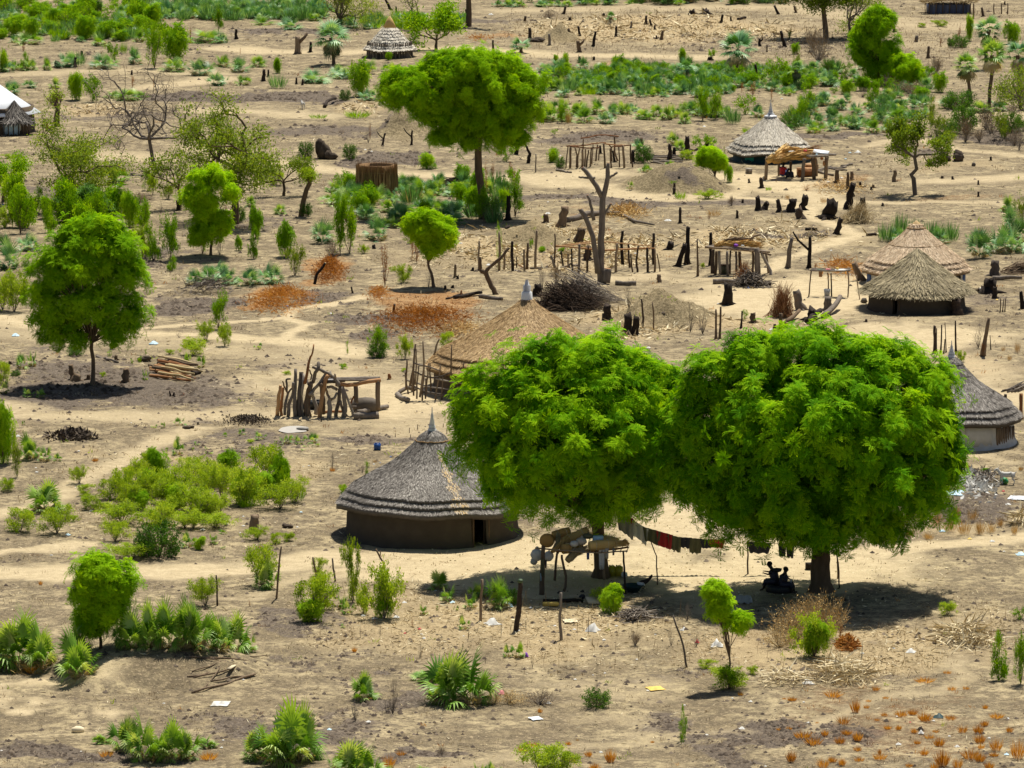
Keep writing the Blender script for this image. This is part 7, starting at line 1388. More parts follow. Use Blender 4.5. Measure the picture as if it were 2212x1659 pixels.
# dense belts of palms and bushes further off: same kinds, individually placed
def belt(n, x0, x1, y0, y1, kinds, w0, w1, label, cat, group, seed, f=None, hk=.65):
    r = random.Random(seed)
    for i in range(n):
        x = x0 + (x1 - x0) * (i + r.random()) / n; y = y0 + (y1 - y0) * r.random()
        if f: y += f((x - x0) / (x1 - x0))
        k = r.choice(kinds); w_ = w0 + (w1 - w0) * r.random()
        plant(k, x, y, w_, w_ * hk * (.8 + .5 * r.random()), label, group)
MASSV = [KINDS_['PB'][3][0], KINDS_['PB'][3][2], KINDS_['PG'][3][1], KINDS_['GP'][3][0]]
def mass(name, n, x0, x1, y0, y1, w0, w1, seed, src, mts, hk=.6, f=None):
    r = np.random.default_rng(seed); mb = MB()
    for i in range(n):
        x = x0 + (x1 - x0) * r.random(); y = y0 + (y1 - y0) * r.random() + (f((x - x0) / (x1 - x0)) if f else 0); p = at(x, y); s = sc(p); w_ = (w0 + (w1 - w0) * r.random()) / s / 2 * 1.2; a = r.random() * 6.28; ca, sa = math.cos(a), math.sin(a)
        v = int(r.integers(len(src))); M = np.array([[ca, sa, 0], [-sa, ca, 0], [0, 0, 1]]) * np.array([w_, w_, w_ * 2 * hk * (.8 + .6 * r.random())])
        for k, (pn, m_) in enumerate(src[v]):
            mb.v += [b @ M + p for b in m_.v]; mb.tt += [t + .15 * (r.random() - .5) * (t > .2) for t in m_.tt]; mb.q += [b + mb.n for b in m_.q]; mb.t3 += [b + mb.n for b in m_.t3]
            mb.qm += [np.full(len(b), min(k, len(mts) - 1)) for b in m_.q]; mb.tm += [np.full(len(b), 0) for b in m_.t3]; mb.n += m_.n
    o = mb.build(name, [MATS[m_] for m_ in mts]); o['kind'] = 'stuff'
BUV = [KINDS_['BF'][3][0], KINDS_['BF'][3][2]]
mass('palm_thicket', 120, 340, 705, 12, 44, 26, 46, 101, MASSV, ['palm_blue'])
mass('palm_thicket', 60, -10, 350, 15, 92, 22, 42, 102, MASSV, ['palm_blue'])
mass('bush_thicket', 45, -10, 345, 5, 90, 24, 50, 103, BUV, ['leaf_bright', 'bark'])
mass('palm_thicket', 150, 1175, 1580, 150, 205, 24, 44, 104, MASSV, ['palm_blue'])
mass('bush_thicket', 36, 1180, 1580, 150, 200, 18, 34, 105, BUV, ['leaf_bright', 'bark'])
mass('palm_thicket', 60, 1070, 1700, -14, 8, 30, 50, 106, MASSV, ['palm_blue'], .9)
mass('palm_thicket', 60, 1540, 2015, 150, 205, 22, 42, 107, MASSV, ['palm_blue'])
mass('bush_thicket', 24, 1540, 2015, 150, 205, 20, 36, 108, BUV, ['leaf_bright', 'bark'])
mass('palm_thicket', 36, 1690, 2010, 225, 285, 26, 44, 109, MASSV, ['palm_blue'], .6, lambda u: -8 * u)
mass('palm_thicket', 24, 725, 1010, 42, 64, 22, 40, 110, MASSV, ['palm_blue'])
mass('palm_thicket', 36, 730, 1100, 400, 485, 34, 56, 111, MASSV, ['palm_blue'])
mass('bush_thicket', 14, 735, 1120, 400, 480, 30, 44, 112, BUV, ['leaf_bright', 'bark'], .8)
belt(22, 345, 700, 30, 46, ['PB', 'PB', 'PB', 'PG', 'GP'], 26, 48, 'bluish fan palm in the long palm belt along the far top edge', 'palm shrub', 'bluish palms in the far top belt', 1)
belt(22, -10, 330, 10, 88, ['BF', 'BF', 'PG', 'GG'], 26, 50, 'bright green bush in the thicket of the far top corner', 'bush', 'bushes in the far corner thicket', 2)
belt(10, 30, 360, 50, 92, ['PB', 'PG', 'GP'], 24, 44, 'low fan palm among the bright bushes of the far top corner', 'palm shrub', 'palms in the far corner thicket', 3)
belt(34, 1180, 1570, 175, 212, ['PB', 'PB', 'PG', 'GP', 'GG'], 26, 46, 'fan palm in the dense green belt behind the pole frame', 'palm shrub', 'palms in the dense belt', 4)
belt(22, 1190, 1560, 158, 205, ['BF', 'BF', 'BC'], 20, 36, 'green bush inside the dense palm belt behind the pole frame', 'bush', 'bushes in the dense belt', 5)
belt(26, 1150, 1570, 240, 268, ['PB', 'PG', 'PG'], 36, 62, 'fan palm in the nearer row behind the pole frame', 'palm shrub', 'palms in the nearer row', 6)
belt(22, 1540, 2010, 170, 210, ['PB', 'PG', 'BF', 'GG'], 24, 44, 'fan palm or bush in the mixed green belt beyond the teal-walled hut', 'palm shrub', 'plants in the mixed belt', 7)
belt(24, 1700, 2000, 215, 285, ['PB', 'PG', 'PB'], 30, 50, 'fan palm in the row directly behind the teal-walled hut', 'palm shrub', 'palms behind the teal-walled hut', 8, lambda u: -10 * u)
belt(12, 1080, 1700, 0, 10, ['PG', 'BD', 'BF'], 30, 50, 'dark green palm or bush cut by the top picture edge', 'palm shrub', 'plants along the top edge', 9, None, .9)
belt(20, 730, 1010, 40, 62, ['PG', 'GG', 'PB'], 24, 44, 'green palm in the belt around the striped-roof hut', 'palm shrub', 'palms around the striped-roof hut', 10)
belt(26, 730, 1090, 400, 480, ['PB', 'PG', 'PB', 'PG'], 40, 62, 'fan palm in the wide thicket at the foot of the feathery acacia', 'palm shrub', 'palms at the foot of the acacia', 11)
belt(14, 0, 330, 440, 520, ['BF', 'BC', 'BL', 'BF'], 40, 66, 'green bush in the thicket behind the lone tree', 'bush', 'bushes behind the lone tree', 12, None, 1.1)
belt(20, 235, 640, 1015, 1105, ['BL', 'BL', 'BL', 'B'], 44, 78, 'lime green loose bush in the low scrub patch left of the front grey hut', 'bush', 'lime green scrub left of the front hut', 14, None, .75)
belt(7, 330, 480, 1085, 1150, ['BL'], 44, 70, 'low lime green bush around the darkest round bush', 'bush', 'low bushes round the darkest bush', 15, None, .6)
belt(12, 2020, 2212, 220, 330, ['BD', 'WB', 'BO'], 30, 60, 'dark scrub bush at the far field path', 'bush', 'scrub by the far field path', 13, None, .8)

# ================================================================== stumps, posts, logs
def stump(t, x, y, h, lean=0, w_=None, mt='char', phrase=None, top=None, fork=False, dy=0):
    k = TK[t % 3]; X, Y = T(t, x, y); p = at(X, Y); s = sc(p); hm = h * k / s; r = (w_ * k / s / 2) if w_ else max(.09, hm * .17)
    e = np.array([lean * k / s, dy, hm]); n = 6; mb = MB(); u = np.linspace(0, 1, n)[:, None]
    P = np.array([0, 0, -.1]) * (1 - u) + e * u + rng.normal(size=(n, 3)) * r * .16 * np.sin(u * PI)
    P[:, 0] += lean * k / s * .25 * (u[:, 0] ** 2 - u[:, 0])
    R = r * np.interp(u[:, 0], [0, .12, .35, 1], [1.65, 1.25, 1.0, .82]); sd_ = 9
    tube(mb, P, R, sd_, .25 + .4 * rng.random(), True, .16)
    V = mb.v[0]; top_ = V[(n - 1) * sd_: n * sd_]; top_[:, 2] += rng.random(sd_) * r * (.9 if mt == 'char' else .3)    # jagged or sawn top
    if fork:
        q = P[3]; tube(mb, [q, q + [(.55 * h * k / s) * (1 if lean <= 0 else -1) * .7, 0, hm * .35], q + [(.55 * h * k / s) * (1 if lean <= 0 else -1), .05, hm * .62]], [r * .7, r * .55, r * .45], 7, .4, True, .1)
    for i in range(3):   # roots
        a = rng.random() * 2 * PI; tube(mb, [[0, 0, .1 * hm], [math.cos(a) * r * 1.6, math.sin(a) * r * 1.6, .02], [math.cos(a) * r * 2.6, math.sin(a) * r * 2.6, -.05]], [r * .5, r * .3, r * .1], 5, .4, False, .1)
    ob = bpy.data.objects.new('stump', mb.mesh('stump', MATS[mt], True)); COL.objects.link(ob); ob.location = p; ob.rotation_euler = (0, 0, 0)
    ht = 'tall ' if hm > 1.3 else 'low ' if hm < .5 else ''
    ln = 'leaning ' if abs(lean) > h * .22 else ''
    auto(ob, phrase or f"{ht}{ln}{'charred' if mt == 'char' else 'weathered' if mt == 'bark_grey' else 'brown'} tree stump{' with a forked top' if fork else ''}", 'tree stump', X, Y)
    return ob
for a in [(0, 1515, 250, 60), (0, 1910, 345, 110, -4, None, 'bark', None, None, True), (0, 1990, 335, 60, 2), (0, 1690, 520, 70, 4), (0, 1720, 490, 40), (0, 1900, 540, 40), (0, 1940, 545, 35), (0, 365, 810, 110, 8, 32, 'bark'), (0, 300, 840, 50, 3, None, 'wood_red'), (0, 480, 430, 60, 6), (0, 525, 390, 60), (0, 845, 480, 25), (0, 365, 430, 30, 0, 30),
          (1, 335, 65, 70, -38, 18), (1, 372, 80, 35, -6), (1, 990, 335, 75, -2, 14), (1, 1227, 262, 80, -4, 24), (1, 1352, 290, 72, -4, 18, 'bark_grey'), (1, 1548, 232, 62, -14, 16), (1, 1482, 222, 32, -10, 20), (1, 1545, 335, 72, -12, 26, 'bark', None, None, True), (1, 1628, 297, 92, 18, 18), (1, 1777, 235, 64, 2, 16), (1, 1872, 180, 42, 4, 12, 'bark_grey'), (1, 1967, 155, 52, 3, 18), (1, 2005, 170, 42, -12, 16), (1, 2024, 190, 26, 2, 14), (1, 2068, 252, 55, 8, 20, 'bark'), (1, 2035, 250, 22), (1, 1440, 90, 45, 14, 18), (1, 1190, 135, 26, 6, 18), (1, 1543, 386, 22, 0, 16), (1, 1636, 386, 20, 0, 16), (1, 1480, 132, 18, 0, 22), (1, 1700, 105, 15, 0, 20), (1, 815, 90, 28, 0, 12), (1, 280, 932, 75, 14, 12, 'char', None, None, True), (1, 465, 930, 92, 6, 14, 'char', None, None, True), (1, 1885, 1045, 75, 0, 24), (1, 2122, 1022, 92, 0, 28), (1, 1938, 935, 50, 0, 26, 'bark'), (1, 1680, 985, 50, -6, 14), (1, 1770, 1040, 70, -14, 16), (1, 2150, 1000, 50, 0, 24), (1, 715, 75, 30, 0, 40, 'soil_dark', 'small dark earth lump'), (1, 2150, 1240, 30), (1, 1240, 790, 20),
          (2, 645, 92, 52, -28, 18), (2, 757, 82, 44, -14, 16, 'bark'), (2, 276, 148, 52, 12, 18), (2, 341, 136, 26, -2), (2, 525, 295, 46, -4, 18, 'char', None, None, True), (2, 685, 302, 100, -26, 22), (2, 570, 332, 42, 0, 10), (2, 1385, 205, 50, -6, 20, 'bark_grey'), (2, 1600, 372, 75, 2, 20, 'bark'), (2, 1522, 268, 40, 6, 24, 'bark_grey'), (2, 1952, 105, 55, -10, 16), (2, 2095, 182, 28, 0), (2, 230, 356, 24), (2, 208, 385, 16, 0, 34), (2, 1165, 1195, 30), (2, 1385, 1160, 72, 2, 26, 'bark'), (2, 1015, 1165, 80, 4, 30, 'bark'), (2, 62, 965, 88, -2, 34), (2, 185, 945, 60, 2, 24), (2, 1110, 1255, 80, 6, 32), (2, 1090, 1210, 110, -4, 20, 'bark'), (2, 1112, 1150, 55, 0, 24, 'bark'), (2, 740, 560, 60, 10, 30), (2, 510, 515, 100, -14, 20), (2, 2090, 30, 20), (2, 90, 90, 16, 0, 40), (2, 180, 90, 18, 0, 50), (2, 1890, 1062, 26, 0, 26, 'rock', 'small dark stone'), (2, 1610, 1062, 18, 0, 26), (2, 2000, 1025, 22), (2, 1250, 1200, 20, 0, 20, 'bark'), (2, 1920, 1180, 25, 0, 12), (2, 455, 1168, 22, 0, 14), (2, 1690, 1140, 12, 0, 20), (2, 1755, 1145, 14, 0, 16), (2, 540, 1200, 52, -4, 20),
          (3, 470, 1312, 98, -14, 38, 'bark'), (3, 480, 1318, 40, 20, 60, 'bark', 'spreading stump base'), (3, 805, 1328, 88, 4, 50, 'bark'), (3, 567, 1308, 32, 0, 30, 'bark'), (3, 742, 1180, 28, 4, 24, 'bark'), (3, 1145, 225, 60, -6, 24), (3, 65, 1210, 14, 0, 24),
          (4, 1085, 285, 150, 4, 30), (4, 1428, 325, 122, 20, 58, 'bark'), (4, 1328, 302, 52, 0, 36, 'bark'), (4, 1530, 440, 92, 26, 60, 'bark', 'bulging curved stump'), (4, 1082, 357, 26, 0, 40), (4, 744, 652, 84, 4, 18, 'bark'), (4, 2190, 303, 92, 0, 16), (4, 2150, 122, 36, 0, 20), (4, 1722, 918, 84, 0, 54), (4, 1860, 1015, 115, -8, 60), (4, 1900, 1020, 110, 10, 46), (4, 2052, 684, 50, 0, 30, 'bark'), (4, 2140, 860, 36, 0, 44), (4, 225, 468, 20, 0, 26), (4, 762, 662, 18), (4, 860, 610, 18), (4, 1275, 770, 60, -4, 50), (4, 325, 1305, 34, -4, 24, 'wood_red'), (4, 722, 1085, 30, 0, 10), (4, 682, 730, 20), (4, 730, 720, 14, 0, 20), (4, 2120, 475, 40, 10, 50), (4, 350, 880, 55, 8, 18), (4, 1700, 640, 30, 0, 18), (4, 1590, 540, 70, 8, 50), (4, 1600, 760, 20), (4, 1130, 255, 60, 0, 10), (4, 1500, 720, 20), (4, 1470, 590, 26, 18, 20), (4, 780, 770, 36, 6, 14, 'wood_red'), (4, 1790, 480, 14), (4, 90, 755, 40, -10, 12),
          (5, 60, 565, 235, 6, 30), (5, 0, 580, 140, 46, 32), (5, 130, 642, 240, -6, 12, 'bark', 'thin knotted pole'), (5, 212, 572, 205, -2, 24), (5, 703, 590, 192, 24, 28, 'bark_grey'), (5, 840, 590, 198, 4, 24, 'char', None, None, True), (5, 515, 222, 80, -6, 34), (5, 545, 218, 40, 30, 40), (5, 650, 232, 72, -10, 34), (5, 725, 232, 66, 10, 60), (5, 795, 218, 82, 24, 46), (5, 790, 275, 58, -20, 50), (5, 960, 272, 82, 26, 90, 'char', 'wide charred stump'), (5, 1085, 212, 155, 34, 44), (5, 1172, 200, 52, 8, 40), (5, 1010, 375, 92, 34, 36), (5, 380, 272, 46, 0, 16), (5, 15, 303, 98, 0, 16), (5, 2022, 638, 92, 6, 60, 'bark_grey'), (5, 1985, 752, 66, 12, 100, 'char', 'squat split stump'), (5, 2024, 784, 66, 2, 34), (5, 1785, 890, 92, -6, 66, 'char', 'knobby dark stump against the mud wall'), (5, 2205, 850, 105, -14, 28), (5, 320, 824, 124, 0, 62), (5, 960, 862, 84, 0, 56, 'bark_grey'), (5, 790, 855, 118, -36, 56, 'bark_grey'), (5, 480, 940, 60, 0, 40, 'bark'), (5, 405, 972, 105, 6, 12), (5, 655, 1012, 132, 4, 26, 'bark'), (5, 245, 1042, 190, -2, 14, 'bark'), (5, 268, 1042, 205, 6, 14, 'bark'), (5, 1190, 812, 34, 0, 46, 'rock', 'rounded dark stone'), (5, 1645, 1130, 168, -6, 22), (5, 1652, 1125, 150, 0, 8), (5, 1680, 1132, 178, 4, 10), (5, 1715, 1128, 190, -10, 6), (5, 1700, 1135, 90, 6, 8), (5, 1777, 1132, 205, -6, 12), (5, 1948, 1152, 245, 36, 26, 'bark'), (5, 1962, 1150, 110, 10, 10, 'bark'), (5, 2000, 1110, 90, -6, 6), (5, 2060, 872, 90, 2, 7, 'bark'), (5, 2075, 868, 80, 6, 7, 'bark'), (5, 2090, 868, 85, 3, 7, 'bark'), (5, 1180, 670, 110, -56, 44, 'bark', 'long thick leaning trunk'), (5, 850, 925, 60, 14, 70, 'char'), (5, 535, 80, 60, -4, 26), (5, 1920, 135, 30, 0, 14), (5, 1310, 195, 16), (5, 620, 980, 26), (5, 415, 178, 24), (5, 1205, 935, 14, 0, 20), (5, 1235, 90, 16, 0, 14),
          (6, 1630, 1035, 105, 4, 66, 'bark'), (6, 1650, 945, 22, 2, 22, 'bark', 'knob on top of the thick brown stump'), (6, 1095, 166, 30, -8, 12), (6, 1112, 168, 24, 4, 16), (6, 1172, 164, 12, 0, 22, 'wood_red'), (6, 1268, 348, 12, 0, 14), (6, 2060, 330, 20, 0, 8)]:
    if a[5:7] and len(a) > 6 and a[6] == 'rock':
        X, Y = T(a[0], a[1], a[2]); q = at(X, Y); s = sc(q); k = TK[a[0] % 3]; mb = MB(); blob(mb, np.array([0, 0, a[3] * k / s * .4]), (a[5] * k / s * .5, a[5] * k / s * .45, a[3] * k / s * .55), 10, .15)
        o = bpy.data.objects.new('rock', mb.mesh('rock', MATS['rock'], True)); COL.objects.link(o); o.location = q; auto(o, a[7], 'stone', X, Y); continue
    stump(*a)
# termite lumps
for (t, x, y, w_, h_, lb) in [(0, 2070, 1015, 90, 135, 'tall dark termite lump'), (0, 2125, 1022, 80, 60, 'low dark termite lump joined to the tall one'), (2, 1700, 1030, 66, 62, 'rounded brown termite lump'), (2, 1772, 1028, 84, 76, 'larger brown termite lump'), (1, 1280, 268, 90, 32, 'flat brushy earth lump'), (1, 1405, 215, 60, 40, 'dark knob on the far termite mound'), (3, 935, 1188, 84, 38, 'dark flat stone'), (6, 1210, 375, 60, 22, 'small flat brown stone'), (6, 1840, 1012, 60, 30, 'dark fallen stump piece'), (1, 470, 800, 50, 60, 'dark knob on top of the termite mound')]:
    X, Y = T(t, x, y); q = at(X, Y); s = sc(q); k = TK[t % 3]; mb = MB(); [blob(mb, np.array([.5 * w_ * k / s * (rng.random() - .5), .3 * (rng.random() - .5), h_ * k / s * (.3 + .12 * j)]), (w_ * k / s * (.48 - .09 * j), w_ * k / s * (.45 - .08 * j), h_ * k / s * .42), 13, .24, .3 + .2 * rng.random()) for j in range(3)]
    o = bpy.data.objects.new('termite_lump', mb.mesh('lump', MATS['soil_dark'], True)); COL.objects.link(o); o.location = q; auto(o, lb, 'earth lump', X, Y)
V_ = lambda t, x, y: T(t, x, y)
# free standing posts near the front
stake(597, 1293, 608, 1180, 5, 'crooked thin dark post between the front path and the pale bushes', 'bark', mid=(602, 1225)); stake(685, 1252, 676, 1203, 5, 'forked short post behind the tall pale bush', 'bark'); stake(684, 1235, 692, 1208, 3, 'small side prong of the forked short post', 'bark')
stake(725, 1256, 718, 1206, 4.5, 'second forked thin post behind the pale bushes', 'bark_grey'); stake(838, 1258, 812, 1186, 5, 'leaning forked post just below the front hut', 'bark', mid=(828, 1215)); stake(820, 1203, 822, 1190, 3, 'short prong of the leaning forked post', 'bark'); stake(470, 1308, 467, 1243, 4, 'thin dark post behind the front palm clumps', 'char')
stake(1038, 1341, 1041, 1251, 7, 'dark brown post beside the small palms', 'bark'); stake(1115, 1362, 1124, 1253, 13, 'thick black post with a scrap of plastic on its top', 'char', mid=(1122, 1300)); cloth_lump(1124, 1255, at(1115, 1362)[1] - .1, 12, 9, 'cloth_green', 'green plastic scrap caught on the thick black post', 'litter', 'plastic_scrap')
stake(1213, 1382, 1212, 1280, 7, 'sunlit grey post with a bent pale tip', 'bark_grey', mid=(1210, 1330)); stake(1485, 1441, 1454, 1330, 5, 'leaning bare pole among the dry stubble', 'bark_grey', mid=(1476, 1395))
for (x, y, h) in [(362, 430, 25), (453, 400, 32), (505, 380, 32), (460, 440, 28), (692, 410, 34), (680, 445, 26), (670, 365, 24)]:
    a, b = T(7, x, y); stake(a, b, a, b - h * .337, 2, phrase='tiny peg', cat='peg', name='peg')
stake(*T(1, 1262, 1105), *T(1, 1262, 985), 3.5, 'lone thin post on the sandy track right of the acacia', 'bark_grey'); stake(*T(4, 1950, 975), *T(4, 1940, 790), 5, 'crooked black stick on the near slope of the big earth mound', 'char', mid=T(4, 1950, 880)); stake(*T(4, 2020, 990), *T(4, 2010, 810), 4, 'thin brown stick next to the crooked black one on the mound slope', 'bark')
stake(*T(4, 1980, 870), *T(4, 2020, 790), 3, 'short slanting stick on the mound slope', 'bark')
for i, (x, w_) in enumerate([(1890, 4), (1870, 3), (2020, 3), (2068, 3), (2108, 3), (1580, 2)]): stake(*T(2, x, 120 if i == 0 else 90), *T(2, x, 20), w_, phrase='slim fence post near the dark shelter', cat='post')
# fallen logs
log(*T(4, 1465, 300), *T(4, 1700, 245), 13, 'long fallen grey trunk behind the lopped tree, its thicker left part', d1=11); log(*T(4, 1700, 245), *T(4, 2020, 325), 11, 'long curving fallen branch behind the lopped tree, its thinner end', d1=4, pts=[T(4, 1700, 250), T(4, 1800, 255), T(4, 1900, 305), T(4, 2020, 328)])
log(*T(4, 1772, 700), *T(4, 1905, 704), 11, 'short pale log lying in front of the lopped tree'); log(*T(4, 905, 785), *T(4, 1045, 800), 10, 'short thick sawn log behind the brown hut roof'); log(*T(4, 740, 790), *T(4, 920, 762), 9, 'blackened branch lying next to the short sawn log', 'char'); log(*T(4, 690, 795), *T(4, 790, 765), 5, 'thin dark branch at the outer end of the blackened one', 'char')
log(*T(5, 225, 692), *T(5, 380, 692), 13, 'thick grey log at the end of the woodpile under the rack'); log(*T(5, 370, 700), *T(5, 600, 705), 11, 'dark log along the front of the woodpile', 'char'); log(*T(5, 930, 915), *T(5, 1035, 850), 13, 'thick grey log propped up beside the dark broken stump', lift1=.5); log(*T(5, 830, 950), *T(5, 910, 905), 14, 'dark broken log behind the largest tree top', 'char', lift1=.25)
log(*T(5, 2010, 668), *T(5, 2200, 662), 11, 'long grey log right of the touching pair of huts', d1=6); log(*T(5, 1870, 735), *T(5, 1990, 745), 8, 'dark thin log joining the squat split stump', 'char'); log(*T(5, 1205, 385), *T(5, 1270, 383), 7, 'dark short log above the tan roof of the pair', 'char'); log(*T(5, 815, 350), *T(5, 890, 352), 8, 'dark log lying in the pale straw litter', 'char'); log(*T(5, 900, 395), *T(5, 1010, 372), 4, 'thin dark root trailing from the curved stump', 'char'); log(*T(5, 690, 950), *T(5, 780, 905), 10, 'brown log leaning in front of the reed bundle', 'bark', lift1=.3)
log(*T(1, 1395, 1095), *T(1, 1490, 1110), 5, 'pale thin log on the sandy track', 'bark_grey'); log(*T(4, 1230, 600), *T(4, 1530, 580), 5, 'pale long pole lying along the foot of the long pen'); log(*T(0, 2080, 692), *T(0, 2150, 650), 8, 'dark slanting log on the ground near the far white goat', 'char', lift1=.3); log(*T(2, 385, 128), *T(2, 435, 118), 6, 'small dark log in the far stubble field', 'char')
for i in range(6): a = T(1, 1990 + rng.random() * 30, 1000 + i * 9); b = T(1, 2190 + rng.random() * 30, 1008 + i * 10); log(*a, *b, 4, 'pale thin log in the little stack left of the low earth mound', group='logs stacked near the low earth mound')
log(*T(2, 55, 1015), *T(2, 140, 985), 6, 'curved black branch by the low earth mound', 'char', bend=.12, lift1=.5); log(*T(5, 2120, 600), *T(5, 2212, 590), 3, 'thin brown stick far to the side of the pair of huts', 'bark'); log(*T(5, 2130, 620), *T(5, 2212, 612), 4, 'second brown stick far to the side of the pair of huts', 'bark')
log(*T(3, 1240, 1282), *T(3, 1283, 1268), 11, 'dark log end behind the pile of cut logs', 'char'); log(*T(3, 620, 1165), *T(3, 765, 1200), 6, 'grey twisted root lying behind the lone tree trunk', bend=.08)
# pile of cut logs: every log its own
for i in range(26):
    r = random.Random(i); lay = i // 9; x0 = 940 + r.random() * 90 + lay * 30; x1 = x0 + 150 + r.random() * 110 - lay * 20; y0 = 1215 + (i % 9) * 10 - lay * 4; a = T(3, x0, y0); b = T(3, x1, y0 + 22 + r.random() * 18)
    log(*a, *b, 4.5 + 3 * r.random(), 'reddish-brown cut log in the neat pile near the lone tree', random.choice(['wood_red', 'wood_red', 'straw', 'bark']), group='cut logs piled near the lone tree', lift0=.16 * lay + .05, lift1=.16 * lay, bend=.02)
# sticks on the front mound
for i, (a, b, d) in enumerate([((1150, 605), (1400, 660), 3), ((1200, 650), (1620, 700), 5), ((1230, 715), (1635, 740), 6), ((1210, 625), (1590, 655), 4), ((1180, 612), (1500, 650), 3), ((1240, 660), (1480, 690), 4), ((1300, 700), (1440, 660), 3), ((1590, 615), (1715, 680), 4), ((1600, 632), (1715, 628), 2), ((1350, 690), (1560, 725), 4), ((1230, 640), (1420, 660), 3)]):
    log(*T(9, *a), *T(9, *b), d, ['thin top stick of the pile on the front mound', 'long thick stick across the pile on the front mound', 'lowest knotty branch of the pile on the front mound', 'long upper stick of the pile on the front mound', 'thin dark stick second from the top of the front mound pile', 'short stick inside the front mound pile', 'short crossing stick in the front mound pile', 'detached slanting stick beyond the end of the front mound pile', 'tiny stick next to the detached slanting one', 'middle stick of the front mound pile', 'thin short stick at the upper end of the front mound pile'][i], 'bark', name='stick', cat='stick')
q = at(*T(9, 1485, 690)); mb = MB(); box(mb, q + [0, 0, .13], (.16, .75, .03), -.25, .5); one('plank', mb, 'light_board', 'short pale plank lying across the sticks on the front mound', 'plank', q)
q = at(*T(9, 500, 1115)); mb = MB(); blob(mb, q + [0, 0, .09], (.25, .18, .14), 12, .08, .9); one('rock', mb, 'card', 'pale cream stone lying alone in the front dry grass', 'stone', q, smooth=True)

# ================================================================== heaps of brush, fronds and straw: uncountable masses
def heap(name, t, x, y, w_, h_, n, L, W, mt, tilt=.25, depth=None, dirx=None, t0=.2, t1=.8, kind='stuff', core=None, hollow=0):
    X, Y = T(t, x, y); p = at(X, Y); s = sc(p); k = TK[t % 3]; a = w_ * k / s / 2; hh = h_ * k / s; dp = depth or a * .8
    mb = MB()
    u = rng.normal(size=(n, 2)) * .42; r2 = np.hypot(u[:, 0], u[:, 1]); top = hh * np.clip(1 - r2 ** 1.5, .02, 1)
    P = np.stack([u[:, 0] * a, u[:, 1] * dp, top * (rng.random(n) ** .45)], 1)
    P[:, 2] += hgt(P[:, 0] + p[0], P[:, 1] + p[1]) - p[2]
    D = rng.normal(size=(n, 3)) * [1, 1, tilt]
    if dirx is not None: D = D * .45 + np.array(dirx)
    if W < .03:
        D = unit(D); LL = L * (.5 + rng.random(n))
        for i in range(n):
            q0 = P[i] - D[i] * LL[i] / 2; q1 = P[i] + D[i] * LL[i] / 2; q0[2] = max(q0[2], .02); q1[2] = max(q1[2], .02); c = (q0 + q1) / 2 + rng.normal(size=3) * LL[i] * .07
            tube(mb, [q0, c, q1], [W, W * .8, W * .4], 4, t0 + (t1 - t0) * rng.random(), False)
    else: leaves(mb, P, D, L * (.5 + rng.random(n)), W, t0 + (t1 - t0) * rng.random(n))
    if core: blob(mb, (0, 0, hh * .1), (a * .55, dp * .5, hh * .62), 12, .2, core)
    o = bpy.data.objects.new(name, mb.mesh(name, MATS[mt])); COL.objects.link(o); o.location = p
    if kind: o['kind'] = kind
    return o, p
def heap_thing(label, cat, *a, **k):
    o, p = heap(*a, kind=None, **k); tag(o, label, cat); return o
heap_thing('big dark pile of dead thorn branches behind the golden-brown hut', 'brush pile', 'brush_pile', 4, 1480, 850, 430, 135, 900, 1.5, .018, 'char', .5, dirx=(.5, 0, -.25), t0=.1, t1=1.0, core=.2)
heap_thing('lighter bundle of long reddish sticks sloping over the dark thorn pile', 'brush pile', 'brush_pile', 4, 1610, 800, 250, 120, 150, 2.6, .02, 'bark_grey', .3, dirx=(1.2, -.2, -.75), t0=.3, t1=1.0)
heap_thing('small heap of firewood with bristly twigs on top, under the rack', 'brush pile', 'brush_pile', 5, 470, 705, 240, 90, 260, .8, .029, 'bark_grey', .5)
heap_thing('bristly brown twig tuft upon the firewood heap', 'brush pile', 'brush_pile', 5, 430, 660, 110, 80, 160, 1.0, .012, 'wood_red', .3, dirx=(-.1, 0, 1.3))
heap_thing('upright bristly bundle of brown reeds leaning on logs behind the largest tree', 'reed bundle', 'reed_bundle', 5, 665, 900, 130, 130, 420, 1.7, .012, 'wood_red', .3, depth=.5, dirx=(.05, 0, 1.6), t0=.1, t1=.9, core=.1)
heap_thing('dark brush heap with an orange end on the sandy track beside the acacia', 'brush pile', 'brush_pile', 1, 770, 1192, 220, 60, 220, 1.3, .02, 'char', .25, dirx=(1.1, 0, .1))
heap_thing('fan of pale dry grass stalks behind the wide charred stump', 'straw heap', 'straw_heap', 5, 1150, 300, 200, 110, 380, 1.2, .014, 'straw', .5, dirx=(.25, 0, .6))
heap_thing('heap of bleached palm fronds, the one farther from the trunk of the largest tree', 'frond heap', 'frond_heap', 11, 1830, 530, 450, 110, 520, .75, .06, 'straw', .35, t0=.3, t1=1.0, depth=2.2)
heap_thing('heap of bleached palm fronds in front of the brown brush', 'frond heap', 'frond_heap', 11, 1060, 760, 440, 110, 460, .75, .06, 'straw', .35, t0=.3, t1=1.0, depth=2.4)
heap_thing('thin trail of pale torn fronds between the two-stemmed sapling and the frond heap', 'frond heap', 'frond_heap', 11, 700, 790, 420, 60, 150, .8, .05, 'straw', .25, t0=.4, t1=1.0, depth=1.6)
heap_thing('grey dead frond mass under the fallen pale palms', 'frond heap', 'frond_heap', 3, 1330, 750, 420, 110, 420, .7, .05, 'bark_grey', .4, t0=.2, t1=1.0)
heap_thing('low stack of thin firewood near the leafy shrub by the platform', 'stick pile', 'stick_pile', 10, 1910, 390, 220, 70, 150, .9, .022, 'bark_grey', .12, depth=1.0)
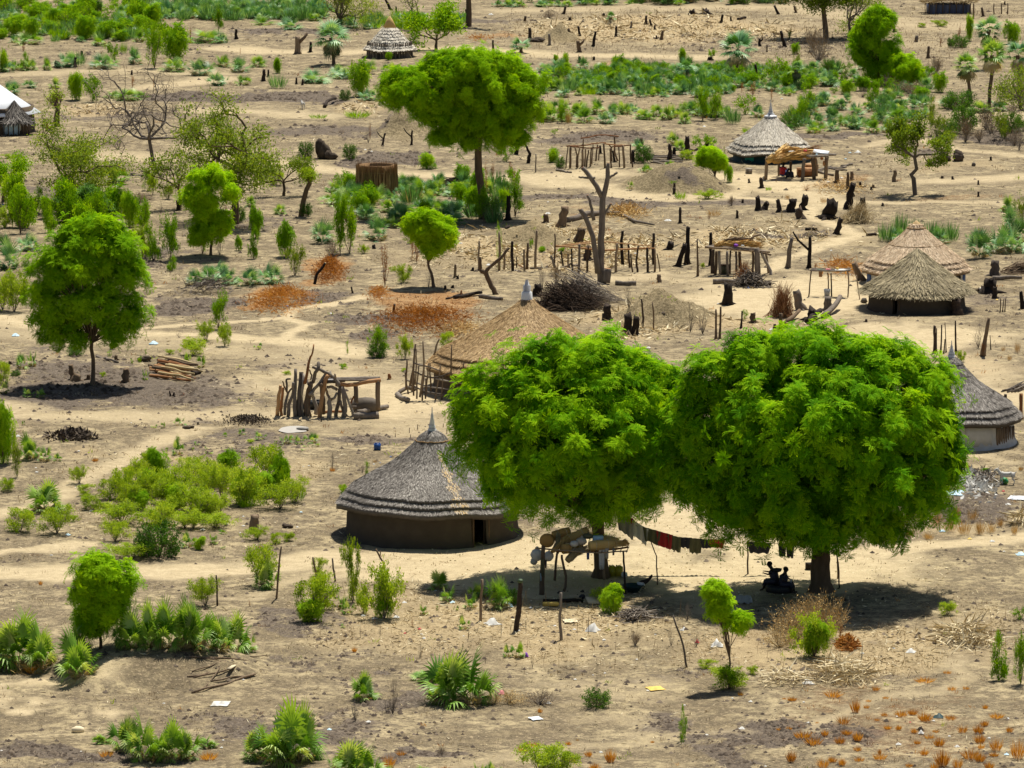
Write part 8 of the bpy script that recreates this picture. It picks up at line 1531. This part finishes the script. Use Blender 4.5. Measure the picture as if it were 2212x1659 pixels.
heap_thing('pale twisted frond heap at the picture edge beside the goat path', 'frond heap', 'frond_heap', 8, 2190, 980, 130, 90, 120, .7, .06, 'straw', .4, t0=.4, t1=1.0)
heap_thing('brown stick heap at the picture edge right of the pair of huts', 'brush pile', 'brush_pile', 5, 2200, 620, 150, 60, 120, 1.3, .028, 'bark', .2, dirx=(1, 0, .2))
heap('dung_clods', 6, 1590, 322, 330, 25, 900, .12, .09, 'soil_dark', .8, depth=1.6, t0=.2)
heap('soil_rubble', 6, 470, 432, 340, 55, 700, .25, .12, 'soil_dark', .8, depth=1.6, t0=.1, core=.3)
for nm, t, x, y, w_, h_, n, L, W, mt, kw in [
    ('rust_grass', 4, 540, 935, 760, 70, 3200, .42, .035, 'leaf_rust', dict(depth=6.5)), ('rust_grass', 3, 1800, 820, 480, 110, 2200, .40, .035, 'leaf_rust', dict(depth=5)), ('rust_grass', 3, 2110, 640, 240, 130, 1300, .42, .035, 'leaf_rust', dict(depth=4)),
    ('rust_grass', 4, 250, 760, 160, 40, 500, .35, .03, 'leaf_rust', dict(depth=3)), ('dry_grass', 4, 1840, 250, 330, 60, 900, .5, .04, 'straw_gold', dict(depth=5)), ('dry_grass', 4, 780, 1000, 420, 40, 900, .35, .03, 'straw_gold', dict(depth=4)), ('rust_grass', 5, 1060, 600, 330, 40, 600, .5, .04, 'leaf_rust', dict(depth=5)),
    ('litter', 8, 1900, 730, 320, 25, 420, .35, .16, 'white_cloth', dict(depth=4, t0=.1)), ('litter', 8, 1950, 700, 260, 40, 500, .3, .06, 'bark_grey', dict(depth=3)), ('rust_grass', 2, 1050, 1200, 430, 20, 700, .4, .04, 'straw_gold', dict(depth=6)), ('palm_litter', 9, 210, 720, 350, 40, 260, .35, .03, 'straw_gold', dict(depth=1)), ('rust_grass', 11, 1080, 560, 120, 60, 300, .4, .025, 'leaf_rust', dict(depth=1)),
    ('dry_grass', 1, 900, 245, 250, 10, 300, .4, .05, 'leaf_rust', dict(depth=4))]:
    heap(nm, t, x, y, w_, h_, n, L, W, mt, tilt=.7, **kw)
# ash, embers and smoke of the little fire
a = at(*T(6, 1880, 385)); mb = MB(); th = np.linspace(0, 2 * PI, 25)[:-1]; rr = .45 + .45 * fbm(np.cos(th) * 3, np.sin(th) * 3, 3, 7)
V = [(0, 0, .03)] + [(x * r * 1.1, y * r * 1.7, .012 + hgt(a[0] + x * r, a[1] + y * r * 1.7) - a[2]) for x, y, r in zip(np.cos(th), np.sin(th), rr)]
mb.add(V, tris=[(0, i, i % 24 + 1) for i in range(1, 25)], t=.5); blob(mb, (.5, 0, .05), (.3, .3, .10), 10, .3, .0)
o = bpy.data.objects.new('ash_patch', mb.mesh('ash', MATS['ash'])); COL.objects.link(o); o.location = a + np.array([0, 0, .03]); tag(o, 'patch of white ash from a small smoking fire near the stick pen', 'ash')
# ================================================================== scraps and small litter one can point at
def scrap(x, y, w_, mt, label, h_=None, flat_=False, rz=None):
    q = at(x, y); s = sc(q); W = w_ / s; mb = MB(); n = 7; hh = (h_ or w_ * .35) / s; V = []
    for j in range(5):
        for i in range(n):
            u = i / (n - 1) - .5; v = j / 4 - .5; f = 1 + .25 * (rng.random() - .5); z_ = .02 + (0.03 if flat_ else hh * max(0, 1 - 4 * (u * u + v * v) * 1.1) * (.5 + .7 * rng.random()))
            V.append((u * W * f, v * W * (1.3 if flat_ else 1.1) * f, z_))
    mb.add(V, [(j * n + i, j * n + i + 1, (j + 1) * n + i + 1, (j + 1) * n + i) for j in range(4) for i in range(n - 1)], t=rng.random(35))
    o = bpy.data.objects.new('plastic_scrap', mb.mesh('scrap', MATS[mt])); COL.objects.link(o); o.location = q; o.rotation_euler = (0, 0, rng.random() * .8 - .4)
    if label: tag(o, label, 'litter')
    else: auto(o, 'small ' + {'white_cloth': 'white', 'cloth_red': 'red', 'pale_blue': 'light blue', 'cloth_blue': 'blue', 'foam_yellow': 'yellow'}[mt] + ' scrap of litter', 'litter', x, y)
q = at(815, 972); mb = MB(); box(mb, q + [0, 0, .16], (.30, .22, .30), .25, .5, jit=.05); box(mb, q + [-.05, 0, .33], (.14, .06, .05), .25, .3); tube(mb, [q + [.09, 0, .3], q + [.1, 0, .37]], .03, 8, .8); one('water_can', mb, 'blue_plastic', 'small dark blue water can standing alone behind the front grey hut', 'water can', q)
scrap(*T(6, 1432, 550), 11, 'orange_plastic', 'bright orange scrap on the bare ground behind the pale bushes')
scrap(*T(10, 985, 420), 30, 'white_cloth', 'crumpled white plastic bag by the dark brown post', 13); scrap(*T(10, 1625, 465), 28, 'white_cloth', 'upright crumpled white bag with a dark side, among dry grass', 18); scrap(*T(10, 1480, 405), 30, 'card', 'flat brown board behind the upright white bag', flat_=True)
scrap(*T(10, 2030, 835), 36, 'foam_yellow', 'long twisted yellow cloth on the open ground', 4); scrap(*T(10, 1262, 1032), 25, 'white_metal', 'flat white rectangular sheet lying on bare soil', flat_=True); scrap(*T(10, 1203, 632), 9, 'purple', 'tiny purple scrap beside the small twin palms', 11)
scrap(*T(10, 1045, 870), 13, 'pink', 'pink plastic scrap next to the full palm clump', 9); scrap(*T(9, 1415, 938), 38, 'white_cloth', 'pair of flat white pieces on the front dry ground', flat_=True); scrap(*T(8, 1745, 790), 45, 'pale_blue', 'light blue sheet lying by the crown of the largest tree', 6, True)
scrap(*T(10, 1095, 310), 14, 'pale_blue', 'pale blue plastic ball of litter by the small palms', 10); scrap(*T(11, 1490, 600), 20, 'white_cloth', 'bright white crumpled paper in the open orange grass', 9); scrap(*T(11, 125, 540), 9, 'cloth_red', 'red can lying in the dry stubble', 7); scrap(*T(11, 250, 560), 26, 'white_cloth', 'white bag caught by the two-stemmed sapling', 14)
scrap(*T(11, 830, 800), 22, 'white_cloth', 'pale triangular scrap on the frond trail', 10); scrap(*T(11, 1555, 1120), 12, 'white_cloth', 'white cup among the orange tufts', 8); scrap(*T(11, 1550, 1095), 13, 'char', 'black scrap above the white cup', 9); scrap(*T(6, 1450, 990), 9, 'white_cloth', 'white scrap at the foot of the pale bushes', 9)
scrap(*T(11, 1665, 1015), 22, 'teal', 'dark green bottle shard among orange tufts', 8); scrap(*T(8, 2170, 820), 36, 'white_metal', 'whitish sheet by the picture edge below the goat', 4, True); scrap(*T(8, 2190, 1180), 20, 'pale_blue', 'blue and black rag at the picture edge', 8)
mb = MB(); q = at(*T(8, 2085, 727)); blob(mb, q + [0, 0, .14], (.2, .17, .17), 12, .1); one('melon', mb, 'green_plastic', 'green round bundle at the feet of the white goat', 'bundle', q, smooth=True)
for t, x, y, w_, m in [(10, 530, 488, 30, 0), (10, 545, 515, 40, 0), (10, 425, 482, 30, 1), (10, 520, 455, 40, 1), (10, 800, 500, 20, 0), (10, 1510, 458, 35, 0), (10, 1385, 435, 30, 0), (10, 1155, 465, 24, 0), (10, 1780, 435, 30, 0), (10, 2030, 490, 25, 0), (10, 1700, 525, 34, 0), (10, 1515, 778, 30, 0), (10, 1705, 738, 26, 0), (10, 1630, 750, 18, 0), (10, 190, 1050, 50, 0), (10, 155, 370, 44, 0), (10, 230, 388, 60, 0), (10, 370, 380, 60, 0), (10, 420, 285, 46, 0), (10, 620, 210, 28, 0), (10, 730, 285, 60, 2), (10, 1340, 930, 60, 0), (10, 1230, 320, 40, 0), (10, 1680, 1245, 36, 0), (10, 1910, 650, 24, 0), (10, 1980, 850, 28, 0), (10, 2200, 462, 40, 0),
                       (11, 1180, 608, 36, 0), (11, 1380, 577, 30, 0), (11, 835, 1052, 34, 0), (11, 805, 920, 26, 0), (11, 465, 917, 40, 0), (11, 1410, 1190, 55, 0), (11, 1735, 1138, 28, 0), (11, 1785, 1205, 50, 0), (11, 2100, 1255, 50, 2), (11, 2110, 1025, 30, 0), (11, 1400, 1012, 24, 0), (11, 1485, 1050, 24, 1), (11, 1180, 1110, 22, 0), (11, 185, 1130, 36, 0), (11, 45, 940, 24, 0), (11, 410, 1090, 60, 0), (11, 1990, 1150, 30, 0), (11, 360, 455, 40, 0), (11, 305, 500, 24, 0), (11, 550, 548, 24, 0), (11, 40, 450, 40, 0), (11, 1635, 1040, 30, 0), (11, 560, 1330, 30, 0), (11, 595, 1175, 24, 0), (11, 350, 895, 26, 0),
                       (9, 1050, 932, 26, 0), (9, 1420, 1215, 30, 0), (9, 1430, 1168, 24, 0), (9, 1920, 285, 22, 0), (9, 1925, 420, 16, 0), (9, 10, 1235, 24, 0), (9, 885, 162, 16, 0), (9, 520, 1240, 20, 0), (9, 1560, 780, 26, 0), (9, 2110, 1100, 50, 2), (6, 435, 1058, 50, 2), (6, 210, 992, 26, 0), (6, 330, 1188, 32, 0), (6, 1265, 640, 40, 0), (6, 235, 655, 30, 0), (6, 505, 520, 26, 0), (6, 230, 628, 20, 0), (6, 885, 578, 18, 0), (6, 1560, 940, 22, 0), (6, 1930, 912, 30, 2), (6, 1560, 1000, 34, 0), (6, 1905, 1008, 26, 0), (6, 1690, 620, 26, 0), (6, 1980, 615, 24, 0), (6, 1945, 620, 16, 0), (6, 485, 755, 16, 0), (6, 1540, 1045, 20, 0), (6, 1300, 1025, 40, 0), (6, 1665, 1135, 30, 1), (6, 70, 1008, 18, 0), (6, 585, 905, 40, 0), (6, 115, 425, 46, 0), (6, 840, 340, 16, 0),
                       (3, 1838, 838, 30, 3), (3, 2120, 885, 34, 0), (3, 100, 1027, 80, 2), (3, 985, 1078, 90, 2), (3, 745, 985, 36, 0), (3, 745, 70, 20, 0), (3, 888, 142, 16, 0), (3, 470, 950, 24, 0), (3, 1925, 1170, 12, 4), (3, 20, 190, 40, 3), (4, 385, 130, 36, 0), (4, 780, 435, 40, 0), (4, 960, 575, 50, 0), (4, 1135, 610, 40, 0), (4, 1340, 170, 20, 0), (4, 1340, 245, 50, 0), (4, 340, 607, 22, 0), (4, 275, 785, 16, 0), (4, 1480, 838, 20, 2), (4, 1985, 1105, 40, 0), (4, 2110, 290, 70, 0), (4, 1900, 500, 26, 0), (4, 1260, 540, 20, 0), (5, 980, 480, 24, 0), (5, 450, 720, 36, 3), (5, 600, 985, 50, 0), (5, 1215, 1045, 20, 0), (5, 1105, 635, 20, 0), (5, 1945, 720, 50, 0), (5, 260, 820, 30, 0), (5, 1620, 780, 16, 0), (5, 750, 1000, 30, 0), (5, 2040, 795, 26, 4),
                       (7, 320, 600, 36, 0), (7, 225, 605, 24, 0), (7, 335, 557, 26, 3), (7, 265, 595, 16, 3), (8, 1690, 1030, 60, 2), (8, 1805, 1000, 36, 0), (8, 1865, 1080, 40, 4), (8, 2010, 1095, 50, 0), (8, 1460, 1040, 40, 0), (8, 2085, 1160, 26, 0), (8, 2110, 860, 60, 0), (8, 1930, 800, 50, 0), (8, 1810, 780, 60, 2), (8, 2080, 775, 30, 1), (1, 170, 962, 26, 0), (1, 210, 972, 26, 0), (1, 315, 985, 20, 0), (1, 975, 95, 50, 0), (1, 560, 165, 30, 0), (1, 1700, 105, 20, 0), (1, 1420, 1000, 20, 0), (2, 1080, 610, 26, 0), (2, 665, 632, 26, 0), (2, 170, 810, 34, 0), (2, 235, 250, 16, 0), (2, 990, 560, 20, 0), (2, 1150, 975, 60, 0), (0, 650, 450, 20, 0), (0, 745, 1195, 20, 0), (0, 1650, 960, 20, 0)]:
    X, Y = T(t, x, y); scrap(X, Y, w_ * TK[t % 3] * .62, ['white_cloth', 'cloth_red', 'pale_blue', 'cloth_blue', 'foam_yellow'][m], None)

# ================================================================== ground litter nobody could count
def screen_points(n, y0=-15, y1=1675, x0=-20, x1=2232):
    """ground points spread evenly over what the photograph shows"""
    x = x0 + (x1 - x0) * rng.random(n); y = y0 + (y1 - y0) * rng.random(n)
    dx = (x - CX) / FPX; dy = (y - CY) / FPX
    D = np.stack([dx, math.cos(PITCH) - dy * math.sin(PITCH), -math.sin(PITCH) - dy * math.cos(PITCH)], 1)
    t = -H / D[:, 2]; P = CAM + D * t[:, None]
    for i in range(2): t = (hgt(P[:, 0], P[:, 1]) - H) / D[:, 2]; P = CAM + D * t[:, None]
    P[:, 2] = hgt(P[:, 0], P[:, 1]); z = zones(P[:, 0], P[:, 1])
    P[:, 2] += z['D'] * (fbm(P[:, 0] * 2.6, P[:, 1] * 2.6, 3, 41) - .45) * .22
    return P, z, P[:, 1] / 200.
def keep(P, z, f, prob): k = rng.random(len(P)) < prob; return P[k], {a: b[k] for a, b in z.items()}, f[k]
def stuff(name, mb, mt): o = mb.build(name, MATS[mt]); o['kind'] = 'stuff'; return o
# dark clods
OC = np.array([[1, 0, 0], [.3, .95, .1], [-.8, .6, 0], [-.8, -.6, .1], [.3, -.95, 0], [.2, .1, .85]]); OQ = np.array([[0, 1, 5], [1, 2, 5], [2, 3, 5], [3, 4, 5], [4, 0, 5]])
P, z, f = screen_points(150000); P, z, f = keep(P, z, f, (.07 + 1.0 * z['D'] ** 1.1 + .1 * z['W']) * (1 - .85 * z['S']) * smooth(.40, .62, fbm(P[:, 0] / 1.6, P[:, 1] / 3, 3, 55) + .18 * z['D']))
mb = MB(); n = len(P); up = frames(np.array([[0, 0, 1.]]).repeat(n, 0)); place_many(mb, OC, OQ, np.zeros(6), up, P - [0, 0, .01], (.04 + .10 * rng.random(n) ** 2.2 + .05 * z['D'] * rng.random(n)) * f ** .7, .1 + .7 * rng.random(n)); stuff('soil_clods', mb, 'soil_dark')
# straw, chaff and dry leaf bits
P, z, f = screen_points(230000); pn = fbm(P[:, 0] / 2.2, P[:, 1] / 4, 4, 61); P, z, f = keep(P, z, f, (.09 + .95 * z['W'] + .2 * z['R']) * (1 - .85 * z['S']) * (1 - .6 * z['D']) * smooth(.36, .58, pn + .1 * z['W']))
n = len(P); mb = MB(); leaves(mb, P + [0, 0, .01], rng.normal(size=(n, 3)) * [1, 1, .22] + [0, 0, .12], (.12 + .22 * rng.random(n)) * f ** .8, .03 * f ** .9, .1 + .9 * rng.random(n)); stuff('straw_litter', mb, 'straw')
# broad pale husks in the heavy litter
hb = MB()
for ch, x, y, rx, ry, st in ZONES:
    if ch != 'W' or st < .6: continue
    P, z, f = screen_points(int(rx * ry * 4 * 1.3 / (9 if y < 900 else 60)), y - ry * 1.15, y + ry * 1.15, x - rx * 1.15, x + rx * 1.15); pn = fbm(P[:, 0] / 1.5, P[:, 1] / 3, 3, 66)
    P, z, f = keep(P, z, f, st * smooth(.25, .75, z['W']) * smooth(.40, .56, pn) * (1 - z['S'])); n = len(P)
    leaves(hb, P + [0, 0, .02], rng.normal(size=(n, 3)) * [1, 1, .3] + [0, 0, .2], (.15 + (.65 if y < 900 else .3) * rng.random(n) ** 1.5) * f ** .5, (.08 if y < 900 else .05) * f ** .6, .35 + .65 * rng.random(n))
stuff('husk_litter', hb, 'straw')
# short dry grass
def blades(nm, N, prob, h0, h1, w_, mt, k=5, t0=.1, t1=.9, sp=.09):
    P, z, f = screen_points(N); P, z, f = keep(P, z, f, prob(P, z)); n = len(P); P = np.repeat(P, k, 0); f = np.repeat(f, k); P = P + rng.normal(size=P.shape) * [sp, sp, 0] * f[:, None]
    mb = MB(); m_ = len(P); leaves(mb, P - [0, 0, .01], rng.normal(size=(m_, 3)) * [.6, .6, .2] + [0, 0, 1], (h0 + (h1 - h0) * rng.random(m_)) * f ** .5, w_ * f, np.repeat(t0 + (t1 - t0) * rng.random(n), k)); stuff(nm, mb, mt)
nz = lambda P, s, o: fbm(P[:, 0] / s, P[:, 1] / (s * 1.6), 4, o)
blades('dry_grass', 16000, lambda P, z: (.25 + .7 * z['W'] + .3 * z['R']) * (1 - .95 * z['S']) * (1 - .6 * z['D']) * smooth(.42, .6, nz(P, 2.5, 71)), .08, .22, .018, 'straw')
blades('brown_grass', 14000, lambda P, z: (.4 + .3 * z['W']) * (1 - .95 * z['S']) * smooth(.45, .62, nz(P, 3.1, 75)), .08, .24, .018, 'leaf_brown')
blades('rust_grass', 6000, lambda P, z: (.03 + 1.0 * z['R']) * (1 - .9 * z['S']) * smooth(.40, .56, nz(P, 1.4, 77)), .10, .26, .022, 'leaf_rust', 7)
blades('green_sprouts', 5000, lambda P, z: (.05 + .8 * z['G']) * (1 - .97 * z['S']) * smooth(.45, .6, nz(P, 2.5, 79)), .10, .28, .03, 'leaf_pale', 6)
# tall thin dry stalks standing in the front stubble
P, z, f = screen_points(1800, 1240, 1560, 700, 2212); P, z, f = keep(P, z, f, z['W'] * smooth(.45, .6, nz(P, 3, 81)) * (1 - z['S'])); n = len(P)
mb = MB(); leaves(mb, P, rng.normal(size=(n, 3)) * [.14, .14, .1] + [0, 0, 1], .3 + .7 * rng.random(n), .018, .2 + .7 * rng.random(n)); stuff('dry_stalks', mb, 'leaf_brown')
# stubble of the far cleared fields
P, z, f = screen_points(5000, 20, 130, 1080, 2212); P, z, f = keep(P, z, f, .8 * (1 - z['S'])); n = len(P); mb = MB(); leaves(mb, P, rng.normal(size=(n, 3)) * [.5, .5, .2] + [0, 0, .8], .2 + .3 * rng.random(n), .04, .1 + .7 * rng.random(n)); stuff('field_stubble', mb, 'leaf_brown')
# fallen blossom and leaf specks on the swept ground round the platform
P, z, f = screen_points(1500, 1120, 1300, 820, 2050); n = len(P); mb = MB(); leaves(mb, P + [0, 0, .02], rng.normal(size=(n, 3)) * [1, 1, .2], .06 + .05 * rng.random(n), .07, .7 + .3 * rng.random(n)); stuff('fallen_leaves', mb, 'straw')

# ================================================================== labels that say which one
LM = [('the front grey hut', 930, 1110), ('the golden-brown hut', 1110, 760), ('the touching pair of huts', 1980, 610), ('the silvery-thatched hut', 2080, 880), ('the teal-walled hut', 1664, 330), ('the striped-roof hut', 842, 100), ('the white-roofed hut', 30, 270), ('the reed screen', 813, 395),
      ('the feathery acacia', 1040, 400), ('the stick pen', 700, 850), ('the largest tree', 1775, 1270), ('the loaded platform', 1250, 1270), ('the bare grey tree', 335, 340), ('the crooked olive tree', 500, 440), ('the lone tree', 199, 800), ('the darkest round bush', 345, 1190), ('the front mound sticks', 480, 1430), ('the full open palm clump', 990, 1500), ('the widest front palm clump', 610, 1630),
      ('the lopped tree', 1300, 580), ('the rack with purple cloth', 1600, 580), ('the stick table', 1790, 620), ('the big earth mound', 1430, 670), ('the low earth mound', 1480, 400), ('the far pole frame', 1290, 340), ('the solitary small tree', 1977, 400), ('the pointed drooping tree', 1895, 170), ('the far termite mound', 1205, 80), ('the stout fan palm', 1592, 150), ('the field path palms', 2120, 190), ('the dark shelter', 2048, 20),
      ('the small round-topped tree', 938, 600), ('the brown brush clump', 1750, 1390), ('the frond heaps', 1850, 1440), ('the two-stemmed sapling', 1575, 1480), ('the rust-red ground patch', 600, 630), ('the far white goat', 654, 230), ('the far dark strip', 500, 205), ('the termite mound', 868, 280), ('the orange tuft field', 2000, 1590), ('the log pile', 380, 815), ('the goat', 2172, 1040), ('the dark ember corner', 100, 1000), ('the low bright twin bush', 1300, 1650), ('the far palm belt', 500, 40), ('the dense palm belt', 1380, 190), ('the far corner thicket', 150, 60), ('the palm shrub row', 420, 140), ('the acacia palm thicket', 850, 460), ('the long broken pen', 1160, 570), ('the charred stump cluster', 1720, 450), ('the reed bundle', 1690, 680), ('the lower bare field', 1300, 1560), ('the leaning bare pole', 1480, 1400), ('the white scrap pile', 2110, 1030)]
ORD = ['first', 'second', 'third', 'fourth', 'fifth', 'sixth', 'seventh', 'eighth', 'ninth', 'tenth', 'eleventh', 'twelfth']
def locate(x, y):
    b = min(LM, key=lambda l: ((l[1] - x) ** 2 + ((l[2] - y) * 2.2) ** 2)); dx = x - b[1]; dy = (y - b[2]) * 2.2
    if abs(dx) > abs(dy): r = 'to the left of' if dx < 0 else 'to the right of'
    else: r = 'beyond' if dy < 0 else 'in front of'
    return r, b[0]
G_ = {}
for o, ph, x, y, g in REG:
    r, b = locate(x, y); G_.setdefault((ph, r, b), []).append((x, y, o, g))
used = set()
for (ph, r, b), L in G_.items():
    L.sort(key=lambda e: e[0]); n = len(L); base = f'{ph} {r} {b}'
    for i, (x, y, o, g) in enumerate(L):
        if n == 1: lb = base
        elif n <= 12: lb = base + ', ' + ('leftmost' if i == 0 else 'rightmost' if i == n - 1 else ORD[i] + ' from left')
        else: lb = base; o['group'] = base
        if len(lb.split()) > 15: lb = lb.replace('to the left of', 'left of').replace('to the right of', 'right of').replace(' from left', '')
        o['label'] = lb
        if n > 1 or g: o['group'] = (g or (ph + ' plants' if 'shrub' in ph or 'bush' in ph or 'tuft' in ph else ph + ' group') + ' ' + r + ' ' + b)
# the setting is all linked; keep parts' own transforms tidy
for o in bpy.data.objects:
    if o.parent is not None: o.matrix_parent_inverse = Matrix.Identity(4)
